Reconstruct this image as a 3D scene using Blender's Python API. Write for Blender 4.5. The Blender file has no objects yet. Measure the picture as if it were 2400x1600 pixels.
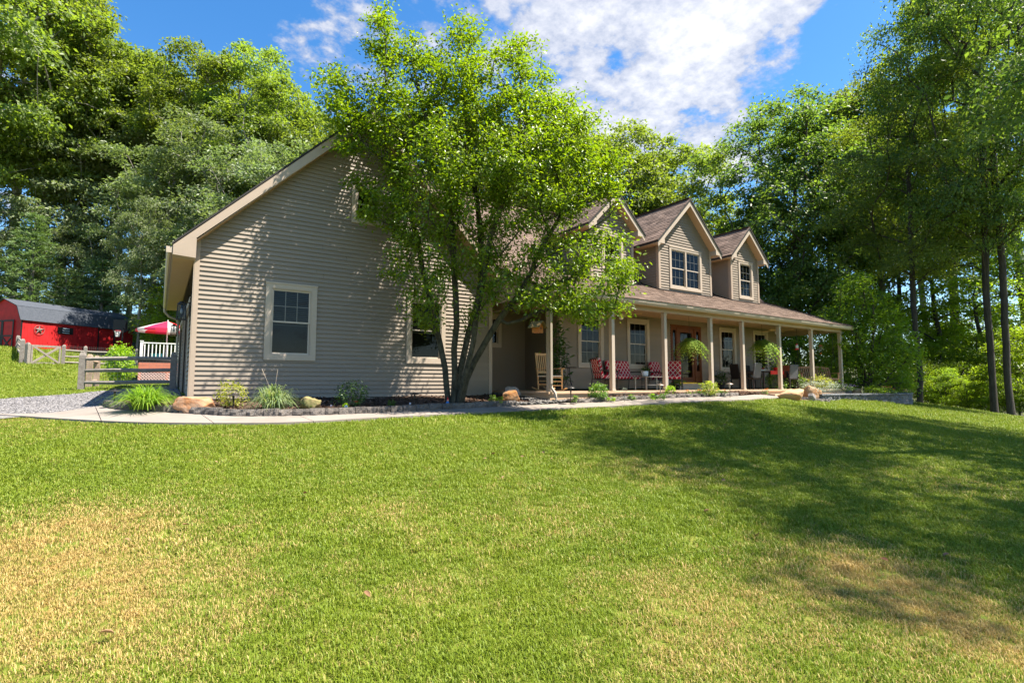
import bpy, math, random
import numpy as np
from mathutils import Vector, Matrix
R = math.radians
rng = np.random.default_rng(7)
random.seed(7)
scene = bpy.context.scene
col = scene.collection

# ------------------------------------------------------------------ camera
F_PX = 1233.0                      # focal length in pixels of the 2400 px wide photograph
PITCH = math.atan(100/1233.0)
AX = math.atan((3049-1200)/(F_PX/math.cos(PITCH)))      # angle from view direction to the facade direction (+X)
FWD = np.array([math.cos(AX), math.sin(AX), 0.0])
RGT = np.array([math.sin(AX), -math.cos(AX), 0.0])
CAM_Z = 1.6
cam_d = bpy.data.cameras.new('camera'); cam = bpy.data.objects.new('camera', cam_d); col.objects.link(cam)
cam.location = (0, 0, CAM_Z)
vf = FWD*math.cos(PITCH)+np.array([0, 0, math.sin(PITCH)])
cam.rotation_euler = Vector(vf).to_track_quat('-Z', 'Y').to_euler()
cam_d.sensor_width = 36; cam_d.lens = 36*F_PX/2400; cam_d.clip_end = 2000; cam_d.clip_start = .05
scene.camera = cam

# ------------------------------------------------------------------ sun, sky, exposure
SUN = np.array([1.1, -1.0, 2.75]); SUN /= np.linalg.norm(SUN)      # direction towards the sun
sun_d = bpy.data.lights.new('sun', 'SUN'); sun = bpy.data.objects.new('sun', sun_d); col.objects.link(sun)
sun_d.energy = 4.1; sun_d.angle = R(.5); sun_d.color = (1, .93, .82)
sun.rotation_euler = Vector(-SUN).to_track_quat('-Z', 'Y').to_euler()
sun.location = (20, -10, 40)
world = bpy.data.worlds.new('World'); scene.world = world; world.use_nodes = True
nt = world.node_tree; nt.nodes.clear(); N = nt.nodes.new; L = nt.links.new
def nmath(nt, op, a, b=None, c=None, clamp=False):
    n = nt.nodes.new('ShaderNodeMath'); n.operation = op; n.use_clamp = clamp
    for i, v in enumerate((a, b, c)):
        if v is None: continue
        if hasattr(v, 'is_output'): nt.links.new(v, n.inputs[i])
        else: n.inputs[i].default_value = v
    return n.outputs[0]
out = N('ShaderNodeOutputWorld'); bg = N('ShaderNodeBackground'); L(bg.outputs[0], out.inputs[0])
sky = N('ShaderNodeTexSky'); sky.sky_type = 'NISHITA'; sky.sun_disc = False
sky.sun_elevation = math.asin(SUN[2]); sky.sun_rotation = math.atan2(SUN[0], SUN[1])
sky.air_density = 1.0; sky.dust_density = .4; sky.ozone_density = 2.2
hs = N('ShaderNodeHueSaturation'); hs.inputs['Saturation'].default_value = 1.32; hs.inputs['Value'].default_value = .66
L(sky.outputs[0], hs.inputs['Color'])
# clouds: noise laid out on a flat layer high above (direction / height), broken cumulus with thin veils
tc = N('ShaderNodeTexCoord'); sep = N('ShaderNodeSeparateXYZ'); L(tc.outputs['Generated'], sep.inputs[0])
zc = nmath(nt, 'MAXIMUM', nmath(nt, 'ADD', sep.outputs[2], .18), .05)
cx = nmath(nt, 'DIVIDE', sep.outputs[0], zc); cy = nmath(nt, 'DIVIDE', sep.outputs[1], zc)
comb = N('ShaderNodeCombineXYZ'); L(cx, comb.inputs[0]); L(cy, comb.inputs[1])
def wnoise(scale, detail, rough, off):
    m = N('ShaderNodeVectorMath'); m.operation = 'ADD'; L(comb.outputs[0], m.inputs[0]); m.inputs[1].default_value = off
    n = N('ShaderNodeTexNoise'); n.inputs['Scale'].default_value = scale; n.inputs['Detail'].default_value = detail; n.inputs['Roughness'].default_value = rough
    L(m.outputs[0], n.inputs['Vector']); return n.outputs[0]
CL_OFF = (0.0, 0.0, 0.0)
n_big = wnoise(1.2, 2, .5, (3.1, 1.7, 0)); n_mid = wnoise(7.5, 6, .58, (1.3, 4.2, 0)); n_sm = wnoise(24.0, 6, .62, (.3, 2.2, 0))
# where the big cloud bank stands: broad soft areas of the layer (the rest of the layer follows the noise)
def blob(x, y, r):
    m = N('ShaderNodeVectorMath'); m.operation = 'DISTANCE'; L(comb.outputs[0], m.inputs[0]); m.inputs[1].default_value = (x, y, 0)
    return nmath(nt, 'SUBTRACT', 1.0, nmath(nt, 'DIVIDE', m.outputs['Value'], r), clamp=True)
def layer_xy(u, v):                 # point of the cloud layer seen at photo pixel (u, v)
    d = FWD*math.cos(PITCH)+np.array([0, 0, math.sin(PITCH)]) + RGT*(u-1200)/F_PX
    d = d - (-FWD*math.sin(PITCH)+np.array([0, 0, math.cos(PITCH)]))*(v-800)/F_PX
    d = d/np.linalg.norm(d); return d[0]/(d[2]+.18), d[1]/(d[2]+.18)
cover = nmath(nt, 'ADD', .06, nmath(nt, 'MULTIPLY', n_big, .5))
for (u, v, r, w) in [(1560,130,.36,.40),(1430,330,.34,.34),(1800,60,.28,.34),(1840,250,.22,.26),(1680,400,.34,.36),(1300,60,.22,.2),(620,170,.4,.10),(800,130,.3,.08),(1050,20,.3,.14),(2060,130,.34,-.7),(430,60,.35,-.3),(1440,160,.06,-.22),(1780,120,.05,-.15)]:
    if w == 0: continue
    x, y = layer_xy(u, v); cover = nmath(nt, 'ADD', cover, nmath(nt, 'MULTIPLY', blob(x, y, r), w))
dens = nmath(nt, 'ADD', cover, nmath(nt, 'ADD', nmath(nt, 'MULTIPLY', n_mid, 1.0), nmath(nt, 'MULTIPLY', n_sm, .45)))
ramp = N('ShaderNodeMapRange'); ramp.interpolation_type = 'SMOOTHSTEP'; ramp.inputs['From Min'].default_value = 1.08; ramp.inputs['From Max'].default_value = 1.30
L(dens, ramp.inputs['Value'])
shade = N('ShaderNodeMapRange'); shade.inputs['From Min'].default_value = 1.2; shade.inputs['From Max'].default_value = 1.6
L(nmath(nt, 'ADD', dens, nmath(nt, 'MULTIPLY', nmath(nt, 'SUBTRACT', n_sm, .5), .5)), shade.inputs['Value'])
cc = N('ShaderNodeMix'); cc.data_type = 'RGBA'; cc.inputs[6].default_value = (1.5, 1.65, 2.05, 1); cc.inputs[7].default_value = (2.8, 2.8, 2.9, 1)
L(shade.outputs[0], cc.inputs[0])
mx = N('ShaderNodeMix'); mx.data_type = 'RGBA'; L(nmath(nt, 'MULTIPLY', ramp.outputs[0], .93), mx.inputs[0]); L(hs.outputs[0], mx.inputs[6]); L(cc.outputs[2], mx.inputs[7])
L(mx.outputs[2], bg.inputs[0]); bg.inputs[1].default_value = .1
vs = scene.view_settings; vs.view_transform = 'Standard'; vs.look = 'None'; vs.gamma = 1; vs.use_curve_mapping = False; vs.exposure = 2.0
cy_ = scene.cycles
try:
    cy_.max_bounces = 12; cy_.diffuse_bounces = 6; cy_.glossy_bounces = 3; cy_.transmission_bounces = 8; cy_.transparent_max_bounces = 8
    cy_.sample_clamp_indirect = 6; cy_.caustics_reflective = False; cy_.caustics_refractive = False
except Exception: pass

# ------------------------------------------------------------------ geometry helpers
ORG = {}                            # world origin of each Empty that parents parts
class MB:
    def __init__(s): s.v = []; s.f = []; s.t = []; s._t = 0.0; s.smooth = False
    def tint(s, t=None): s._t = random.random() if t is None else t
    def add(s, vs_, fs): 
        o = len(s.v); s.v.extend([tuple(map(float, p)) for p in vs_]); s.f.extend([tuple(i+o for i in f) for f in fs]); s.t.extend([s._t]*len(fs)); return s
    def box(s, x0, x1, y0, y1, z0, z1):
        if x0 > x1: x0, x1 = x1, x0
        if y0 > y1: y0, y1 = y1, y0
        if z0 > z1: z0, z1 = z1, z0
        return s.add([(x0,y0,z0),(x1,y0,z0),(x1,y1,z0),(x0,y1,z0),(x0,y0,z1),(x1,y0,z1),(x1,y1,z1),(x0,y1,z1)],
              [(0,3,2,1),(4,5,6,7),(0,1,5,4),(1,2,6,5),(2,3,7,6),(3,0,4,7)])
    def hexa(s, p): return s.add(p, [(0,3,2,1),(4,5,6,7),(0,1,5,4),(1,2,6,5),(2,3,7,6),(3,0,4,7)])   # 8 corners, bottom then top
    def cbox(s, c, sz, rz=0.0, rx=0.0, ry=0.0):
        M = Matrix.Translation(c) @ Matrix.Rotation(rz,4,'Z') @ Matrix.Rotation(ry,4,'Y') @ Matrix.Rotation(rx,4,'X')
        a, b, d = sz[0]/2, sz[1]/2, sz[2]/2
        return s.hexa([M @ Vector(q) for q in ((-a,-b,-d),(a,-b,-d),(a,b,-d),(-a,b,-d),(-a,-b,d),(a,-b,d),(a,b,d),(-a,b,d))])
    def beam(s, p, q, w, h, up=(0,0,1)):             # box from p to q, width w, height h
        p, q = Vector(p), Vector(q); d = (q-p).normalized(); u = Vector(up)
        if abs(d.dot(u)) > .98: u = Vector((0,1,0))
        x = d.cross(u).normalized()*(w/2); y = x.cross(d).normalized()*(h/2)
        return s.hexa([p-x-y, p+x-y, q+x-y, q-x-y, p-x+y, p+x+y, q+x+y, q-x+y])
    def tube(s, pts, rad, n=6, cap=True):
        pts = [Vector(p) for p in pts]; m = len(pts)
        if not hasattr(rad, '__len__'): rad = [rad]*m
        o = len(s.v); ref = Vector((.31,.17,.93)); fs = []
        for i, p in enumerate(pts):
            d = (pts[min(i+1,m-1)]-pts[max(i-1,0)]).normalized()
            a = d.cross(ref); a = a.normalized() if a.length > 1e-4 else d.orthogonal().normalized(); b = d.cross(a)
            for k in range(n):
                t = 2*math.pi*k/n; s.v.append(tuple(p+(a*math.cos(t)+b*math.sin(t))*rad[i]))
        for i in range(m-1):
            for k in range(n):
                k2 = (k+1)%n; fs.append((o+i*n+k, o+i*n+k2, o+(i+1)*n+k2, o+(i+1)*n+k))
        if cap: fs.append(tuple(o+k for k in reversed(range(n)))); fs.append(tuple(o+(m-1)*n+k for k in range(n)))
        s.f.extend(fs); s.t.extend([s._t]*len(fs)); return s
    def lathe(s, prof, c=(0,0,0), n=12, cap=True):    # prof: (r, z)
        o = len(s.v); fs = []
        for r, z in prof:
            for k in range(n):
                t = 2*math.pi*k/n; s.v.append((c[0]+r*math.cos(t), c[1]+r*math.sin(t), c[2]+z))
        for i in range(len(prof)-1):
            for k in range(n):
                k2 = (k+1)%n; fs.append((o+i*n+k, o+i*n+k2, o+(i+1)*n+k2, o+(i+1)*n+k))
        if cap: fs.append(tuple(o+k for k in reversed(range(n)))); fs.append(tuple(o+(len(prof)-1)*n+k for k in range(n)))
        s.f.extend(fs); s.t.extend([s._t]*len(fs)); return s
    def prism(s, poly, a, b, axis='y'):               # polygon (2-D) extruded from a to b along an axis
        n = len(poly)
        def P(q, w): return {'y': (q[0], w, q[1]), 'x': (w, q[0], q[1]), 'z': (q[0], q[1], w)}[axis]
        vs_ = [P(q, a) for q in poly]+[P(q, b) for q in poly]
        fs = [tuple(range(n)), tuple(reversed(range(n, 2*n)))]+[(i, i+n, (i+1)%n+n, (i+1)%n) for i in range(n)]
        return s.add(vs_, fs)
    def quad(s, a, b, c, d): return s.add([a,b,c,d], [(0,1,2,3)])
    def build(s, name, mat, parent=None, world=True, smooth=None, bevel=0, fix=True):
        v = np.array(s.v, float).reshape(-1, 3)
        if parent is not None and world and parent.name in ORG: v = v-np.array(ORG[parent.name])
        me = bpy.data.meshes.new(name); me.from_pydata(v.tolist(), [], s.f)
        if mat is not None: me.materials.append(mat)
        if len(s.t) == len(me.polygons):
            at = me.attributes.new('tint', 'FLOAT', 'FACE'); at.data.foreach_set('value', np.array(s.t, np.float32))
        if fix: fix_normals(me)
        if smooth or s.smooth: me.polygons.foreach_set('use_smooth', [True]*len(me.polygons))
        o = bpy.data.objects.new(name, me); col.objects.link(o)
        if parent is not None:
            o.parent = parent
            if parent.name in ORG: ORG[o.name] = ORG[parent.name]
        if bevel:
            m = o.modifiers.new('bevel', 'BEVEL'); m.width = bevel; m.segments = 2; m.limit_method = 'ANGLE'; m.angle_limit = R(35)
        return o
import bmesh
def fix_normals(me):
    b = bmesh.new(); b.from_mesh(me); bmesh.ops.recalc_face_normals(b, faces=b.faces[:]); b.to_mesh(me); b.free()
def tag(o, label=None, cat=None, group=None, kind=None):
    if label: o['label'] = label
    if cat: o['category'] = cat
    if group: o['group'] = group
    if kind: o['kind'] = kind
    return o
def thing(name, label, cat, loc=(0,0,0), rz=0.0, group=None):
    o = bpy.data.objects.new(name, None); col.objects.link(o); o.location = loc; o.rotation_euler = (0,0,rz); o.empty_display_size = .2
    if rz == 0.0: ORG[o.name] = tuple(loc)
    return tag(o, label, cat, group)
def part_empty(name, parent):
    o = bpy.data.objects.new(name, None); col.objects.link(o); o.parent = parent
    if parent.name in ORG: ORG[o.name] = ORG[parent.name]
    return o
def copy_tree(o, parent=None):
    c = o.copy(); col.objects.link(c)
    if parent is not None: c.parent = parent
    for ch in list(o.children): copy_tree(ch, c)
    return c
def dup(o, loc, rz=None, label=None, sc=None):
    c = copy_tree(o); c.location = loc
    if rz is not None: c.rotation_euler = (0,0,rz)
    if sc is not None: c.scale = (sc, sc, sc) if not hasattr(sc, '__len__') else sc
    if label: c['label'] = label
    return c
def mesh_np(name, v, faces4=None, tris=None, tint=None, mat=None, smooth=False):
    """fast mesh from numpy arrays; tint is per face"""
    me = bpy.data.meshes.new(name); me.vertices.add(len(v)); me.vertices.foreach_set('co', np.asarray(v, np.float32).ravel())
    fl = tris if tris is not None else faces4; k = fl.shape[1]
    me.loops.add(fl.size); me.loops.foreach_set('vertex_index', fl.astype(np.int32).ravel())
    me.polygons.add(len(fl)); me.polygons.foreach_set('loop_start', np.arange(0, fl.size, k, dtype=np.int32))
    me.update(calc_edges=True)
    if tint is not None: me.attributes.new('tint', 'FLOAT', 'FACE').data.foreach_set('value', np.asarray(tint, np.float32))
    if smooth: me.polygons.foreach_set('use_smooth', [True]*len(fl))
    if mat: me.materials.append(mat)
    me.validate(); return me
def link(name, me, parent=None):
    o = bpy.data.objects.new(name, me); col.objects.link(o)
    if parent is not None: o.parent = parent
    return o

# pixel of the photograph -> point at a given forward distance d (metres) / on plane Y / on height z
def pt(u, v, d):
    r = (u-1200)/F_PX; t = (800-v)/F_PX
    fw = math.cos(PITCH)-t*math.sin(PITCH); uz = math.sin(PITCH)+t*math.cos(PITCH)
    return np.array([0, 0, CAM_Z])+(FWD*fw+RGT*r+np.array([0, 0, uz]))*(d/fw)
def ptY(u, v, Y):
    p = pt(u, v, 1.0)-np.array([0,0,CAM_Z]); return np.array([0,0,CAM_Z])+p*(Y/p[1])
def rd(r, d): return FWD[:2]*d+RGT[:2]*r

# ------------------------------------------------------------------ terrain height
_g = []
def gp(u, v, d): p = pt(u, v, d); _g.append(tuple(p))
def gr(r, d, z): x, y = rd(r, d); _g.append((x, y, z))
_g += [(0, 0, 0), (.5, 13.4, 1.13), (4, 13.4, 1.15), (8.2, 13.4, 1.19), (12, 11, 1.2), (18, 11, 1.2), (25, 11.5, 1.12), (24, 23, 1.2), (-1.77, 18.3, 1.32), (.2, 23, 1.5), (12, 24, 1.5), (-1.1, 33.2, 1.6), (6, 34, 1.9)]
for a in [(545,1001,9.2),(30,985,9.8),(1350,960,13.0),(1845,936,19),(1935,941,21.5),(2137,952.5,23.4),(2150,947,28),(2330,974,22.8),(62,853,30.3),(147,854,33),(46,816,36.6),(309,822,44.7)]: gp(*a)
for a in [(0,2.6,.2),(8,5,-.05),(15,12,-.15),(25,15,-1.1),(32,30,-.9),(40,48,-1.2),(20,45,.3),(-35,62,8),(-60,60,9),(0,62,4.2),(-50,30,4),(-20,8,.8),(-12,-5,-.5),(0,-15,-1),(20,-10,-1.2),(50,10,-3)]: gr(*a)
_G = np.array(_g)
def _phi(d2): return .5*d2*np.log(d2+1e-9)
_n = len(_G); _A = np.zeros((_n+3, _n+3)); _d2 = ((_G[:,None,:2]-_G[None,:,:2])**2).sum(-1)
_A[:_n,:_n] = _phi(_d2)+np.eye(_n)*.6; _A[:_n,_n] = 1; _A[:_n,_n+1:] = _G[:,:2]; _A[_n:,:_n] = _A[:_n,_n:].T
_w = np.linalg.solve(_A, np.concatenate([_G[:,2], np.zeros(3)]))
def ground_np(P):
    P = np.asarray(P, float).reshape(-1, 2); z = np.empty(len(P))
    for i in range(0, len(P), 20000):
        q = P[i:i+20000]; z[i:i+20000] = _phi(((q[:,None]-_G[None,:,:2])**2).sum(-1)) @ _w[:_n]+_w[_n]+q @ _w[_n+1:]
    return np.clip(z, -5, 16)
def ground(x, y): return float(ground_np([[x, y]])[0])

# ------------------------------------------------------------------ materials
def mat(name, color, rough=.6, var=.0, scale=8.0, color2=None, bump=0.0, bscale=40.0, spec=.3, metal=0.0, rnd=0.0, stretch=(1,1,1), coord='pos', tintvar=0.0, detail=4):
    m = bpy.data.materials.new(name); m.use_nodes = True; t = m.node_tree; b = t.nodes['Principled BSDF']
    b.inputs['Roughness'].default_value = rough; b.inputs['Specular IOR Level'].default_value = spec; b.inputs['Metallic'].default_value = metal
    c4 = (*color, 1)
    if var or color2 or bump or rnd or tintvar:
        if coord == 'pos': src = t.nodes.new('ShaderNodeNewGeometry').outputs['Position']
        else: src = t.nodes.new('ShaderNodeTexCoord').outputs['Object']
        mp = t.nodes.new('ShaderNodeMapping'); mp.inputs['Scale'].default_value = stretch; t.links.new(src, mp.inputs[0]); src = mp.outputs[0]
    colr = None
    if var or color2:
        n = t.nodes.new('ShaderNodeTexNoise'); n.inputs['Scale'].default_value = scale; n.inputs['Detail'].default_value = detail; n.inputs['Roughness'].default_value = .65; t.links.new(src, n.inputs['Vector'])
        mr = t.nodes.new('ShaderNodeMapRange'); mr.inputs['From Min'].default_value = .3; mr.inputs['From Max'].default_value = .7; t.links.new(n.outputs[0], mr.inputs['Value'])
        mixc = t.nodes.new('ShaderNodeMix'); mixc.data_type = 'RGBA'; t.links.new(mr.outputs[0], mixc.inputs[0])
        if color2: mixc.inputs[6].default_value = c4; mixc.inputs[7].default_value = (*color2, 1)
        else: mixc.inputs[6].default_value = tuple(x*(1-var) for x in color)+(1,); mixc.inputs[7].default_value = tuple(min(1, x*(1+var)) for x in color)+(1,)
        colr = mixc.outputs[2]
    if rnd or tintvar:
        hsv = t.nodes.new('ShaderNodeHueSaturation')
        if colr is not None: t.links.new(colr, hsv.inputs['Color'])
        else: hsv.inputs['Color'].default_value = c4
        val = 1.0
        if rnd:
            oi = t.nodes.new('ShaderNodeObjectInfo'); val = nmath(t, 'ADD', 1-rnd/2, nmath(t, 'MULTIPLY', oi.outputs['Random'], rnd))
        if tintvar:
            at = t.nodes.new('ShaderNodeAttribute'); at.attribute_name = 'tint'
            val = nmath(t, 'MULTIPLY', val, nmath(t, 'ADD', 1-tintvar/2, nmath(t, 'MULTIPLY', at.outputs['Fac'], tintvar)))
        t.links.new(val, hsv.inputs['Value']); colr = hsv.outputs[0]
    if colr is not None: t.links.new(colr, b.inputs['Base Color'])
    else: b.inputs['Base Color'].default_value = c4
    if bump:
        n2 = t.nodes.new('ShaderNodeTexNoise'); n2.inputs['Scale'].default_value = bscale; n2.inputs['Detail'].default_value = 5; t.links.new(src, n2.inputs['Vector'])
        bp = t.nodes.new('ShaderNodeBump'); bp.inputs['Strength'].default_value = bump; bp.inputs['Distance'].default_value = .02; t.links.new(n2.outputs[0], bp.inputs['Height']); t.links.new(bp.outputs[0], b.inputs['Normal'])
    return m
def leaf_mat(name, a, b, trans=.45, rough=.45, spec=.35, tcol=None, rnd=.35, dry=None):
    """two-sided leaf: diffuse + translucent + sheen, colour spread by the per-leaf 'tint' and per-plant random"""
    m = bpy.data.materials.new(name); m.use_nodes = True; t = m.node_tree; t.nodes.clear(); N_ = t.nodes.new; K = t.links.new
    at = N_('ShaderNodeAttribute'); at.attribute_name = 'tint'
    mixc = N_('ShaderNodeMix'); mixc.data_type = 'RGBA'; K(at.outputs['Fac'], mixc.inputs[0]); mixc.inputs[6].default_value = (*a, 1); mixc.inputs[7].default_value = (*b, 1)
    oi = N_('ShaderNodeObjectInfo'); hs_ = N_('ShaderNodeHueSaturation'); K(mixc.outputs[2], hs_.inputs['Color'])
    K(nmath(t, 'ADD', 1-rnd/2, nmath(t, 'MULTIPLY', oi.outputs['Random'], rnd)), hs_.inputs['Value'])
    K(nmath(t, 'ADD', .488, nmath(t, 'MULTIPLY', oi.outputs['Random'], .024)), hs_.inputs['Hue'])
    p = N_('ShaderNodeBsdfPrincipled'); p.inputs['Roughness'].default_value = rough; p.inputs['Specular IOR Level'].default_value = spec; K(hs_.outputs[0], p.inputs['Base Color'])
    tr = N_('ShaderNodeBsdfTranslucent'); g = N_('ShaderNodeMix'); g.data_type = 'RGBA'; g.blend_type = 'MULTIPLY'; g.inputs[0].default_value = 1; K(hs_.outputs[0], g.inputs[6]); g.inputs[7].default_value = (*(tcol or (1.9, 2.0, .9)), 1)
    K(g.outputs[2], tr.inputs['Color'])
    ms = N_('ShaderNodeMixShader'); ms.inputs[0].default_value = trans; K(p.outputs[0], ms.inputs[1]); K(tr.outputs[0], ms.inputs[2])
    o = N_('ShaderNodeOutputMaterial'); K(ms.outputs[0], o.inputs[0]); return m
def glass_mat(name, tint=(.62,.65,.65)):
    m = bpy.data.materials.new(name); m.use_nodes = True; t = m.node_tree; t.nodes.clear()
    tr = t.nodes.new('ShaderNodeBsdfTransparent'); tr.inputs[0].default_value = (*tint, 1)
    gl = t.nodes.new('ShaderNodeBsdfGlossy'); gl.inputs['Roughness'].default_value = .02
    fr = t.nodes.new('ShaderNodeFresnel'); fr.inputs[0].default_value = 1.5
    fm = nmath(t, 'MINIMUM', nmath(t, 'ADD', nmath(t, 'MULTIPLY', fr.outputs[0], .5), .0), 1.0)
    ms = t.nodes.new('ShaderNodeMixShader'); t.links.new(fm, ms.inputs[0]); t.links.new(tr.outputs[0], ms.inputs[1]); t.links.new(gl.outputs[0], ms.inputs[2])
    o = t.nodes.new('ShaderNodeOutputMaterial'); t.links.new(ms.outputs[0], o.inputs[0]); return m
M = {}
M['siding'] = mat('siding', (.25,.205,.162), .55, var=.06, scale=1.2, rnd=.10, spec=.25, bump=.05, bscale=90, stretch=(.25,1,1))
M['trim'] = mat('trim', (.37,.29,.225), .5, var=.04, scale=3, spec=.3)
M['trim_pale'] = mat('trim_pale', (.42,.345,.275), .5, var=.04, scale=3, spec=.3)
M['soffit'] = mat('soffit', (.46,.31,.19), .6, var=.03, scale=2)
M['found'] = mat('foundation', (.36,.30,.25), .85, var=.12, scale=6, bump=.2)
M['shingle'] = mat('shingle', (.125,.086,.066), .9, color2=(.165,.12,.096), scale=5, tintvar=.55, rnd=.5, bump=.25, bscale=150, spec=.15)
M['roof_under'] = mat('roof_under', (.03,.027,.027), .8)
M['glass'] = glass_mat('glass')
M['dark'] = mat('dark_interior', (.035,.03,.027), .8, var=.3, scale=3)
M['sash'] = mat('sash', (.47,.40,.33), .4, spec=.4)
M['blind'] = mat('blind', (.16,.165,.17), .6)
M['white'] = mat('white_paint', (.74,.72,.68), .5, var=.04, scale=4)
M['metal_dark'] = mat('dark_metal', (.022,.02,.019), .45, metal=.3, spec=.4)
M['wood_door'] = mat('mahogany', (.15,.042,.007), .5, color2=(.09,.024,.005), scale=14, stretch=(3,3,.35), spec=.25)
M['concrete'] = mat('concrete', (.42,.37,.32), .85, var=.1, scale=2.5, bump=.08, bscale=120)
M['tan_paint'] = mat('tan_paint', (.46,.37,.29), .6, var=.05, scale=2)
# ================================================================== HOUSE
HY = 13.4                            # front facade plane
COURSE = .1052; SID0 = 1.262
house = thing('house', 'tan clapboard house with a garage gable, three dormers and a long front porch', 'house', (4.4, 13.4, 1.15))
def clip(ints, a, b):
    o = []
    for s, e in ints:
        if b <= s or a >= e: o.append((s, e)); continue
        if a > s: o.append((s, a))
        if b < e: o.append((b, e))
    return [(s, e) for s, e in o if e-s > .03]
def course_pieces(x0, x1, z0, z1, openings, xl=None, xr=None, base=SID0, split=False):
    sp = random.Random(int(x0*100))
    """(xa, xb, za, zb, trapezoid ends) for each lapped board of a wall"""
    k = math.ceil((z0-base)/COURSE-1e-6); z = base+k*COURSE; res = []
    if z > z0+.02: z -= COURSE
    while z < z1-.01:
        a, b = max(z, z0), min(z+COURSE, z1)
        ints = [(x0, x1)]
        for (ox0, ox1, oz0, oz1) in openings:
            if b > oz0 and a < oz1: ints = clip(ints, ox0, ox1)
        for (s, e) in ints:
            sl, sh, el, eh = s, s, e, e
            if xl: sl, sh = max(s, xl(a)), max(s, xl(b))
            if xr: el, eh = min(e, xr(a)), min(e, xr(b))
            if split and e-s > 3.4:
                j = sp.uniform(.28,.72)*(e-s)+s; q = [(sl, j-.0015, sh, j-.0015), (j+.0015, el, j+.0015, eh)]
                if all(b_-a_ > .05 for a_, b_, _c, _d in q) and sh < j < eh:
                    for a_, b_, c_, d_ in q: res.append((a_, b_, c_, d_, a, b))
                    continue
            if el-sl > .03: res.append((sl, el, min(sh, (sh+eh)/2) if sh > eh else sh, max(eh, (sh+eh)/2) if sh > eh else eh, a, b))
        z += COURSE
    return res
def lap_front(mb, Y, sl, el, sh, eh, a, b, t=.034):    # board of a wall facing -Y
    k = .028
    a2 = a+.014; mb.add([(sl,Y-t,a2),(el,Y-t,a2),(el,Y-t+.004,a2),(sl,Y-t+.004,a2),(sh,Y-.004,b+k),(eh,Y-.004,b+k),(eh,Y,b+k),(sh,Y,b+k)],
           [(0,3,2,1),(4,5,6,7),(0,1,5,4),(1,2,6,5),(2,3,7,6),(3,0,4,7)])
def lap_side(mb, X, sl, el, sh, eh, a, b, t=.034):     # board of a wall facing -X; s..e run along Y
    k = .028
    a2 = a+.014; mb.add([(X-t,sl,a2),(X-t,el,a2),(X-t+.004,el,a2),(X-t+.004,sl,a2),(X-.004,sh,b+k),(X-.004,eh,b+k),(X,eh,b+k),(X,sh,b+k)],
           [(0,3,2,1),(4,5,6,7),(0,1,5,4),(1,2,6,5),(2,3,7,6),(3,0,4,7)])
def wall_boards(name_wall, Y, x0, x1, z0, z1, openings, xl=None, xr=None, single=True, root=None, part='wall'):
    w = part_empty(part, root or house)
    pcs = course_pieces(x0, x1, z0, z1, openings, xl, xr, split=single)
    if single:
        for p in pcs:
            mb = MB(); lap_front(mb, Y, *p); mb.build('siding_board', M['siding'], w)
    else:
        mb = MB()
        for p in pcs: lap_front(mb, Y, *p)
        tag(mb.build('siding', M['siding'], w), kind='stuff')
    return w
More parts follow.
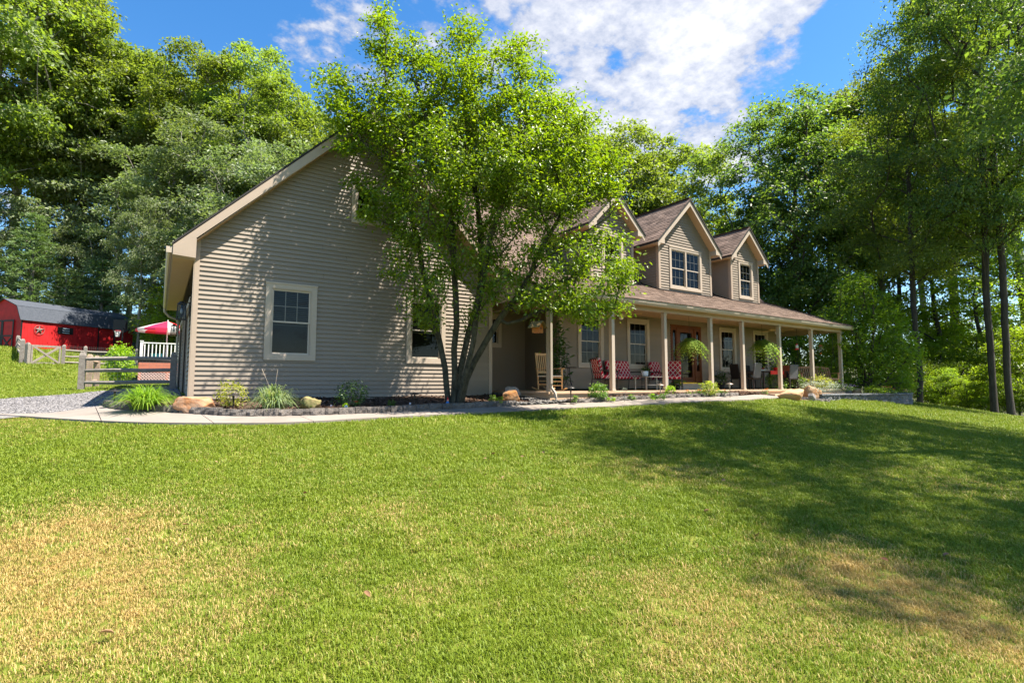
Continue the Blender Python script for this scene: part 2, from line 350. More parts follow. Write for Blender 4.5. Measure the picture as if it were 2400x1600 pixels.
def window(x0, x1, z0, z1, Y=HY, units=1, gu=True, gl=True, blind=False, cw=.125, root=None, name='window'):
    """double-hung window facing -Y; x0..z1 are the outer edges of the casing"""
    f = MB(); t = .055
    f.box(x0, x1, Y-t, Y+.02, z1-cw, z1); f.box(x0, x1, Y-t, Y+.02, z0, z0+cw)
    f.box(x0, x0+cw, Y-t, Y+.02, z0+cw, z1-cw); f.box(x1-cw, x1, Y-t, Y+.02, z0+cw, z1-cw)
    f.box(x0-.012, x1+.012, Y-t-.014, Y+.01, z1-.022, z1+.012)
    # inner lip
    g = .022
    f.box(x0+cw, x1-cw, Y-t+.012, Y+.06, z1-cw-g, z1-cw-.001); f.box(x0+cw, x1-cw, Y-t+.012, Y+.06, z0+cw+.001, z0+cw+g)
    f.box(x0+cw+.001, x0+cw+g, Y-t+.012, Y+.06, z0+cw+g, z1-cw-g); f.box(x1-cw-g, x1-cw-.001, Y-t+.012, Y+.06, z0+cw+g, z1-cw-g)
    X0, X1, Z0, Z1 = x0+cw+g, x1-cw-g, z0+cw+g, z1-cw-g
    ww = (X1-X0)/units
    for u in range(1, units): f.box(X0+u*ww-.035, X0+u*ww+.035, Y-t+.006, Y+.06, Z0, Z1)
    w = f.build(name, M['trim_pale'], root or house)
    zm = (Z0+Z1)/2
    for u in range(units):
        a = X0+u*ww+(.036 if u else .001); b = X0+(u+1)*ww-(.036 if u < units-1 else .001)
        for lo, hi, dy, gr_ in ((zm-.02, Z1, .0, gu), (Z0, zm+.02, .022, gl)):
            s = MB(); y0 = Y-.012+dy; y1 = y0+.02; e = .034
            s.box(a, b, y0, y1, hi-e, hi); s.box(a, b, y0, y1, lo, lo+e); s.box(a, a+e, y0, y1, lo+e, hi-e); s.box(b-e, b, y0, y1, lo+e, hi-e)
            s.build('sash', M['sash'], w)
            p = MB(); p.quad((a+e, y0+.011, lo+e), (b-e, y0+.011, lo+e), (b-e, y0+.011, hi-e), (a+e, y0+.011, hi-e)); p.build('pane', M['glass'], w, fix=False)
            if gr_:
                q = MB(); y = y0+.013
                for k in (1, 2): xx = a+e+(b-a-2*e)*k/3; q.box(xx-.009, xx+.009, y, y+.007, lo+e, hi-e)
                zz = (lo+hi)/2; q.box(a+e, b-e, y+.001, y+.006, zz-.009, zz+.009)
                q.build('grille', M['sash'], w)
    if blind:
        q = MB(); n = int((Z1-zm+.1)/.045)
        for k in range(n): q.cbox(((X0+X1)/2, Y+.075, Z1-.03-k*.045), (X1-X0-.03, .03, .0025), rx=R(-35))
        q.build('blind', M['blind'], w)
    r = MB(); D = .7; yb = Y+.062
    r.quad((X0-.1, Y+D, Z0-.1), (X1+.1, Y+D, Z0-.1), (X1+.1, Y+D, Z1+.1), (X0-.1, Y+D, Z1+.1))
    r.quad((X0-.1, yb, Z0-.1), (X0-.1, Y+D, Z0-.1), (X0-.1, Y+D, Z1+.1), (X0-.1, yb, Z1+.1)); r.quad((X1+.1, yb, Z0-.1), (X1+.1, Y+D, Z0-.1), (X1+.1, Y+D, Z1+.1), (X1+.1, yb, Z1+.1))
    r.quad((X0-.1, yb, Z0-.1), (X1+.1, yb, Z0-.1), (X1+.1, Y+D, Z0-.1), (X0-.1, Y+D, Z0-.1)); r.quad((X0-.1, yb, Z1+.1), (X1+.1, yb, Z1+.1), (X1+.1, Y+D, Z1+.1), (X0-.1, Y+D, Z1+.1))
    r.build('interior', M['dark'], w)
    return w
def opening(x0, x1, z0, z1): return (x0+.05, x1-.05, z0+.05, z1-.05)

# ---- garage gable ------------------------------------------------
GC, GX0, GX1 = 4.375, .55, 8.2
G_TOP = 8.86                          # top of the gable roof at the ridge
gw = [(1.99, 3.15, 2.165, 3.995), (5.51, 6.67, 2.165, 3.995), (3.95, 4.78, 5.77, 6.83)]
in_l = lambda z: GC-(8.63-z); in_r = lambda z: GC+(8.63-z)
wall_boards('gable', HY, GX0+.075, GX1-.075, SID0, 8.6, [opening(*g) for g in gw], in_l, in_r)
window(*gw[0], gl=False, blind=True); window(*gw[1], gl=False, blind=True); window(*gw[2], cw=.11, gu=False, gl=False)
for x, s in ((GX0, 1), (GX1, -1)):
    c = MB(); c.box(x-.012*s, x+.085*s, HY-.042, HY+.02, SID0-.02, 4.8); c.box(x-.03*s, x+.02*s, HY-.038, HY+.1, SID0-.02, 4.55)
    c.build('corner_trim', M['trim'], house)
f = MB(); f.box(GX0+.01, GX1-.01, HY+.005, HY+.2, .7, SID0-.006); f.box(GX0+.01, GX0+.2, HY+.2, 23.1, .7, SID0); f.build('foundation', M['found'], house)
# roof of the wing
OV = .32                              # rake overhang
def slab(mb, x0, z0, x1, z1, ya, yb, th=.05):
    n = Vector((-(z1-z0), 0, x1-x0)).normalized()*th
    mb.hexa([(x0,ya,z0),(x1,ya,z1),(x1,yb,z1),(x0,yb,z0),(x0+n.x,ya,z0+n.z),(x1+n.x,ya,z1+n.z),(x1+n.x,yb,z1+n.z),(x0+n.x,yb,z0+n.z)])
EX0, EX1 = .12, 8.63
zl = G_TOP-(GC-EX0)
r = MB(); r.hexa([(EX0-.02,HY-OV-.035,zl-.06),(GC,HY-OV-.035,G_TOP-.04),(GC,23.4,G_TOP-.04),(EX0-.02,23.4,zl-.06),(EX0-.02,HY-OV-.035,zl-.01),(GC,HY-OV-.035,G_TOP+.01),(GC,23.4,G_TOP+.01),(EX0-.02,23.4,zl-.01)])
r.hexa([(GC,HY-OV-.035,G_TOP-.04),(EX1+.02,HY-OV-.035,zl-.06),(EX1+.02,23.4,zl-.06),(GC,23.4,G_TOP-.04),(GC,HY-OV-.035,G_TOP+.01),(EX1+.02,HY-OV-.035,zl-.01),(EX1+.02,23.4,zl-.01),(GC,23.4,G_TOP+.01)])
groof = r.build('roof', M['roof_under'], house)
RB = .30                              # rake board depth measured vertically
rk = MB(); ya, yb = HY-OV-.02, HY-OV+.005
for s, xe in ((1, EX0), (-1, EX1)):
    z0_ = zl-.062; P = [(xe, z0_), (GC, G_TOP-.05), (GC, G_TOP-.05-RB), (xe+RB*.9*s, z0_-.02), (xe, z0_-.02)]
    rk.prism([(xe, z0_), (GC, G_TOP-.045), (GC, G_TOP-.045-RB), (xe, z0_-RB+.1)] , ya, yb)
    rk.prism([(xe, z0_-.02), (xe+.42*s, z0_-.02+.42-RB+.1), (xe+.42*s, 4.31), (xe, 4.335)], ya-.004, HY-.03)
rk.build('rake_board', M['trim'], house)
sf = MB()
for s, xe in ((1, EX0), (-1, EX1)):   # sloped soffit under the rake, level soffit under the eave
    sf.hexa([(xe+.42*s,yb+.003,zl+.42-RB-.02),(GC,yb+.003,G_TOP-RB-.03),(GC,HY+.01,G_TOP-RB-.03),(xe+.42*s,HY+.01,zl+.42-RB-.02),(xe+.42*s,yb+.003,zl+.42-RB),(GC,yb+.003,G_TOP-RB-.01),(GC,HY+.01,G_TOP-RB-.01),(xe+.42*s,HY+.01,zl+.42-RB)])
sf.build('rake_soffit', M['soffit'], house)
sp = MB()
for k in range(int((23.2-13.38)/.2)):     # soffit panels run across the eave
    y = HY-.02+k*.2; sp.box(EX0+.01, .53, y+.004, y+.196, 4.335, 4.345)
sp.box(EX0+.005, .56, HY, 23.2, 4.35, 4.37)
tag(sp.build('eave_soffit', M['soffit'], house), kind='stuff')
fa = MB(); fa.box(EX0-.012, EX0+.012, HY-OV+.01, 23.35, 4.335, zl-.06); fa.build('fascia', M['trim'], house)
gu_ = MB(); GP = [(.10,4.52),(.10,4.40),(.06,4.385),(.03,4.40),(.005,4.46),(.0,4.525),(.012,4.525),(.018,4.465),(.04,4.412),(.06,4.4),(.09,4.415),(.09,4.52)]
gu_.prism([(x, z-.02) for x, z in GP], HY-OV, 23.3); gu_.box(.0, .104, HY-OV-.004, HY-OV, 4.37, 4.50); gu_.build('gutter', M['trim_pale'], house)
ds = MB(); ds.tube([(.05,23.2,4.38),(.06,23.2,4.26),(.2,23.25,4.1),(.46,23.3,4.0),(.5,23.3,3.85),(.5,23.3,1.5)], .04, 6); ds.build('downspout', M['trim_pale'], house)
# left (driveway) wall of the garage, seen along its length
ls = MB()
for p in course_pieces(13.5, 23.1, SID0, 4.35, [(14.6, 17.6, 1.2, 3.55), (18.8, 21.8, 1.2, 3.55)]): lap_side(ls, GX0, *p)
lw = part_empty('side_wall', house)
tag(ls.build('siding', M['siding'], lw), kind='stuff')
bw = MB(); bw.box(GX0+.002, GX0+.1, 13.45, 23.1, 3.5, 4.36); bw.box(GX0+.002, GX0+.1, 13.45, 14.6, 1.2, 3.5); bw.box(GX0+.002, GX0+.1, 17.6, 18.8, 1.2, 3.5); bw.box(GX0+.002,GX0+.1,21.8,23.1,1.2,3.5)
bw.box(GX0+.1, GX1-.1, 23.0, 23.1, 1.1, 4.6); bw.prism([(GX0+.1,4.6),(GX1-.1,4.6),(GC,8.4)], 23.0, 23.1); bw.build('sheathing', M['siding'], lw)
for y0, y1 in ((14.6, 17.6), (18.8, 21.8)):
    g = MB(); g.box(GX0-.03, GX0+.03, y0-.12, y0, 1.2, 3.67); g.box(GX0-.03, GX0+.03, y1, y1+.12, 1.2, 3.67); g.box(GX0-.03, GX0+.03, y0, y1, 3.55, 3.67)
    gd = g.build('garage_door', M['trim'], house)
    for k in range(5): p = MB(); p.box(GX0+.06, GX0+.1, y0, y1, 1.2+k*.47, 1.2+k*.47+.462); p.build('panel', M['trim_pale'], gd)

# ---- main block ----------------------------------------------------
MX0, MX1, RCY = 10.84, 23.76, 15.35
PF = 1.40                             # porch floor
PY0, PG, PX0, PX1 = 11.24, 10.87, 8.35, 25.45
CEIL = 4.1
fw = [(11.60, 12.76, 2.145, 3.975), (13.925, 15.085, 2.145, 3.975), (19.345, 20.50, 2.13, 3.97), (21.79, 22.95, 2.145, 3.98)]
DOOR = (16.3, 18.13, 1.62, 3.90)
wall_boards('front', HY, MX0+.085, MX1-.08, PF+.03, CEIL, [opening(*w) for w in fw]+[(DOOR[0]+.02, DOOR[1]-.02, 1.2, DOOR[3]-.02)])
for w in fw: window(*w)
c = MB(); c.box(MX0-.012, MX0+.10, HY-.042, HY+.02, PF, CEIL); c.box(MX0-.03, MX0+.02, HY-.038, HY+.1, PF, CEIL); c.build('corner_trim', M['trim'], house); c = MB(); c.box(MX1-.09, MX1+.012, HY-.042, HY+.02, PF, CEIL); c.build('corner_trim', M['trim'], house)
# recess between garage wing and main block
rw = [(9.05, 9.80, 2.86, 4.0)]
wall_boards('recess', RCY, GX1, MX0, 1.3, CEIL+.6, [opening(*rw[0])], single=False)
window(*rw[0], Y=RCY, gu=False, gl=False, cw=.11)
sw = part_empty('wall', house); s2 = MB()
for p in course_pieces(HY+.1, RCY, 1.3, CEIL+.5, []): lap_side(s2, MX0, *p)
tag(s2.build('siding', M['siding'], sw), kind='stuff')
sh = MB(); sh.box(MX0+.003, MX0+.08, HY+.02, RCY, 1.2, CEIL+.6); sh.box(GX1-.1, GX1-.003, HY+.03, 16, 1.1, 4.8); sh.box(MX1-.08, MX1-.003, HY+.02, 22, 1.2, 4.95)
sh.box(GX1, MX0, RCY+.75, RCY+.8, 1.2, 5.4); sh.box(MX0, MX1, 21.9, 22, 1.2, 5.6); sh.build('sheathing', M['siding'], sw)
# front door with sidelights
d = MB(); x0, x1, z0, z1 = DOOR; Y = HY
d.box(x0, x1, Y-.05, Y+.04, z1-.1, z1); d.box(x0, x0+.07, Y-.05, Y+.04, z0, z1-.1); d.box(x1-.07, x1, Y-.05, Y+.04, z0, z1-.1)
dl, dr = x0+.42, x1-.42
d.box(dl-.08, dl, Y-.045, Y+.03, z0, z1-.1); d.box(dr, dr+.08, Y-.045, Y+.03, z0, z1-.1)
for a, b in ((x0+.07, dl-.08), (dr+.08, x1-.07)):
    d.box(a, b, Y-.03, Y+.03, z0, z0+.5); d.box(a, a+.05, Y-.03, Y+.03, z0+.5, z1-.1); d.box(b-.05, b, Y-.03, Y+.03, z0+.5, z1-.1); d.box(a+.05, b-.05, Y-.03, Y+.03, z1-.2, z1-.1)
door = d.build('front_door', M['wood_door'], house)
for a, b in ((x0+.12, dl-.13), (dr+.13, x1-.12)):
    p = MB(); p.quad((a,Y-.004,z0+.5),(b,Y-.004,z0+.5),(b,Y-.004,z1-.2),(a,Y-.004,z1-.2)); p.build('sidelight', M['glass'], door, fix=False)
q = MB(); q.box(dl+.003, dr-.003, Y-.02, Y+.02, z0+.03, z0+.25); q.box(dl+.003, dl+.14, Y-.02, Y+.02, z0+.25, z1-.105); q.box(dr-.14, dr-.003, Y-.02, Y+.02, z0+.25, z1-.105); q.box(dl+.14, dr-.14, Y-.02, Y+.02, z1-.27, z1-.105)
q.build('storm_door', M['wood_door'], door)
p = MB(); p.quad((dl+.14,Y,z0+.25),(dr-.14,Y,z0+.25),(dr-.14,Y,z1-.27),(dl+.14,Y,z1-.27)); p.build('pane', M['glass'], door, fix=False)
M['brass'] = mat('brass', (.62,.40,.03), .25, metal=.6, spec=.5)
p = MB(); p.box(dl-.02, dr+.02, Y-.11, Y-.051, z0-.03, z0+.045); p.build('threshold', M['brass'], door)
p = MB(); p.lathe([(.012,0),(.03,.01),(.03,.03),(.01,.05)], (dr-.07, Y-.06, z0+1.0), 8); p.build('handle', M['sash'], door)
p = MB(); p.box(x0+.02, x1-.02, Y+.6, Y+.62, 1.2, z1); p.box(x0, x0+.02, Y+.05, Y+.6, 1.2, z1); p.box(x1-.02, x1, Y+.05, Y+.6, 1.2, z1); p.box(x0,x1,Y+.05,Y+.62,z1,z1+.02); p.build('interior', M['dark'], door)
p = MB(); p.box(x0-.1, x1+.1, HY-.34, HY-.02, PF+.002, z0-.035); p.box(x0-.12, x1+.12, HY-.36, HY-.02, z0-.035, z0-.002); p.build('door_step', M['tan_paint'], house)
# porch floor, steps
pfm = MB(); pfm.box(8.66, 25.3, PY0-.06, HY-.003, PF-.06, PF-.003); pfm.box(8.66, MX0+.02, HY, RCY, PF-.06, PF-.003); pfm.box(MX1, 25.3, HY, 21, PF-.06, PF-.003)
pfm.box(8.72, 25.24, PY0-.02, HY, .6, PF-.06); pfm.box(8.72, MX0, HY, RCY, .6, PF-.06); pfm.box(MX1, 25.24, HY, 21, .6, PF-.06)
M['porchfloor'] = mat('porch_floor', (.50,.34,.21), .7, color2=(.55,.39,.26), scale=3, bump=.05)
pfm.build('porch_floor', M['porchfloor'], house)
ps = MB(); ps.box(19.0, 20.3, PY0-.38, PY0-.07, .7, PF-.17); ps.build('porch_step', M['porchfloor'], house)
# posts
POSTS = [8.78, 11.13, 13.46, 15.84, 17.72, 20.18, 22.64, 25.12]
def porch_post(x, y, foot=True):
    p = MB(); w = .062; p.box(x-w, x+w, y-w, y+w, PF, 3.89)
    p.box(x-w-.014, x+w+.014, y-w-.014, y+w+.014, 3.83, 3.875); p.box(x-w-.012, x+w+.012, y-w-.012, y+w+.012, PF, PF+.05)
    return p.build('porch_post', M['trim_pale'], house, bevel=.006)
for x in POSTS: porch_post(x, 11.3)
porch_post(25.12, 14.6); porch_post(25.12, 18.0)
b = MB(); b.box(8.70, 25.2, 11.22, 11.38, 3.89, 4.13); b.box(25.04, 25.2, 11.38, 21, 3.89, 4.13); b.box(8.70, 8.86, 11.38, 15.3, 3.89, 4.13); b.build('porch_beam', M['trim'], house)
b = MB(); nP = 60
for k in range(42): y = 11.38+k*.1; b.box(8.86, 25.04, y+.002, min(y+.098, 15.34 if k > 0 else 99), CEIL, CEIL+.012) if y < HY else None
b.box(8.5, 25.3, 11.0, HY+.05, CEIL+.015, CEIL+.03); b.box(GX1, MX0, HY, RCY, CEIL+.0, CEIL+.02); b.box(MX1, 25.3, HY, 21, CEIL, CEIL+.02)
b.box(8.5, 25.35, 10.95, 11.22, 4.02, 4.03)
tag(b.build('porch_ceiling', M['soffit'], house), kind='stuff')
# porch roof: slope .415 up to y = 14.2, main roof 45 degrees above
SL = .415; GZ = 4.16
def prz(y): return GZ+(y-PG)*SL
YB, RIDGE_Y, MR_X1 = 14.2, 17.65, 24.26
ZB = prz(YB); RZ = ZB+(RIDGE_Y-YB)
pr = MB()
hx = 25.5
pr.hexa([(PX0,PG,GZ-.06),(hx,PG,GZ-.06),(MR_X1,YB,ZB-.06),(PX0,YB,ZB-.06),(PX0,PG,GZ-.015),(hx,PG,GZ-.015),(MR_X1,YB,ZB-.015),(PX0,YB,ZB-.015)])
pr.hexa([(hx,PG,GZ-.06),(hx,21,GZ-.06),(MR_X1,21,ZB-.06),(MR_X1,YB,ZB-.06),(hx,PG,GZ-.015),(hx,21,GZ-.015),(MR_X1,21,ZB-.015),(MR_X1,YB,ZB-.015)])
proof = pr.build('porch_roof', M['roof_under'], house)
mrf = MB(); mrf.hexa([(GX1-1,YB,ZB-.06),(MR_X1,YB,ZB-.06),(MR_X1,RIDGE_Y,RZ-.06),(4.4,RIDGE_Y,RZ-.06),(GX1-1,YB,ZB-.015),(MR_X1,YB,ZB-.015),(MR_X1,RIDGE_Y,RZ-.015),(4.4,RIDGE_Y,RZ-.015)])
mrf.hexa([(4.4,RIDGE_Y,RZ-.06),(MR_X1,RIDGE_Y,RZ-.06),(MR_X1,22.4,RZ-4.81),(4.4,22.4,RZ-4.81),(4.4,RIDGE_Y,RZ-.015),(MR_X1,RIDGE_Y,RZ-.015),(MR_X1,22.4,RZ-4.765),(4.4,22.4,RZ-4.765)])
mroof = mrf.build('main_roof', M['roof_under'], house)
def shingles_on(o0, ux, uy, W, H, keep, parent, exp_=.14, tab=.32, single=False, th=.009):
    """tabs laid in courses on a plane: o0 lower-left corner, ux along the eave, uy up the slope"""
    o0, ux, uy = np.array(o0, float), np.array(ux, float), np.array(uy, float); nrm = np.cross(ux, uy)
    mb = MB(); made = []
    for r_ in range(int(H/exp_)+1):
        off = (r_%3)*tab*.36+random.uniform(-.03, .03)
        for c_ in range(-1, int(W/tab)+2):
            a = c_*tab+off; b2 = a+tab-.006; lo = r_*exp_; hi = min(lo+exp_+.02, H)
            a, b2 = max(a, 0), min(b2, W)
            if b2-a < .02 or hi-lo < .02: continue
            if not keep(o0+ux*(a+b2)/2+uy*(lo+.06)): continue
            t0 = th+random.uniform(0, .007); lo2 = lo-random.uniform(0, .012)
            p = lambda s_, u_, h_: tuple(o0+ux*s_+uy*u_+nrm*h_)
            mb.tint(); 
            vs_ = [p(a,lo2,-.01),p(b2,lo2,-.01),p(b2,hi,-.01),p(a,hi,-.01),p(a,lo2,t0),p(b2,lo2,t0),p(b2,hi,.001),p(a,hi,.001)]
            if single:
                m1 = MB(); m1._t = mb._t; m1.hexa(vs_); made.append(m1.build('shingle', M['shingle'], parent, fix=False))
            else: mb.hexa(vs_)
    if not single: tag(mb.build('shingles', M['shingle'], parent, fix=False), kind='stuff')
cs, sn = 1/math.hypot(1, SL), SL/math.hypot(1, SL); s45 = math.sqrt(.5)
hipx = lambda y: hx+(MR_X1-hx)*(y-PG)/(YB-PG)
shingles_on((PX0, PG-.02, GZ-.02), (1,0,0), (0,cs,sn), hx-PX0, (YB-PG)/cs+.02, lambda p: p[0] < hipx(p[1])+.05, proof)
shingles_on((GX1-1, YB, ZB-.012), (1,0,0), (0,s45,s45), MR_X1-GX1+1.02, (RIDGE_Y-YB)/s45, lambda p: True, mroof)
shingles_on((EX1+.03, 14.0-.7, zl-.0), (0,1,0), (-s45,0,s45), 7.5, 6.0, lambda p: True, groof)
hp = MB()
for k in range(18):
    t0, t1 = k/18, (k+1)/18; A = np.array([hx-.01, PG, GZ+.004]); B = np.array([MR_X1, YB, ZB+.008])
    hp.beam(A+(B-A)*t0, A+(B-A)*(t1+.01), .22, .018)
for k in range(30):
    x = 7+k*.58; hp.beam((x, RIDGE_Y, RZ+.012), (x+.6, RIDGE_Y, RZ+.02), .26, .016)
hp.build('ridge_cap', M['shingle'], mroof)
rk = MB(); rk.hexa([(MR_X1-.02,YB-.1,ZB-.35),(MR_X1+.01,YB-.1,ZB-.35),(MR_X1+.01,RIDGE_Y,RZ-.3),(MR_X1-.02,RIDGE_Y,RZ-.3),(MR_X1-.02,YB-.1,ZB-.16),(MR_X1+.01,YB-.1,ZB-.16),(MR_X1+.01,RIDGE_Y,RZ-.07),(MR_X1-.02,RIDGE_Y,RZ-.07)]); rk.prism([(YB,ZB-.1),(21,ZB-.1),(RIDGE_Y,RZ-.2)],MX1-.05,MX1,axis='x'); rk.build('rake_board', M['trim'], house)
fa = MB(); fa.box(PX0, hx-.02, PG+.085, PG+.11, 3.99, GZ-.05); fa.box(hx-.11, hx-.085, PG+.11, 21, 3.99, GZ-.05); fa.box(PX0, PX0+.03, PG+.11, 13.35, 4.0, 4.13); fa.prism([(PG+.11,4.0),(HY-.05,4.0),(HY-.05,prz(HY)-.08),(PG+.11,GZ-.06)], PX0+.001, PX0+.028, axis='x'); fa.build('fascia', M['trim_pale'], house)
g2 = MB(); G2 = [(PG+.084,4.115),(PG+.084,4.005),(PG+.05,3.99),(PG+.03,4.0),(PG+.0,4.06),(PG-.012,4.125),(PG,4.125),(PG+.012,4.07),(PG+.04,4.015),(PG+.07,4.02),(PG+.07,4.115)]
g2.prism(G2, PX0, hx+.02, axis='x'); g2.build('gutter', M['trim_pale'], house)
ds = MB(); ds.tube([(8.68,10.93,4.02),(8.68,10.95,3.93),(8.74,11.17,3.78),(8.76,11.19,3.7),(8.76,11.19,1.62),(8.76,11.19,1.5),(8.80,11.08,1.36),(8.80,11.05,1.22)], .042, 4); ds.build('downspout', M['trim_pale'], house)

# ---- dormers ---------------------------------------------------------
def dormer(cx, hw, top, win, units, single_sh):
    dm = part_empty('dormer', house); ev = .36; zb = lambda y: prz(y) if y < YB else ZB+(y-YB)
    zf = prz(HY)-.02; xl_, xr_ = cx-hw, cx+hw; ye = RIDGE_Y-(RZ-(top-.05)); soff = top-hw-ev-.02
    s_ = MB(); inl = lambda z: cx-(top-.27-z); inr = lambda z: cx+(top-.27-z)
    for p in course_pieces(xl_+.07, xr_-.07, zf, top-.3, [opening(*win)], inl, inr, base=SID0+.05): lap_front(s_, HY, *p)
    # side walls, cut by the roof slope below
    z = zf; ysol = lambda z_: HY+(z_-prz(HY))/SL if z_ < ZB else YB+(z_-ZB)
    while z < soff-.02:
        a, b_ = z, min(z+COURSE, soff+.1)
        ea, eb = ysol(a), ysol(b_)
        if ea > HY+.12:
            lap_side(s_, xl_, HY+.06, ea, HY+.06, eb, a, b_)
        z += COURSE
    tag(s_.build('siding', M['siding'], dm), kind='stuff')
    k = MB()                          # plain backing on the far side and inside faces
    k.add([(xr_,HY,zf),(xr_,ye,top-hw),(xr_,HY,soff+.1)], [(0,1,2)]); k.add([(xl_+.004,HY,zf),(xl_+.004,YB,ZB),(xl_+.004,YB+(soff+.1-ZB),soff+.1),(xl_+.004,HY,soff+.1)], [(0,1,2,3)]); k.build('sheathing', M['siding'], dm)
    for x, s in ((xl_, 1), (xr_, -1)): c_ = MB(); c_.box(x-.012*s, x+.08*s, HY-.042, HY+.01, zf-.02, soff+.12); c_.box(x-.03*s, x+.01*s, HY-.038, HY+.09, zf-.02, soff+.12); c_.build('corner_trim', M['trim'], dm)
    fl = MB(); fl.beam((xl_-.03,HY-.02,prz(HY-.02)+.012),(xl_-.03,YB,ZB+.015),.09,.02); fl.beam((xl_-.03,YB,ZB+.015),(xl_-.03,YB+1.5,ZB+1.52),.09,.02); fl.box(xl_-.03,xr_+.03,HY-.06,HY-.028,prz(HY)-.01,prz(HY)+.025); fl.build('flashing', M['metal_dark'], dm)
    ov = .3; Y0 = HY-ov; e = hw+ev
    r_ = MB()
    for s in (1, -1):
        r_.hexa([(cx-(e+.02)*s,Y0-.05,top-e-.10),(cx,Y0-.05,top-.08),(cx,ye+.1,top-.08),(cx-(e+.02)*s,ye-e+.1,top-e-.10),(cx-(e+.02)*s,Y0-.05,top-e-.03),(cx,Y0-.05,top-.012),(cx,ye+.1,top-.012),(cx-(e+.02)*s,ye-e+.1,top-e-.03)])
    rf = r_.build('roof', M['roof_under'], dm)
    ux = (0,-1,0); uy = (s45,0,s45); Wd = ye+.05-(Y0-.035)
    keep = lambda p: p[1] < RIDGE_Y-(RZ-p[2])+.05
    # tabs run along the eave; the left slope faces the camera
    shingles_on((cx-e-.02, ye+.05, top-e-.02), ux, uy, Wd, e/s45+.02, keep, dm, single=single_sh)
    shingles_on((cx+e+.02, Y0-.035, top-e-.02), (0,1,0), (-s45,0,s45), Wd, e/s45+.02, keep, dm)
    cp = MB()
    for q in range(int((ye-Y0)/.3)+1): y = Y0-.04+q*.3; cp.beam((cx, y, top+.006), (cx, y+.31, top+.014), .2, .016)
    cp.build('ridge_cap', M['shingle'], dm)
    rb = MB(); bd = .25
    for s in (1, -1):
        rb.prism([(cx-e*s, top-e-.082), (cx, top-.082), (cx, top-.062-bd), (cx-(e-.02)*s, top-e-.062-bd+.04)], Y0-.018, Y0+.006)
        rb.prism([(cx-e*s, top-e-.07), (cx-(hw-.02)*s, top-hw-.07-bd*.9), (cx-(hw-.02)*s, soff-.1), (cx-e*s, soff-.1)], Y0-.022, HY-.022)
        rb.hexa([(cx-e*s,HY-.022,soff-.1),(cx-(e-.02)*s,HY-.022,soff-.1),(cx-(e-.02)*s,ye-e,soff-.1),(cx-e*s,ye-e,soff-.1),(cx-e*s,HY-.022,top-e-.105),(cx-(e-.02)*s,HY-.022,top-e-.105),(cx-(e-.02)*s,ye-e,top-e-.105),(cx-e*s,ye-e,top-e-.105)])
    rb.build('rake_board', M['trim_pale'], dm)
    so = MB()
    for s in (1, -1):
        so.hexa([(cx-hw*s,Y0+.008,top-hw-.062-bd),(cx,Y0+.008,top-.062-bd),(cx,HY+.02,top-.062-bd),(cx-hw*s,HY+.02,top-hw-.062-bd),(cx-hw*s,Y0+.008,top-hw-.04-bd),(cx,Y0+.008,top-.04-bd),(cx,HY+.02,top-.04-bd),(cx-hw*s,HY+.02,top-hw-.04-bd)])
        so.box(cx-e*s+.02*s, cx-hw*s, HY-.02, ye-e+.3, soff-.098, soff-.08)
    so.build('soffit', M['soffit'], dm)
    window(*win, units=units, cw=.105)
dormer(13.27, 1.03, 8.50, (12.75, 13.79, 5.31, 6.98), 1, False)
dormer(17.32, 1.60, 9.0, (16.32, 18.29, 5.31, 6.98), 2, True)
dormer(21.36, 1.03, 8.50, (20.87, 21.93, 5.33, 7.0), 1, True)
# ================================================================== GROUND, DRIVEWAY, WALK, BEDS
def smooth_poly(pts, n=6, closed=False):
    pts = [np.array(p, float) for p in pts]; m = len(pts); o = []
    rngi = range(m) if closed else range(m-1)
    for i in rngi:
        g = lambda k: pts[k % m] if closed else pts[min(max(k, 0), m-1)]
        p0, p1, p2, p3 = g(i-1), g(i), g(i+1), g(i+2)
        for k in range(n):
            t = k/n; o.append(.5*((2*p1)+(-p0+p2)*t+(2*p0-5*p1+4*p2-p3)*t*t+(-p0+3*p1-3*p2+p3)*t**3))
    if not closed: o.append(pts[-1])
    return [tuple(p) for p in o]
def inside(P, poly):
    P = np.asarray(P, float); x, y = P[:,0], P[:,1]; r = np.zeros(len(P), bool); n = len(poly)
    for i in range(n):
        x0, y0 = poly[i]; x1, y1 = poly[(i+1) % n]
        if y0 == y1: continue
        c = ((y0 > y) != (y1 > y)) & (x < (x1-x0)*(y-y0)/(y1-y0)+x0); r ^= c
    return r
def near_line(P, line):
    d = np.full(len(P), 1e9)
    for a, b in zip(line[:-1], line[1:]):
        a, b = np.array(a), np.array(b); ab = b-a; t = np.clip(((P-a) @ ab)/(ab @ ab+1e-9), 0, 1); d = np.minimum(d, np.linalg.norm(P-a-t[:,None]*ab, axis=1))
    return d
def gpt(u, v):                          # ground point under a photo pixel (fixed-point search along the ray)
    lo, hi = 1.5, 80.0
    for d in np.linspace(2.0, 80, 800):
        p = pt(u, v, d)
        if p[2] < ground(p[0], p[1]): return p
    return p
# edge of the left bed (outer face of its stone edging), from the driveway corner round to the river stones
LE = smooth_poly([tuple(gpt(*q)[:2]) for q in [(240,957),(262,966),(330,971),(420,976),(545,982),(700,981),(850,975),(1000,968),(1110,962),(1212,955.5)]], 6)
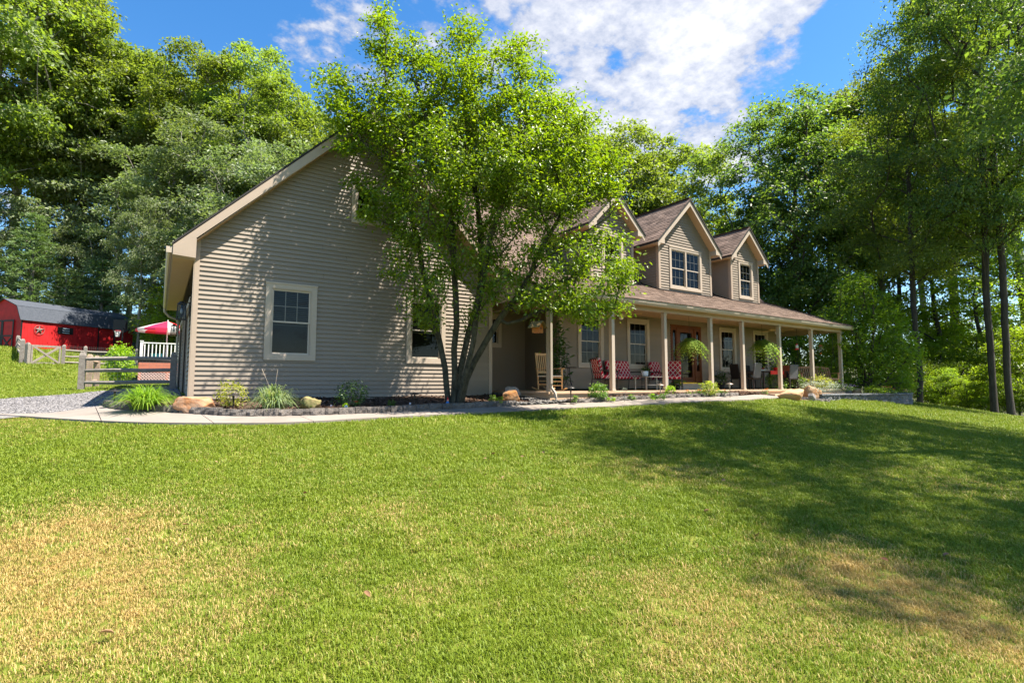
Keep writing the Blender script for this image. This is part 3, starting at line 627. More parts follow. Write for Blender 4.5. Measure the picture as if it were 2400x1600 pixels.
# edge of the porch bed
RE = smooth_poly([tuple(gpt(*q)[:2]) for q in [(1331,949),(1352,950),(1450,944.5),(1560,938),(1650,934),(1715,932.5),(1733,931)]], 6)
WL = smooth_poly([tuple(gpt(*q)[:2]) for q in [(-60,975),(40,982),(170,990.5),(330,997),(545,1000),(700,997),(900,984),(1100,974),(1300,962.5),(1450,955),(1600,947),(1750,940),(1845,936.5),(1900,935)]], 6)   # lawn side of the walk
print('LE', LE[0], LE[24], LE[-1]); print('RE', RE[0], RE[-1]); print('WL', WL[0], WL[-1], gpt(1733,931), gpt(1845,936.5))
DRV = [tuple(gpt(*q)[:2]) for q in [(-60,974),(25,977),(120,975),(235,961)]]
DRIVE = [(-30, 6)]+DRV+[LE[0], (-.5, 14.75), (.48, 14.6), (.5, 22.5), (-.3, 21.0), (-1.9, 18.0), (-4, 17.2), (-7.5, 15.8), (-14, 14.2), (-30, 12.5)]
BED_L = LE+[(8.3, 11.2), (8.3, 13.4), (.55, 13.4), (.5, 14.6), (-.5, 14.75)]
ROCKS = [LE[-1], (LE[-1][0]-.5, 11.3), (8.25, 11.2), (8.3, 15.2), (8.7, 15.2), (8.72, 11.2), (9.5, 11.15), RE[2], RE[0]]
BED_R = RE+[(19.0, 10.95), (19.0, 11.2), (9.3, 11.2), (9.2, 10.9)]
WALK = WL+[(20.6, 10.75), (20.4, 11.0), (18.9, 11.0)]+RE[::-1]+[(RE[0][0]-.4, RE[0][1]-.05), (LE[-1][0]+.1, LE[-1][1]-.06)]+LE[::-1]+[DRV[2], DRV[1], DRV[0]]
PL = smooth_poly([pt(1925,930,21.0)[:2], pt(1965,930,22.0)[:2], pt(2030,930,22.5)[:2], pt(2090,930,22.9)[:2], pt(2126,930,23.5)[:2], pt(2138,930,24.6)[:2], pt(2128,930,26.0)[:2], pt(2090,930,27.0)[:2]], 8)
BED_3 = [(20.6, 10.75), tuple(gpt(1835,939)[:2]), tuple(gpt(1880,941)[:2])]+PL[:-2]+[tuple(pt(2050,930,28)[:2]), tuple(pt(1960,930,27)[:2]), (25.3, 13.0), (25.3, 11.2), (20.45, 11.15)]
for i, q in enumerate((DRIVE, BED_L, BED_R, WALK)): pass
# ground sheet
def axis(a, b, fine0, fine1, step, coarse):
    l = list(np.arange(fine0, fine1+1e-6, step)); x = fine1; s = step
    while x < b: s = min(s*1.25, coarse); x += s; l.append(x)
    x = fine0; s = step
    while x > a: s = min(s*1.25, coarse); x -= s; l.insert(0, x)
    return np.array(l)
def grid_sheet(name, m, xs, ys, keep=None, dz=0.0):
    nx, ny = len(xs), len(ys); X, Y = np.meshgrid(xs, ys); P = np.column_stack([X.ravel(), Y.ravel()]); z = ground_np(P)+dz
    V = np.column_stack([P, z]); i, j = np.meshgrid(np.arange(nx-1), np.arange(ny-1)); b = (j*nx+i).ravel()
    Fq = np.column_stack([b, b+1, b+nx+1, b+nx])
    if keep is not None: c = V[Fq].mean(1)[:, :2]; Fq = Fq[keep(c)]
    me = mesh_np(name, V, faces4=Fq, mat=m, smooth=True); return link(name, me)
g = M['ground'] = bpy.data.materials.new('ground'); g.use_nodes = True; t = g.node_tree; b = t.nodes['Principled BSDF']; b.inputs['Roughness'].default_value = .95; b.inputs['Specular IOR Level'].default_value = .1
geo = t.nodes.new('ShaderNodeNewGeometry')
def tn(scale, detail=4, rough=.6): n = t.nodes.new('ShaderNodeTexNoise'); n.inputs['Scale'].default_value = scale; n.inputs['Detail'].default_value = detail; n.inputs['Roughness'].default_value = rough; t.links.new(geo.outputs['Position'], n.inputs['Vector']); return n.outputs[0]
def tmix(f, a, b2): n = t.nodes.new('ShaderNodeMix'); n.data_type = 'RGBA'; [t.links.new(v, n.inputs[k]) if hasattr(v, 'is_output') else n.inputs.__getitem__(k).__setattr__('default_value', v) for k, v in ((0, f), (6, a), (7, b2))]; return n.outputs[2]
def tramp(v, a, b2): n = t.nodes.new('ShaderNodeMapRange'); n.interpolation_type = 'SMOOTHSTEP'; n.inputs['From Min'].default_value = a; n.inputs['From Max'].default_value = b2; t.links.new(v, n.inputs['Value']); return n.outputs[0]
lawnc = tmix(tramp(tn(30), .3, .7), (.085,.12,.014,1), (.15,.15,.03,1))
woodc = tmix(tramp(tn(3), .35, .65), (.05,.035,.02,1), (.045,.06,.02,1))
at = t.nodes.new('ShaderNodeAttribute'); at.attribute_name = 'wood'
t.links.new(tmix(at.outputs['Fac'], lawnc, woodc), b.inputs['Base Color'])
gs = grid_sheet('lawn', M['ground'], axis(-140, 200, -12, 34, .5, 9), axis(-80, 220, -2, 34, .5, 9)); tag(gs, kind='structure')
# where the woodland floor takes over from mown grass (0..1 per vertex)
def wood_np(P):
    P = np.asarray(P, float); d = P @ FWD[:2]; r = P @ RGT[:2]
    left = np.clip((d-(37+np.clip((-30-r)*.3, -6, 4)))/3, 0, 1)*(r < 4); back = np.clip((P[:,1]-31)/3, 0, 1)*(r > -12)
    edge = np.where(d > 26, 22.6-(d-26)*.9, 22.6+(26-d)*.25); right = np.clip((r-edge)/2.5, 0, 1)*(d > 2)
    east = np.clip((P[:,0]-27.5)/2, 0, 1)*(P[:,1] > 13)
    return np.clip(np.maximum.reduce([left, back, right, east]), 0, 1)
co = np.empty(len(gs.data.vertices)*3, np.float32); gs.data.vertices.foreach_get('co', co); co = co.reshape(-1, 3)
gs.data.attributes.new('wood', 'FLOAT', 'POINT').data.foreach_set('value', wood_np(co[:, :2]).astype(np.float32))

def flat_poly(name, poly, m, dz, parent=None, step=.4, kind='structure', thick=0.0, extra=None):
    """a sheet over a polygon that follows the terrain"""
    bm = bmesh.new(); vs_ = [bm.verts.new((p[0], p[1], 0)) for p in poly]
    try: f = bm.faces.new(vs_)
    except Exception: bm.free(); raise
    bmesh.ops.triangulate(bm, faces=bm.faces[:])
    for ax, lo, hi in ((0, min(p[0] for p in poly), max(p[0] for p in poly)), (1, min(p[1] for p in poly), max(p[1] for p in poly))):
        x = math.floor(lo)
        while x < hi:
            n = (1,0,0) if ax == 0 else (0,1,0); c = (x,0,0) if ax == 0 else (0,x,0)
            bmesh.ops.bisect_plane(bm, geom=bm.verts[:]+bm.edges[:]+bm.faces[:], plane_co=c, plane_no=n, dist=1e-5); x += step
    bm.verts.ensure_lookup_table(); P = np.array([v.co[:2] for v in bm.verts]); z = ground_np(P)+dz
    if extra is not None: z = z+extra(P)
    for v, h in zip(bm.verts, z): v.co.z = h
    if thick:
        r = bmesh.ops.extrude_face_region(bm, geom=bm.faces[:]); 
        for e in r['geom']:
            if isinstance(e, bmesh.types.BMVert): e.co.z -= thick
    bmesh.ops.recalc_face_normals(bm, faces=bm.faces[:])
    me = bpy.data.meshes.new(name); bm.to_mesh(me); bm.free(); me.materials.append(m)
    if not thick and len(me.polygons) and sum(p.normal.z for p in me.polygons) < 0: me.flip_normals()
    o = link(name, me, parent)
    if kind: o['kind'] = kind
    return o
M['gravel'] = mat('gravel', (.12,.115,.12), .95, color2=(.27,.25,.235), scale=28, bump=.7, bscale=70, detail=8)
flat_poly('driveway', DRIVE, M['gravel'], .04)
# walk cut into poured panels by narrow joints
import itertools
M['walk'] = mat('walk_concrete', (.19,.16,.135), .85, color2=(.255,.22,.19), scale=1.3, bump=.06, bscale=160)
walk = thing('walkway', None, None, (0,0,0)); walk['kind'] = 'structure'; del walk['kind']; walk['kind'] = 'structure'
def clip_half(poly, n, c):              # keep the side where n.p >= c
    o = []
    for i in range(len(poly)):
        a, b_ = poly[i], poly[(i+1) % len(poly)]; da = a[0]*n[0]+a[1]*n[1]-c; db = b_[0]*n[0]+b_[1]*n[1]-c
        if da >= 0: o.append(a)
        if (da >= 0) != (db >= 0): s_ = da/(da-db); o.append((a[0]+(b_[0]-a[0])*s_, a[1]+(b_[1]-a[1])*s_))
    return o
us = [-9, -4.2, -2.4, -.9, .6, 2.1, 3.6, 5.1, 6.6, 8.1, 9.6, 11.2, 12.8, 14.4, 16, 17.6, 19.2, 21.5]
for a, b_ in zip(us[:-1], us[1:]):
    q = clip_half(clip_half(WALK, (1, .12), a+.006), (-1, -.12), -(b_-.006))
    if len(q) < 3: continue
    q2 = [q[0]]
    for p in q[1:]:
        if math.dist(p, q2[-1]) > .004: q2.append(p)
    if len(q2) > 2 and math.dist(q2[0], q2[-1]) < .004: q2.pop()
    if len(q2) > 2: flat_poly('panel', q2, M['walk'], .055, walk, thick=.1, kind=None)
M['mulch'] = mat('mulch', (.045,.026,.018), .95, color2=(.11,.065,.045), scale=22, bump=.9, bscale=55)
def bed_h(P): return .06+.02*np.sin(P[:,0]*3.1)*np.cos(P[:,1]*4.3)
def bedL_h(P): return np.clip((P[:,1]-10.3)/2.6, 0, 1)*.02+.085+.025*np.sin(P[:,0]*2.3+P[:,1])
def inset(poly, other=None): return poly
BED_Lm = [(p[0]+(.0 if i else .12), p[1]+.1) for i, p in enumerate(LE)]+[(8.25, 11.2), (8.25, 13.38), (.57, 13.38), (.5, 14.55), (-.45, 14.7)]
flat_poly('garden_bed', BED_Lm, M['mulch'], .0, extra=bedL_h)
BED_Rm = [(p[0], p[1]+.1) for p in RE]+[(18.95, 11.0), (18.95, 11.2), (9.25, 11.2), (9.2, 10.95)]
flat_poly('garden_bed', BED_Rm, M['mulch'], .0, extra=lambda P: .085+.02*np.sin(P[:,0]*3))
flat_poly('garden_bed', BED_3, M['mulch'], .03, extra=lambda P: .03*np.sin(P[:,0]*2)*np.sin(P[:,1]*3)+.03)
def bed_z(x, y): return ground(x, y)+.09
# bark chips lying loose on the beds
def chips(polys, n, z0, seed):
    r = np.random.default_rng(seed); V = []; Fc = []; T = []
    for poly, h in polys:
        a = np.array(poly); lo, hi = a.min(0), a.max(0); P = r.uniform(lo, hi, (n*4, 2)); P = P[inside(P, poly)][:n]
        z = ground_np(P)+h(P)
        for (x, y), zz in zip(P, z):
            L_, W_ = r.uniform(.02, .06), r.uniform(.008, .02); th = r.uniform(0, 6.28); dx, dy = math.cos(th), math.sin(th); ti = r.uniform(-.02, .03)
            o = len(V); V += [(x-dx*L_-dy*W_, y-dy*L_+dx*W_, zz+.004), (x+dx*L_-dy*W_, y+dy*L_+dx*W_, zz+.012+ti), (x+dx*L_+dy*W_, y+dy*L_-dx*W_, zz+.008+ti), (x-dx*L_+dy*W_, y-dy*L_-dx*W_, zz+.002)]
            Fc.append((o, o+1, o+2, o+3)); T.append(r.random())
    return np.array(V), np.array(Fc), T
v_, f_, t_ = chips([(BED_Lm, bedL_h), (BED_Rm, lambda P: .085+.02*np.sin(P[:,0]*3))], 5200, 0, 3)
M['chip'] = mat('bark_chip', (.10,.062,.042), .9, tintvar=1.3, spec=.15)
tag(link('bark_mulch', mesh_np('bark_mulch', v_, faces4=f_, tint=t_, mat=M['chip'])), 'dark shredded bark mulch spread over the garden beds by the house', 'mulch', kind='stuff')
# river stones round the downspout
def pebble_mesh(P, z, r, smin, smax):
    base = np.array([(0,0,1),(1,0,.1),(.3,.95,.05),(-.8,.6,0),(-.8,-.6,.05),(.3,-.95,.1),(0,0,-.8)]); tri = np.array([(0,1,2),(0,2,3),(0,3,4),(0,4,5),(0,5,1),(6,2,1),(6,3,2),(6,4,3),(6,5,4),(6,1,5)])
    n = len(P); s_ = r.uniform(smin, smax, (n,1,1))*np.array([1.25,.9,.6])*r.uniform(.75,1.25,(n,1,3)); B = base[None]*s_*r.uniform(.85,1.15,(n,7,1)); a = r.uniform(0,6.28,n); c, s2 = np.cos(a)[:,None], np.sin(a)[:,None]
    X = B[:,:,0]*c-B[:,:,1]*s2; Y = B[:,:,0]*s2+B[:,:,1]*c; V = np.stack([X+P[:,0][:,None], Y+P[:,1][:,None], B[:,:,2]+z[:,None]], -1).reshape(-1,3)
    return V, (tri[None]+7*np.arange(n)[:,None,None]).reshape(-1,3), np.repeat(r.random(n), 10)
r = np.random.default_rng(11); a = np.array(ROCKS); P = r.uniform(a.min(0), a.max(0), (9000,2)); P = P[inside(P, ROCKS)][:2600]
v_, f_, t_ = pebble_mesh(P, ground_np(P)+.05+r.uniform(0,.05,len(P)), r, .025, .06)
M['pebble'] = mat('river_stone', (.13,.118,.105), .7, color2=(.07,.068,.066), scale=9, tintvar=1.5, spec=.3)
tag(link('river_stones', mesh_np('river_stones', v_, tris=f_, tint=t_, mat=M['pebble'], smooth=True)), 'grey rounded river stones around the foot of the corner downspout', 'stones', kind='stuff')
flat_poly('stone_bed', ROCKS, M['mulch'], .045)
r = np.random.default_rng(12); a = np.array(DRIVE); P = r.uniform((-12,9),(1,22), (60000,2)); P = P[inside(P, DRIVE)][:16000]
v_, f_, t_ = pebble_mesh(P, ground_np(P)+.042, r, .010, .024)
M['gravel_s'] = mat('gravel_stone', (.21,.195,.19), .9, color2=(.14,.135,.14), scale=6, tintvar=1.2)
tag(link('driveway_gravel', mesh_np('driveway_gravel', v_, tris=f_, tint=t_, mat=M['gravel_s'])), 'loose grey gravel covering the driveway beside the garage', 'gravel', kind='stuff')

# ---- split-face stone edging: every block is its own part -------------
M['stone'] = mat('split_stone', (.165,.14,.12), .9, color2=(.08,.072,.067), scale=11, rnd=.45, bump=.9, bscale=45)
def rough_block(L_, W_, H_, seed, rough=.018, nx=5, nz=3):
    """a block with a chiselled front (-Y) and top edge; origin at the centre of its base"""
    r = random.Random(seed); bm = bmesh.new(); V = {}
    ny = 2
    def vid(i, j, k):
        if (i,j,k) not in V:
            x = (i/nx-.5)*L_; y = (j/ny-.5)*W_; z = k/nz*H_
            if j == 0: y += r.uniform(-1, .6)*rough*(1.0 if 0 < k < nz and 0 < i < nx else .45); x += 0 if i in (0,nx) else r.uniform(-.4,.4)*rough; z += r.uniform(-.5,.5)*rough if 0 < k < nz else 0
            if j == 0 and k == nz: y += .022; z -= .008*r.random()
            if j == 0 and i in (0, nx): y += .012
            if k == nz and j: z += r.uniform(-.006,.006)
            V[(i,j,k)] = bm.verts.new((x,y,z))
        return V[(i,j,k)]
    for i in range(nx):
        for k in range(nz): bm.faces.new((vid(i,0,k),vid(i+1,0,k),vid(i+1,0,k+1),vid(i,0,k+1)))
        for j in range(ny): bm.faces.new((vid(i,j,nz),vid(i+1,j,nz),vid(i+1,j+1,nz),vid(i,j+1,nz)))
    for k in range(nz):
        for j in range(ny):
            bm.faces.new((vid(0,j,k),vid(0,j,k+1),vid(0,j+1,k+1),vid(0,j+1,k))); bm.faces.new((vid(nx,j,k),vid(nx,j+1,k),vid(nx,j+1,k+1),vid(nx,j,k+1)))
    bmesh.ops.recalc_face_normals(bm, faces=bm.faces[:])
    me = bpy.data.meshes.new('stone'); bm.to_mesh(me); bm.free(); me.materials.append(M['stone']); return me
blocks = [rough_block(1.0, .15, 1.0, s, rough=.03) for s in range(8)]
def edging(line, label, lmin, lmax, h, dz):
    e = thing('stone_edging', label, 'edging', (0,0,0), group='stone edging of the garden beds')
    pts_ = [np.array(p) for p in line]; seg = [0]
    for a_, b_ in zip(pts_[:-1], pts_[1:]): seg.append(seg[-1]+np.linalg.norm(b_-a_))
    at_ = lambda s_: np.array([np.interp(s_, seg, [p[0] for p in pts_]), np.interp(s_, seg, [p[1] for p in pts_])])
    s0 = 0; r_ = random.Random(5)
    while s0 < seg[-1]-.05:
        l = min(r_.uniform(lmin, lmax), seg[-1]-s0); a_, b_ = at_(s0), at_(s0+l); m = (a_+b_)/2; d_ = b_-a_; ln = np.linalg.norm(d_)
        o = bpy.data.objects.new('stone', r_.choice(blocks)); col.objects.link(o); o.parent = e
        n_ = np.array([-d_[1], d_[0]])/ln
        o.location = (m[0]+n_[0]*.075, m[1]+n_[1]*.075, ground(m[0], m[1])+dz); o.rotation_euler = (r_.uniform(-.03,.03), r_.uniform(-.012,.012), math.atan2(d_[1], d_[0])+r_.uniform(-.03,.03)); o.scale = ((ln-.008)*(1 if r_.random() < .5 else 1), 1, h*r_.uniform(.93,1.06))
        s0 += l
    return e
edging(LE, 'row of rough dark stone blocks edging the bed below the garage gable', .24, .33, .165, .02)
edging(RE, 'row of rough stone blocks edging the mulch bed along the porch', .30, .42, .15, .02)
edging([(20.62, 10.74), (21.1, 10.5), (21.7, 10.2)], 'short row of edging stones between the porch step and the boulders', .3, .36, .13, .02)
# ================================================================== TREES
def grow(skel, attr, step=.55, w_base=.35, droop=0.0, seed=0):
    """skel: list of (pos, parent); every attractor is joined to the skeleton by a curved branch"""
    r = np.random.default_rng(seed); nodes = [np.array(p, float) for p, _ in skel]; par = [q for _, q in skel]
    dist0 = [0.0]*len(nodes)
    for i, q in enumerate(par): dist0[i] = 0 if q < 0 else dist0[q]+np.linalg.norm(nodes[i]-nodes[q])
    A = np.array(attr); base = nodes[0]; order = np.argsort([np.min(np.linalg.norm(np.array(nodes)-a, axis=1)) for a in A])
    cap = len(nodes)+len(A)*14; NP = np.zeros((cap, 3)); ND = np.zeros(cap); NP[:len(nodes)] = nodes; ND[:len(nodes)] = dist0; n = len(nodes); tips = []
    for i in order:
        a = A[i]; d = np.linalg.norm(NP[:n]-a, axis=1); up = np.maximum(0, NP[:n,2]-a[2]+.15)      # prefer joining from below
        j = int(np.argmin(d+w_base*ND[:n]+1.3*up)); p = NP[j].copy(); L_ = d[j]; m = max(1, int(L_/step)); m = min(m, 12); prev = j
        mid = (p+a)/2+np.array([0,0,.12*L_])+r.normal(0, .06*L_, 3)
        for k in range(1, m+1):
            t = k/m; q = (1-t)**2*p+2*t*(1-t)*mid+t*t*a
            NP[n] = q; ND[n] = ND[prev]+np.linalg.norm(q-NP[prev]); par.append(prev); prev = n; n += 1
        tips.append(prev)
    return NP[:n], par, tips
def limbs_mesh(NP, par, tips, r_tip, power, r_base=None, sides=6, min_r=0.0, flare=0.0):
    n = len(NP); w = np.zeros(n)
    for t in tips: w[t] += 1
    for i in range(n-1, -1, -1):
        if par[i] >= 0: w[par[i]] += max(w[i], .3)
    w = np.maximum(w, .3); rad = r_tip*w**power
    if r_base: rad *= r_base/rad[0] if False else 1; rad = np.minimum(rad, r_base)
    ch = [[] for _ in range(n)]
    for i, q in enumerate(par):
        if q >= 0: ch[q].append(i)
    V = []; Fq = []
    stack = [(0, None)]
    while stack:
        s0, pre = stack.pop(); chain = ([pre] if pre is not None else [])+[s0]
        while ch[chain[-1]]:
            c = sorted(ch[chain[-1]], key=lambda k: -w[k])
            for o in c[1:]: stack.append((o, chain[-1]))
            chain.append(c[0])
        if len(chain) < 2 or rad[chain[-1 if pre is None else 1]] < min_r: continue
        P = NP[chain]; Rr = rad[chain].copy()
        if pre is not None: Rr[0] = min(Rr[0], Rr[1]*1.15)
        elif flare: Rr[0] *= 1+flare; Rr[1] *= 1+flare*.25
        T = np.gradient(P, axis=0); T /= np.linalg.norm(T, axis=1)[:,None]+1e-9
        A = np.cross(T, (.3,.17,.2)); A /= np.linalg.norm(A, axis=1)[:,None]+1e-9; B = np.cross(T, A)
        sd = sides if Rr.max() > .05 else (5 if Rr.max() > .02 else 3); th = np.arange(sd)*2*np.pi/sd; o = len(V)
        ring = P[:,None]+(A[:,None]*np.cos(th)[None,:,None]+B[:,None]*np.sin(th)[None,:,None])*Rr[:,None,None]
        V.extend(ring.reshape(-1,3).tolist()); m = len(chain)
        for i in range(m-1):
            for k in range(sd): k2 = (k+1)%sd; Fq.append((o+i*sd+k, o+i*sd+k2, o+(i+1)*sd+k2, o+(i+1)*sd+k))
    return np.array(V), np.array(Fq)
def leaves_np(C, r, size, up=.65, out=None, aspect=.5, fold=.22, four=False, droop=.25):
    """C: leaf base points; returns V, F, tint"""
    n = len(C); nrm = r.normal(0, 1, (n,3))*.55+np.array([0,0,up]); 
    if out is not None: nrm += out*.35
    nrm /= np.linalg.norm(nrm, axis=1)[:,None]
    ax = r.normal(0, 1, (n,3)); 
    if out is not None: ax += out*.8
    ax[:,2] -= droop; ax -= nrm*(ax*nrm).sum(1)[:,None]; ax /= np.linalg.norm(ax, axis=1)[:,None]+1e-9; sd = np.cross(nrm, ax)
    L_ = size*r.uniform(.65, 1.3, n)[:,None]; W = L_*aspect*.5*r.uniform(.8, 1.2, n)[:,None]
    if four:
        a1 = C+ax*L_*.3; a2 = C+ax*L_*.68-nrm*L_*.05; tp = C+ax*L_-nrm*L_*.16
        V = np.stack([C, a1+sd*W*.85+nrm*W*fold, a2+sd*W*.8+nrm*W*fold, tp, a2-sd*W*.8+nrm*W*fold, a1-sd*W*.85+nrm*W*fold], 1).reshape(-1,3)
        q = np.array([(0,1,2,3),(0,3,4,5)]); Fq = (q[None]+6*np.arange(n)[:,None,None]).reshape(-1,4); return V, Fq, np.repeat(r.random(n), 2)
    m1 = C+ax*L_*.45; V = np.stack([C, m1+sd*W+nrm*W*fold, C+ax*L_-nrm*L_*.1, m1-sd*W+nrm*W*fold], 1).reshape(-1,3)
    q = np.array([(0,1,2),(0,2,3)]); Fq = (q[None]+4*np.arange(n)[:,None,None]).reshape(-1,3); return V, Fq, np.repeat(r.random(n), 2)
def spray(tips_p, r, per, sh, sv, size, centre, **k):
    """leaf points scattered in flattened sprays round each branch tip"""
    n = len(tips_p); C = np.repeat(tips_p, per, 0); g = r.normal(0, 1, (n*per, 3))*np.array([sh, sh, sv])*np.repeat(r.uniform(.65,1.25,(n,1)), per, 0)
    g[:,2] -= .12*(g[:,0]**2+g[:,1]**2)/max(sh,.1); C = C+g; out = C-centre; out /= np.linalg.norm(out, axis=1)[:,None]+1e-9
    V, Fq, T = leaves_np(C, r, size, out=out, **k)
    kk = len(Fq)//(n*per); sprayt = np.repeat(r.random(n), per*kk)
    return V, Fq, np.clip(.55*T+.45*sprayt, 0, 1)
def broadleaf(seed, H, crown0, rx, per, n_lobes, att, size, trunk_r, lean=.0, sh=.42, sv=.2, shape=1.0, forks=2):
    """a tree H m tall; crown from crown0 to the top, half-width rx"""
    r = np.random.default_rng(seed); sk = [((0,0,-.3), -1)]; zt = crown0*H
    k = int(H*.72/.8); x = y = 0.0; lx, ly = r.normal(0, lean*.5, 2)
    for i in range(1, k+1):
        x += lx*.8/8+r.normal(0,.035); y += ly*.8/8+r.normal(0,.035); sk.append(((x, y, i*.8-.3), len(sk)-1))
    trunk_n = len(sk)
    # lobes: rounded masses of foliage with gaps between
    L_ = []; cz = (zt+H)/2; rz = (H-zt)/2
    for i in range(n_lobes):
        t = (i+.5)/n_lobes; ph = i*2.4+r.uniform(-.5,.5); zz = -1+2*t; rr = math.sqrt(max(0,1-abs(zz)**(2.2*shape)))
        f = r.uniform(.62,.9); L_.append((np.array([x*.6+rx*rr*f*math.cos(ph), y*.6+rx*rr*f*math.sin(ph), cz+rz*zz*.86]), rx*r.uniform(.34,.52)))
    A = []
    for c, rad in L_:
        m = int(att/n_lobes*r.uniform(.8,1.2)); q = r.normal(0,1,(m,3)); q /= np.linalg.norm(q,axis=1)[:,None]; q[:,2] = np.where(q[:,2] < -.35, -q[:,2]*.6, q[:,2])
        A += list(c+q*rad*np.array([1,1,.75])*r.uniform(.72,1.08,(m,1)))
    A = np.array(A); A = A[A[:,2] > zt*.9]; A[:,2] = np.minimum(A[:,2], H-.15)
    NP, par, tips = grow(sk, A, step=.7, w_base=.25, seed=seed)
    lv, lf = limbs_mesh(NP, par, tips, .011, .53, trunk_r, sides=8, min_r=.0, flare=.3)
    V, Fq, T = spray(NP[tips], r, per, sh, sv, size, np.array([0,0,cz]))
    return (lv, lf), (V, Fq, T)
M['bark'] = mat('bark', (.15,.13,.11), .95, color2=(.28,.26,.235), scale=7, stretch=(3,3,.6), bump=1.0, bscale=18, coord='obj')
M['bark2'] = mat('bark_dark', (.03,.024,.019), .95, color2=(.085,.074,.06), scale=6, stretch=(3,3,.5), bump=1.0, bscale=16, coord='obj')
M['oak'] = leaf_mat('oak_leaf', (.085,.128,.030), (.165,.215,.045), trans=.5, tcol=(2.1,2.1,.6))
M['maple'] = leaf_mat('maple_leaf', (.052,.105,.040), (.120,.165,.040), trans=.5, tcol=(2.1,2.1,.6))
M['grey'] = leaf_mat('grey_oak_leaf', (.125,.165,.080), (.205,.24,.115), trans=.38, tcol=(1.5,1.7,.7))
M['lime'] = leaf_mat('bright_leaf', (.120,.190,.020), (.21,.27,.03), trans=.6, tcol=(1.9,2.0,.6))
M['pine'] = leaf_mat('pine_needle', (.085,.135,.050), (.14,.19,.065), trans=.25, rough=.6)
KIND = {}
def kind(name, leafm, bark, *a, **k):
    (lv, lf), (V, Fq, T) = broadleaf(*a, **k)
    KIND[name] = (mesh_np('trunk', lv, faces4=lf, mat=M[bark], smooth=True), mesh_np('crown', V, tris=Fq, tint=T, mat=M[leafm]), a[1])
#       kind         leaf   bark    seed H  crown0 rx per lobes att size trunk
kind('oak_a',  'oak',  'bark',  1, 18, .34, 4.2, 104, 17, 280, .235, .26, lean=.5, sh=.40, sv=.16)
kind('oak_b',  'oak',  'bark',  2, 20, .42, 3.6, 100, 16, 260, .235, .24, lean=.8, sh=.40, sv=.16)
kind('oak_c',  'grey', 'bark',  3, 15, .28, 4.0, 86, 15, 220, .22, .20, lean=.4, sh=.40, sv=.15)
kind('oak_d',  'grey', 'bark',  4, 11, .16, 3.6, 84, 12, 180, .21, .15, lean=.5, sh=.38, sv=.15)
kind('maple_a','maple','bark2', 5, 18, .16, 5.2, 105, 26, 440, .22, .27, lean=.3, shape=.9, sh=.4, sv=.16)
kind('lime_a', 'lime', 'bark2', 6, 13, .16, 3.4, 70, 13, 160, .19, .14, lean=.6, sh=.38, sv=.15)
kind('near_a', 'maple','bark2', 7, 21, .27, 4.8, 150, 24, 360, .155, .17, lean=.1, sh=.46, sv=.17)
kind('near_b', 'oak',  'bark2', 8, 21, .30, 4.4, 150, 21, 310, .155, .16, lean=.1, sh=.46, sv=.17)
kind('sapling','lime', 'bark2', 9, 6, .04, 2.0, 60, 10, 130, .16, .06, lean=.4, sh=.32, sv=.16)
kind('sapling_b','lime','bark2', 10, 6.5, .04, 2.3, 60, 11, 140, .17, .06, lean=.4, sh=.34, sv=.16)
def white_pine(seed, H, rx):
    r = np.random.default_rng(seed); tr = MB(); tr.tube([(0,0,-.2),(0.03,0,H*.5),(0,.05,H)], [H*.016,H*.010,.01], 7); C = []; Ax = []; br = MB()
    z = H*.10
    while z < H*.985:
        f = (1-z/H)**.75; n = r.integers(4, 7); p0 = r.uniform(0,6.28)
        for i in range(n):
            th = p0+i*6.28/n+r.uniform(-.3,.3); L_ = max(.25, rx*f*r.uniform(.7,1.1)); tip = np.array([math.cos(th)*L_, math.sin(th)*L_, z+L_*r.uniform(.02,.28)]); b = np.array([0,0,z])
            br.tube([b, b*.5+tip*.5+np.array([0,0,-.05*L_]), tip], [.022,.014,.004], 3, cap=False)
            m = int(9+L_*16)
            for k in range(m):
                t = r.uniform(.22,1.02); q = b+(tip-b)*t; sp = L_*.26*(1.15-t)+.12; g = r.normal(0,1,3)*np.array([sp,sp,.07]); C.append(q+g); d = (tip-b)/L_+r.normal(0,.55,3); d[2] += .25; Ax.append(d/np.linalg.norm(d))
        z += .34+.3*f
    C = np.array(C); Ax = np.array(Ax); n = len(C)
    # each tuft: five narrow needle blades
    V = []; Fq = []; T = []; 
    for j in range(6):
        ax = Ax+r.normal(0,.5,(n,3)); ax /= np.linalg.norm(ax,axis=1)[:,None]; sd = np.cross(ax, r.normal(0,1,(n,3))); sd /= np.linalg.norm(sd,axis=1)[:,None]; L_ = r.uniform(.16,.30,(n,1)); W = .012+.018*r.random((n,1))
        V.append(np.stack([C-sd*W*.5, C+ax*L_*.6+sd*W, C+ax*L_, C+ax*L_*.6-sd*W], 1).reshape(-1,3)); q = np.array([(0,1,2),(0,2,3)])
        Fq.append((q[None]+4*(np.arange(n)+j*n)[:,None,None]).reshape(-1,3)); T.append(np.repeat(r.random(n), 2))
    me = mesh_np('crown', np.concatenate(V), tris=np.concatenate(Fq), tint=np.concatenate(T), mat=M['pine'])
    tr.v += []; o = len(tr.v); tr.v.extend(br.v); tr.f.extend([tuple(i+o for i in f) for f in br.f]); tr.t.extend(br.t)
    t_ = tr.build('trunk', M['bark'], None, smooth=True); tm = t_.data; bpy.data.objects.remove(t_); return tm, me, H
KIND['pine_a'] = white_pine(21, 8, 2.3); KIND['pine_b'] = white_pine(22, 6, 2.0)
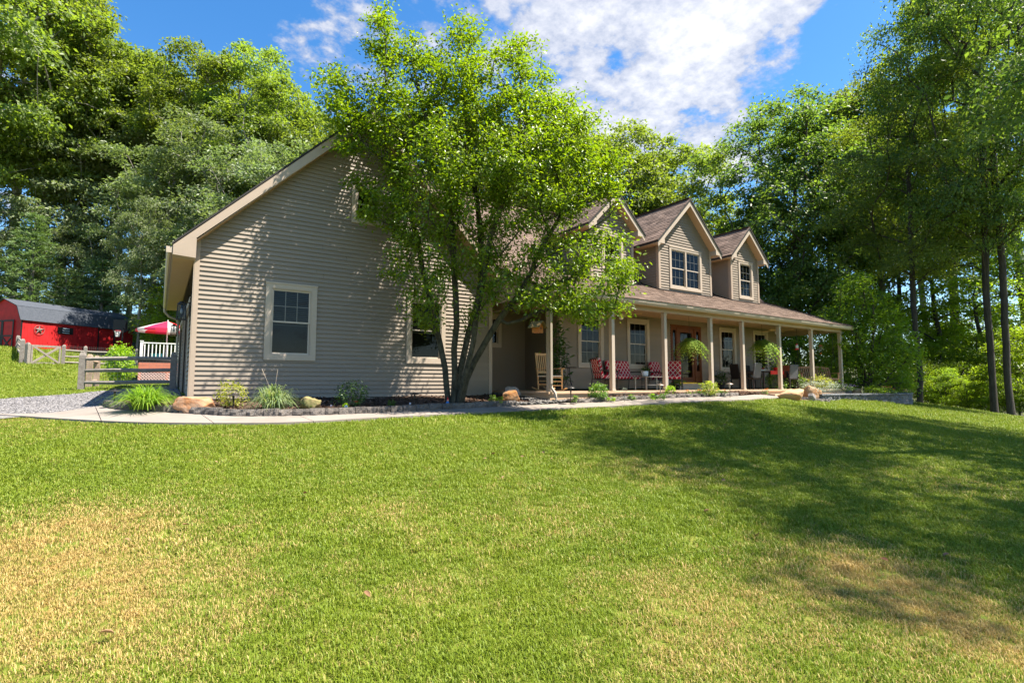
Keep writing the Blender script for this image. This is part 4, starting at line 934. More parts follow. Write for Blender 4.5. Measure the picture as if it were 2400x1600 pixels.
NAME = {'oak_a':'oak_tree','oak_b':'oak_tree','oak_c':'oak_tree','oak_d':'oak_tree','maple_a':'maple_tree','lime_a':'woodland_tree','near_a':'maple_tree','near_b':'oak_tree','sapling':'sapling','sapling_b':'sapling','pine_a':'pine_tree','pine_b':'pine_tree'}
def tree_at(k, x, y, H, rz, label, group, wide=1.0, cat='tree'):
    tm, cm, h0 = KIND[k]; t_ = thing(NAME[k], label, cat, (x, y, ground(x, y)), 0.0, group); s = H/h0
    t_.scale = (s*wide, s*wide, s); t_.rotation_euler = (0,0,rz); ORG.pop(t_.name, None)
    link('trunk', tm, t_); link('crown', cm, t_); return t_
def tree_px(k, u, vtop, d, rz, label, group, wide=1.0, vbase=None):
    p = pt(u, 900, d); x, y = p[0], p[1]; z = ground(x, y); top = pt(u, vtop, d)[2]
    return tree_at(k, x, y, max(2.0, top-z), rz, label, group, wide)
GL, GC_, GR_, GN = 'trees of the wood on the rise behind the barn', 'trees rising behind the house roof', 'trees of the wood beyond the planter', 'tall trees at the right edge of the lawn'
ORD = ['first','second','third','fourth','fifth','sixth','seventh','eighth','ninth','tenth','eleventh','twelfth','thirteenth','fourteenth','fifteenth','sixteenth','seventeenth','eighteenth','nineteenth','twentieth']
def row(items, fmt, group):             # one label per tree, counted from the left of the picture
    order = sorted(range(len(items)), key=lambda i: items[i][1])
    for n, i in enumerate(order):
        k, u, v, d, rz, w = items[i]; tree_px(k, u, v, d, rz, fmt % ORD[n], group, w)
row([('oak_a',-70,-160,47,.3,.9),('oak_b',60,-20,53,1.2,1.0),('oak_a',175,65,54,2.2,.85),('oak_b',265,120,55,3.1,.95),('oak_a',345,150,55,4.0,.8),('oak_b',460,130,52,5.1,.9),('oak_b',545,125,52,.8,.9),('oak_b',610,185,48,1.9,.9),('oak_b',680,260,50,2.9,.8),('oak_b',750,300,48,3.7,.85)],
    'tall green oak of the hillside wood, %s from the left in its skyline', GL)
row([('oak_a',10,-60,62,1.0,.9),('oak_b',120,60,64,2.0,1.0),('oak_b',230,150,64,.4,1.0),('oak_a',420,200,62,3.3,.9),('oak_a',520,190,62,5.6,.9),('oak_b',640,260,62,4.3,.9)],
    'oak deep in the hillside wood behind the skyline trees, %s from the left', GL)
row([('oak_c',40,300,52,.9,.9),('oak_c',150,320,53,.5,1.0),('oak_c',290,330,53,2.5,1.0),('oak_c',400,340,47,3.5,1.0),('oak_c',510,300,46,4.5,1.0),('oak_c',610,340,42,5.5,1.0),('oak_c',700,380,42,.2,1.0)],
    'grey green oak at mid height before the tall wood, %s from the left', 'lower oaks in front of the wood behind the barn')
row([('oak_d',125,520,50,.3,.9),('oak_d',185,560,49,1.1,.85),('oak_d',255,540,50,2.1,.9),('oak_d',385,550,42,3.1,.9),('oak_d',480,510,41,4.1,1.0),('oak_d',560,480,39,5.1,1.0),('oak_d',-20,470,49,.9,1.0)],
    'small grey green oak low in the wood behind barn and garage, %s from the left', 'small oaks low in the wood behind the barn')
tree_px('pine_a', 55, 505, 45.5, .3, 'soft pale green pine standing behind the left end of the red barn', GL, 1.25)
tree_px('pine_b', 225, 610, 47.0, 1.3, 'small pine with spreading boughs above the middle of the barn roof', GL, 1.5)
tree_px('pine_b', -45, 560, 44.5, 2.3, 'pine half cut off beyond the gable end of the barn', GL, 1.4)
tree_px('pine_b', 140, 630, 45.5, 3.3, 'low pine showing just over the barn ridge', GL, 1.6)
tree_px('oak_c', 317, 470, 40.0, 2.6, 'grey trunked oak whose boughs hang over the right end of the barn', GL, .62)
row([('oak_a',830,275,46,.5,1.0),('oak_b',920,280,48,1.5,1.0),('oak_a',1020,270,46,2.5,1.0),('oak_a',1130,280,46,3.5,1.0),('oak_b',1240,310,46,4.5,1.0),('oak_a',1330,310,44,5.5,1.0),('oak_a',1435,303,44,.1,1.0),('oak_b',1490,385,46,2.0,1.0)],
    'broad oak rising behind the house roof, %s from the left', GC_)
tree_px('oak_a', 1585, 338, 46, 1.0, 'rounded olive green oak directly above the middle dormer', GC_, 1.05)
tree_px('oak_b', 1640, 480, 48, 2.7, 'lower olive tree between the two right dormers', GC_, .7)
RW = 'green tree deep in the wood to the right of the porch'
tree_px('maple_a', 1865, 240, 38, .6, 'big rounded dark maple right behind the porch roof end', GR_, 1.0)
tree_px('maple_a', 1960, 235, 40, 2.6, 'dark maple joined to the big rounded one, left of the sunlit shrub', GR_, .85)
tree_px('maple_a', 1800, 455, 42, 4.6, 'dark maple crown showing just right of the last dormer', GR_, .62)
tree_px('near_b', 2152, 150, 28, 1.0, 'double trunked tree whose base stands beside the planter wall', GR_, .95)
tree_px('near_a', 2326, -120, 25.6, 2.0, 'tall tree with thick ridged trunk at the right edge of the lawn', GR_, .72)
tree_px('near_b', 2366, -180, 25.0, 3.6, 'tall trunk standing close behind the thick ridged one', GR_, .72)
row([('oak_b',2095,175,38,3.0,.75),('oak_a',2240,90,40,4.0,.8),('lime_a',2105,430,38,5.0,1.0),('lime_a',2225,500,36,1.5,1.0),('oak_b',2430,-150,34,2.2,.8),('lime_a',2335,540,34,.7,1.0),('lime_a',2005,520,40,3.9,1.1),('lime_a',2430,560,32,2.9,1.0),('oak_b',2190,260,46,2.5,.9)],
    'green tree in the wood right of the porch, %s from the left', GR_)
row([(k, u, v, d, i*1.7, 1.15) for i, (k, u, v, d) in enumerate([('sapling',2110,810,31),('sapling_b',2190,800,33),('sapling',2250,830,32),('sapling_b',2300,780,33),('sapling',2385,810,28),('sapling_b',2440,760,27),('sapling',2215,860,30),('sapling_b',2265,880,29),('sapling_b',1985,760,35),('sapling_b',1895,740,35),('sapling_b',1845,770,35),('sapling',2160,720,40),('sapling',2310,710,40),('sapling_b',2360,875,27),('sapling_b',1945,800,33)])],
    'leafy sapling in the undergrowth right of the house, %s from the left', 'saplings of the right hand wood')
row([(k, u, v, d, i*1.3, 1.2) for i, (k, u, v, d) in enumerate([('sapling_b',355,700,46),('sapling_b',385,690,45),('sapling_b',425,640,41),('sapling_b',470,640,42),('sapling',410,720,39)])],
    'bushy sapling in the shade behind the pool deck, %s from the left', 'saplings behind the deck')
# trees standing off to the right of the lawn: they throw the long dappled shadows
for k, r_, d, H, rz, w, lb in [('near_a',14.6,9.2,21,.4,1.0,'large maple reaching into the top right corner and shading the lawn'),('near_a',18.8,12.8,20,1.4,.62,'maple at the right picture edge behind the corner maple, shading the upper lawn'),('near_b',10.9,3.2,15,3.4,.75,'oak outside the lower right corner whose shadow lies on the dry grass')]:
    x, y = rd(r_, d); tree_at(k, x, y, H, rz, lb, GN, w)
# ---------------- the multi-stemmed tree in front of the garage gable ---
def hero():
    r = np.random.default_rng(42); D0 = 13.0
    base = pt(1068, 943, D0); bx, by = base[0], base[1]; bz = ground(bx, by)+.03
    def P(u, v, dd=0.0): return pt(u, v, D0+dd)
    stems = [ [(1052,948,0),(1045,905,.02),(1040,860,.05),(1030,800,.1),(1018,740,.15),(1004,680,.2),(990,620,.15),(978,560,.1),(962,500,0),(945,440,-.1),(925,380,-.2)],
      [(1062,948,-.1),(1062,880,-.1),(1066,820,-.15),(1070,760,-.2),(1068,700,-.25),(1066,640,-.3),(1062,560,-.35),(1056,480,-.4),(1040,400,-.45),(1010,320,-.5),(985,240,-.5),(970,150,-.5),(965,90,-.5)],
      [(1072,948,0),(1076,880,.0),(1086,830,.1),(1100,780,.15),(1112,730,.2),(1124,680,.2),(1130,620,.15),(1128,540,.1),(1118,470,.05),(1105,400,0),(1095,320,-.1),(1090,240,-.2),(1082,150,-.3),(1085,90,-.3)],
      [(1080,948,.05),(1092,890,0),(1108,850,-.1),(1128,815,-.2),(1150,780,-.35),(1172,748,-.5),(1196,718,-.6),(1215,690,-.7),(1240,640,-.8),(1262,590,-.85),(1285,550,-.9),(1320,500,-.9)],
      [(1074,950,-.15),(1085,895,-.3),(1098,850,-.4),(1110,800,-.5),(1118,740,-.6),(1130,660,-.8),(1150,560,-1.0),(1180,470,-1.1),(1205,380,-1.2),(1230,300,-1.2),(1255,220,-1.2)] ]
    sub = [ [(3,5),(1190,757,-.6),(1220,747,-.8),(1250,742,-1.0),(1275,728,-1.2),(1310,715,-1.4),(1350,715,-1.5),(1400,720,-1.6),(1440,722,-1.6)],
      [(3,6),(1215,730,-.9),(1235,700,-1.0),(1290,672,-1.1),(1340,650,-1.1)],
      [(3,8),(1275,610,-.9),(1330,570,-1.0),(1390,530,-1.0),(1430,510,-1.0)],
      [(4,6),(1170,600,-1.2),(1220,540,-1.4),(1290,480,-1.5),(1340,430,-1.5)],
      [(2,7),(1145,520,.1),(1200,420,.1),(1270,320,.0),(1330,260,-.1)],
      [(1,7),(1030,520,-.7),(985,470,-.9),(930,420,-1.0),(880,370,-1.0),(840,330,-1.0)],
      [(0,7),(960,560,-.1),(920,530,-.2),(880,510,-.3),(850,490,-.3)],
      [(1,9),(1000,330,-.6),(950,260,-.7),(900,190,-.7),(905,90,-.7)],
      [(1,9),(970,330,-.9),(900,270,-1.0),(840,220,-1.0),(790,180,-1.0)],
      [(4,8),(1215,330,-1.3),(1225,230,-1.3),(1235,150,-1.3)],
      [(0,4),(1000,700,-.2),(985,660,-.4),(965,640,-.5),(950,620,-.5)] ]
    sk = []; idx = {}
    root = (float(bx), float(by), float(bz)-.25); sk.append((root, -1))
    for i, s in enumerate(stems):
        prev = 0
        for j, (u, v, dd) in enumerate(s):
            p = P(u, v, dd)
            if j == 0: p = np.array([p[0], p[1], bz+.02])
            if j: p = p+r.normal(0, .02, 3)
            sk.append((tuple(p), prev)); prev = len(sk)-1; idx[(i, j)] = prev
    for s in sub:
        prev = idx[s[0]]
        for (u, v, dd) in s[1:]:
            sk.append((tuple(P(u, v, dd)+r.normal(0, .03, 3)), prev)); prev = len(sk)-1
    # crown masses as seen in the picture (pixel, pixel radius), spread in depth
    lobes = [(1000,330,120),(1110,310,130),(1220,330,120),(930,300,85),(850,245,70),(785,190,46),(800,260,46),(805,325,34),(930,120,52),(975,185,75),(1075,150,80),(1095,80,45),(905,40,36),(900,110,36),(1150,200,80),(1240,130,36),(1200,110,30),(1230,220,62),(1290,270,60),(1330,250,36),(1340,330,66),(1375,290,34),(1400,370,48),
      (1010,450,90),(1110,430,105),(1220,440,105),(1320,430,85),(1400,450,60),(1430,400,30),(915,430,50),(850,425,24),(880,480,26),(930,510,50),(860,510,20),
      (1100,560,75),(1200,570,80),(1290,540,80),(1370,560,70),(1430,590,50),(1475,640,28),(1020,580,45),(960,560,40),(940,590,34),
      (1130,650,50),(1220,660,55),(1300,660,60),(1380,670,60),(1440,700,44),(1400,730,34),(1330,705,40),(1350,735,24),(1240,690,32),(1000,665,38),(985,720,34),(1010,745,26),(1060,640,40),(1100,720,24),(920,640,24),(1460,620,26)]
    A = []
    for (u, v, pr) in lobes:
        m = int(3+pr*pr/ (215 if v < 520 else 360)); rad = pr/F_PX*D0
        for q in range(m):
            a = r.uniform(0, 6.283); rr = math.sqrt(r.random())*1.0; dep = r.uniform(-1, 1)*math.sqrt(max(.0, 1-rr*rr*.7)); u2, v2 = u+pr*rr*math.cos(a), v+pr*rr*math.sin(a)
            depth = min(2.3, max(.8, rad*1.5)) if v < 560 else 1.1
            base_d = -.5-max(0, (u2-1150))*.0018 - (.25 if v > 560 else 0)
            A.append(P(u2, v2, base_d+dep*depth))
    A = np.array(A)
    # nothing grows through the house: keep in front of the gable wall below the roof
    roofz = np.where((A[:,0] > GX0-.4) & (A[:,0] < GX1+.5), G_TOP-np.abs(A[:,0]-GC)+.35, np.where(A[:,0] > 8.2, prz(np.clip(A[:,1], PG, YB))+.3, 0))
    ylim = np.where(A[:,0] > 8.3, PG-.25, HY-.55)
    bad = (A[:,1] > ylim) & (A[:,2] < roofz); A[bad, 1] = ylim[bad]-r.uniform(0, .5, bad.sum())
    NP, par, tips = grow(sk, A, step=.35, w_base=.18, seed=5)
    lv, lf = limbs_mesh(NP, par, tips, .0062, .465, .15, sides=9, flare=.3)
    t_ = thing('shade_tree', 'multi stemmed shade tree with bright green leaves before the garage gable', 'tree', (bx, by, bz))
    o = np.array([bx, by, bz])
    M['bark_hero'] = mat('shade_tree_bark', (.024,.022,.014), .95, color2=(.105,.092,.062), scale=9, stretch=(1.5,1.5,.8), bump=1.0, bscale=30)
    link('trunk', mesh_np('trunk', lv-o, faces4=lf, mat=M['bark_hero'], smooth=True), t_)
    # leaves along the last part of every twig and in a spray at its end
    T_ = NP[tips]; par_ = np.array(par); Pp = NP[par_[tips]]; 
    ctr = np.array([bx-.1, by-.4, bz+5.2])
    C = []; 
    for q in range(76): t = r.uniform(-.3, 1.3, (len(T_),1)); C.append(Pp+(T_-Pp)*t+r.normal(0, 1, T_.shape)*np.array([.15,.15,.085]))
    C = np.concatenate(C); roofz = np.where((C[:,0] > GX0-.4) & (C[:,0] < GX1+.5), G_TOP-np.abs(C[:,0]-GC)+.1, np.where(C[:,0] > 8.2, prz(np.clip(C[:,1], PG, YB))+.1, 0)); bad = (C[:,1] > np.where(C[:,0] > 8.3, PG-.06, HY-.12)) & (C[:,2] < roofz); C = C[~bad]
    out_ = C-ctr; out_ /= np.linalg.norm(out_, axis=1)[:,None]
    V, Fq, T = leaves_np(C, r, .088, out=out_, aspect=.5, four=True, up=.75)
    M['hero_leaf'] = leaf_mat('shade_tree_leaf', (.085,.155,.012), (.20,.265,.016), trans=.48, rough=.36, spec=.5, tcol=(1.7,1.75,.4), rnd=0)
    print('hero tips', len(tips), 'leaves', len(C))
    link('crown', mesh_np('crown', V-o, faces4=Fq, tint=T, mat=M['hero_leaf']), t_)
    return t_
hero()
# ================================================================== LAWN GRASS
def blade_clump(name, seed, n, h, spread, w):
    r = np.random.default_rng(seed); V = []; Fq = []; T = []
    for i in range(n):
        a = r.uniform(0, 6.283); q = math.sqrt(r.random())*spread; x, y = q*math.cos(a), q*math.sin(a); th = r.uniform(0, 6.283); hh = h*r.uniform(.55, 1.15); ln = hh*r.uniform(.2, 1.0); dx, dy = math.cos(th), math.sin(th); sx, sy = -dy*w*.5, dx*w*.5
        o = len(V); V += [(x-sx, y-sy, -.005), (x+sx, y+sy, -.005), (x+dx*ln*.35-sx*.9, y+dy*ln*.35-sy*.9, hh*.6), (x+dx*ln*.35+sx*.9, y+dy*ln*.35+sy*.9, hh*.6), (x+dx*ln, y+dy*ln, hh*(1-.25*ln/hh))]
        t = r.random(); Fq += [(o, o+1, o+3), (o, o+3, o+2), (o+2, o+3, o+4)]; T += [t]*3
    return mesh_np(name, np.array(V), tris=np.array(Fq), tint=T)
gm = bpy.data.materials.new('grass_blade'); M['grass'] = gm; gm.use_nodes = True; t = gm.node_tree; t.nodes.clear(); geo = t.nodes.new('ShaderNodeNewGeometry')
def gn_(scale, detail=3, rough=.6, off=0):
    mp = t.nodes.new('ShaderNodeMapping'); mp.inputs['Location'].default_value = (off, off*.7, 0); t.links.new(geo.outputs['Position'], mp.inputs[0])
    n = t.nodes.new('ShaderNodeTexNoise'); n.inputs['Scale'].default_value = scale; n.inputs['Detail'].default_value = detail; n.inputs['Roughness'].default_value = rough; t.links.new(mp.outputs[0], n.inputs['Vector']); return n.outputs[0]
at = t.nodes.new('ShaderNodeAttribute'); at.attribute_name = 'tint'
oi = t.nodes.new('ShaderNodeObjectInfo')
dryat = t.nodes.new('ShaderNodeAttribute'); dryat.attribute_type = 'INSTANCER'; dryat.attribute_name = 'dry'
green = tmix(gn_(1.1, 4, .6, 3), (.100,.180,.010,1), (.215,.278,.016,1))
green = tmix(nmath(t, 'MULTIPLY', at.outputs['Fac'], .5), green, (.27,.31,.035,1))
straw = tmix(at.outputs['Fac'], (.40,.26,.07,1), (.56,.41,.16,1))
dv = nmath(t, 'ADD', dryat.outputs['Fac'], nmath(t, 'ADD', nmath(t, 'MULTIPLY', nmath(t, 'SUBTRACT', gn_(3.2, 5, .75, 9), .5), 1.7), nmath(t, 'MULTIPLY', nmath(t, 'SUBTRACT', at.outputs['Fac'], .5), .9)))
bladec = tmix(tramp(dv, .46, .86), green, straw)
p = t.nodes.new('ShaderNodeBsdfPrincipled'); p.inputs['Roughness'].default_value = .5; p.inputs['Specular IOR Level'].default_value = .25; t.links.new(bladec, p.inputs['Base Color'])
tr = t.nodes.new('ShaderNodeBsdfTranslucent'); t.links.new(tmix(.0, bladec, (0,0,0,1)), tr.inputs['Color'])
ms = t.nodes.new('ShaderNodeMixShader'); ms.inputs[0].default_value = .35; t.links.new(p.outputs[0], ms.inputs[1]); t.links.new(tr.outputs[0], ms.inputs[2])
o = t.nodes.new('ShaderNodeOutputMaterial'); t.links.new(ms.outputs[0], o.inputs[0])
DRY = [(0,1330,1.25,.55),(180,1250,.9,.4),(330,1400,.8,.3),(60,1500,.9,.4),(900,1200,.7,.22),(1540,1105,1.3,.30),(1100,1260,.8,.22),(2020,1330,.9,.5),(2200,1430,1.0,.5),(2330,1520,.7,.45),(1850,1400,.8,.3),(1550,1390,.6,.4),(1700,1500,.8,.35),(1600,1570,.5,.35),(2200,1130,1.4,.25),(1280,1170,.8,.2),(600,1080,1.0,.1),(150,1000,1.2,.2),(520,1030,.8,.18),(30,985,.8,.25),(1000,1390,.5,.25),(480,1500,.5,.2),(1330,1240,.6,.25)]
DRYP = [(*gpt(min(max(u, -200), 2600), v)[:2], r_, w) for u, v, r_, w in [(a, b, c*(.75 if a > 400 else 1), d) for a, b, c, d in DRY]]
def dry_np(P):
    d = np.full(len(P), .10)
    for x, y, r_, w in DRYP: d = d+w*np.exp(-((P[:,0]-x)**2+(P[:,1]-y)**2)/(r_*r_))
    return d
def lawn_mask(P):
    m = ~inside(P, WALK) & ~inside(P, BED_L) & ~inside(P, BED_R) & ~inside(P, ROCKS) & ~inside(P, DRIVE) & ~inside(P, BED_3)
    m &= ~((P[:,0] > .4) & (P[:,0] < 25.4) & (P[:,1] > 11.1) & (P[:,1] < 24))
    m &= wood_np(P) < .5
    return m
r = np.random.default_rng(77); pts_ = []; scl = []
def ring(d0, d1, dens, s, wide=1.12):
    n = int(dens*(d1-d0)*(d0+d1)*wide*.97/1); d = np.sqrt(r.uniform(d0*d0, d1*d1, n)); rr = d*r.uniform(-wide, wide, n)
    P = d[:,None]*FWD[:2]+rr[:,None]*RGT[:2]; P = P[lawn_mask(P)]; pts_.append(P); scl.append(np.full(len(P), s))
ring(1.9, 4.0, 760, .75); ring(4.0, 6.5, 420, 1.0); ring(6.5, 10, 260, 1.15); ring(10, 16, 85, 1.6); ring(16, 26, 30, 2.2); ring(26, 40, 11, 3.0)
P = np.concatenate(pts_); S = np.concatenate(scl); print('grass clumps', len(P))
dry = dry_np(P); S = S*(1-.25*np.clip(dry, 0, 1))
z = ground_np(P); me = bpy.data.meshes.new('grass'); me.vertices.add(len(P)); me.vertices.foreach_set('co', np.column_stack([P, z]).astype(np.float32).ravel())
for nme, val in (('scl', S*r.uniform(.75, 1.25, len(P))), ('dry', dry), ('rot', r.uniform(0, 6.283, len(P)))): me.attributes.new(nme, 'FLOAT', 'POINT').data.foreach_set('value', val.astype(np.float32))
me.attributes.new('pick', 'INT', 'POINT').data.foreach_set('value', r.integers(0, 4, len(P)).astype(np.int32))
me.materials.append(gm); grass = link('grass', me); tag(grass, 'mown green lawn grass with dry straw coloured patches', 'grass', kind='stuff')
clumps = []
for i in range(4):
    cm = blade_clump('grass_clump', 100+i, 30, .044, .085, .0056); cm.materials.append(gm); clumps.append(bpy.data.objects.new('grass_clump', cm))
ng = bpy.data.node_groups.new('scatter_grass', 'GeometryNodeTree'); ng.interface.new_socket('Geometry', in_out='INPUT', socket_type='NodeSocketGeometry'); ng.interface.new_socket('Geometry', in_out='OUTPUT', socket_type='NodeSocketGeometry')
gi = ng.nodes.new('NodeGroupInput'); go = ng.nodes.new('NodeGroupOutput'); ip = ng.nodes.new('GeometryNodeInstanceOnPoints'); gg = ng.nodes.new('GeometryNodeGeometryToInstance')
for c in reversed(clumps):
    ob = ng.nodes.new('GeometryNodeObjectInfo'); ob.inputs['Object'].default_value = c; ob.transform_space = 'ORIGINAL'; ng.links.new(ob.outputs['Geometry'], gg.inputs[0])
def na(name, ty='FLOAT'): n = ng.nodes.new('GeometryNodeInputNamedAttribute'); n.data_type = ty; n.inputs['Name'].default_value = name; return n.outputs['Attribute']
m2p = ng.nodes.new('GeometryNodeMeshToPoints'); ng.links.new(gi.outputs[0], m2p.inputs[0]); ng.links.new(m2p.outputs[0], ip.inputs['Points']); ng.links.new(gg.outputs[0], ip.inputs['Instance']); ip.inputs['Pick Instance'].default_value = True
ng.links.new(na('pick', 'INT'), ip.inputs['Instance Index']); cx_ = ng.nodes.new('ShaderNodeCombineXYZ'); ng.links.new(na('rot'), cx_.inputs[2]); e2r = ng.nodes.new('FunctionNodeEulerToRotation'); ng.links.new(cx_.outputs[0], e2r.inputs[0]); ng.links.new(e2r.outputs[0], ip.inputs['Rotation']); ng.links.new(na('scl'), ip.inputs['Scale'])
ng.links.new(ip.outputs[0], go.inputs[0]); md = grass.modifiers.new('scatter', 'NODES'); md.node_group = ng
# ================================================================== THINGS ROUND THE HOUSE
def bpt(u, v, h=.09):
    for d in np.linspace(4, 60, 2240):
        p = pt(u, v, d)
        if p[2] < ground(p[0], p[1])+h: return p
    return p
def T(name, label, cat, loc, rz=0.0, group=None):          # a thing whose parts are built in local coordinates
    o = thing(name, label, cat, tuple(float(c) for c in loc), rz, group); ORG.pop(o.name, None); return o
def B(mb, name, m, parent, **k): return mb.build(name, m, parent, world=False, **k)
PFZ = PF
def onporch(u, Y): p = ptY(u, 900, Y); return (p[0], Y, PFZ)
# ---------------------------------------------------------------- boulders
M['boulder'] = mat('boulder', (.34,.11,.018), .85, color2=(.40,.28,.19), scale=4.5, bump=.8, bscale=14)
M['boulder2'] = mat('boulder_moss', (.30,.21,.10), .9, color2=(.16,.17,.06), scale=7, bump=.8, bscale=16)
M['boulder3'] = mat('boulder_rust', (.34,.13,.03), .85, color2=(.16,.11,.065), scale=6, bump=.8, bscale=16)
M['boulder4'] = mat('boulder_pale', (.46,.32,.20), .85, color2=(.42,.20,.085), scale=3.2, bump=.8, bscale=14)
M['rock_grey'] = mat('rock_grey', (.33,.29,.26), .9, color2=(.22,.20,.19), scale=6, bump=.7, bscale=18)
def boulder(label, u0, u1, vtop, vbase, m, seed, depth=.7, sink=.12, flat=.0, cat='boulder', name='boulder', h=.09, lean=0.0, d0=None):
    b = bpt((u0+u1)/2, vbase, h) if d0 is None else pt((u0+u1)/2, vbase, d0); d = (b-np.array([0,0,CAM_Z])) @ FWD; w = (u1-u0)/F_PX*d; hh = (vbase-vtop)/F_PX*d
    bm = bmesh.new(); bmesh.ops.create_icosphere(bm, subdivisions=4, radius=1.0); r_ = random.Random(seed)
    planes = []
    for i in range(20):
        n = Vector((r_.gauss(0,1), r_.gauss(0,1), r_.gauss(0,.8))).normalized(); planes.append((n, r_.uniform(.55,.9)))
    planes.append((Vector((r_.uniform(-.25,.25),-.15,1)).normalized(), .62+.2*(1-flat)))
    from mathutils import noise
    for v in bm.verts:
        c = v.co.copy()
        for n, k in planes:
            dd = c.dot(n)
            if dd > k: c -= n*(dd-k)*.93
        c *= 1+.10*noise.noise(c*1.7+Vector((seed,0,0)))+.05*noise.noise(c*5+Vector((0,seed,0)))+.045*noise.noise(c*9)+.03*noise.noise(c*22)
        v.co = c
    lo = min(v.co.z for v in bm.verts); hi = max(v.co.z for v in bm.verts); xa = max(abs(v.co.x) for v in bm.verts); ya = max(abs(v.co.y) for v in bm.verts)
    for v in bm.verts: z = (v.co.z-lo)/(hi-lo); v.co = Vector((v.co.x/xa*w/2+lean*z*hh, v.co.y/ya*w/2*depth, z*(hh+sink)-sink))
    me = bpy.data.meshes.new(name); bm.to_mesh(me); bm.free(); me.materials.append(m); me.polygons.foreach_set('use_smooth', [True]*len(me.polygons))
    o = link(name, me); o.location = tuple(b+np.append(FWD[:2]*w*depth*.4, 0)); o.rotation_euler = (0,0,math.atan2(RGT[1],RGT[0])); return tag(o, label, cat)
boulder('big flat orange and white boulder at the corner of the garage bed', 392, 490, 929, 964, M['boulder'], 3, flat=1)
boulder('mossy tan rock beside the blue green grass clump', 690, 747, 929, 958, M['boulder2'], 8)
boulder('rusty orange boulder beside the river stones', 1176, 1219, 914, 944, M['boulder3'], 5)
boulder('grey brown rock behind the rusty boulder by the river stones', 1181, 1221, 905, 935, M['rock_grey'], 12)
boulder('long pale orange boulder at the end of the concrete walk', 1828, 1899, 911, 941, M['boulder4'], 21, flat=.6, h=.02)
boulder('small grey rock wedged between the two pale boulders', 1895, 1915, 921, 942, M['rock_grey'], 31, h=.02)
boulder('upright pale boulder leaning against the planter wall', 1894, 1938, 903, 940, M['boulder4'], 26, h=.02, lean=-.18)
# ---------------------------------------------------------------- shrubs and garden plants
def plant(name, label, cat, u, vbase, vtop, hw_px, leafm, n, size, seed, group=None, d=None, h=.09, shape='dome', aspect=.5, up=.6, four=False, stem=True, squash=1.0):
    b = bpt(u, vbase, h) if d is None else pt(u, vbase, d)
    dd = (b-np.array([0,0,CAM_Z])) @ FWD; H = (vbase-vtop)/F_PX*dd; W = hw_px/F_PX*dd; r = np.random.default_rng(seed); t_ = T(name, label, cat, b, 0.0, group)
    m = max(10, n//14); q = r.normal(0,1,(m,3)); q /= np.linalg.norm(q,axis=1)[:,None]; rad = r.uniform(.45,1.0,m)[:,None]**.6
    if shape == 'dome': c = q*rad*np.array([W,W*squash,H*.52])+np.array([0,0,H*.5])
    else: c = q*rad*np.array([W,W*squash,H*.5])*(1.12-.55*(q[:,2:3]*.5+.5))+np.array([0,0,H*.52])
    c[:,2] = np.clip(c[:,2], H*.08, H)
    if stem:
        s_ = MB()
        for i in range(min(m, 16)): e = c[i]; s_.tube([(0,0,-.03), (e[0]*.35,e[1]*.35,e[2]*.5), tuple(e)], [max(.004,H*.012), max(.003,H*.008), .002], 4, cap=False)
        B(s_, 'stem', M['bark'], t_, fix=False)
    C = np.repeat(c, 14, 0)+r.normal(0,1,(m*14,3))*np.array([W,W,H*.5])*.17; C[:,2] = np.maximum(C[:,2], .02); out_ = C-np.array([0,0,H*.35]); out_ /= np.linalg.norm(out_,axis=1)[:,None]+1e-9
    V, Fq, Tt = leaves_np(C, r, size, out=out_, aspect=aspect, up=up, four=four)
    link('foliage', mesh_np('foliage', V, tris=None if four else Fq, faces4=Fq if four else None, tint=Tt, mat=leafm), t_); return t_
M['lf_dark'] = leaf_mat('shrub_dark', (.035,.085,.022), (.08,.14,.03), trans=.3, rnd=.1)
M['lf_mid'] = leaf_mat('shrub_mid', (.075,.15,.025), (.15,.22,.04), trans=.38, rnd=.1)
M['lf_yel'] = leaf_mat('shrub_yellow', (.16,.21,.025), (.33,.33,.06), trans=.4, rnd=.05)
M['lf_silver'] = leaf_mat('silver_leaf', (.26,.31,.24), (.42,.46,.40), trans=.25, rnd=.05, tcol=(1.2,1.2,1))
M['lf_lime'] = leaf_mat('lime_leaf', (.16,.28,.015), (.28,.38,.025), trans=.42, rnd=.05)
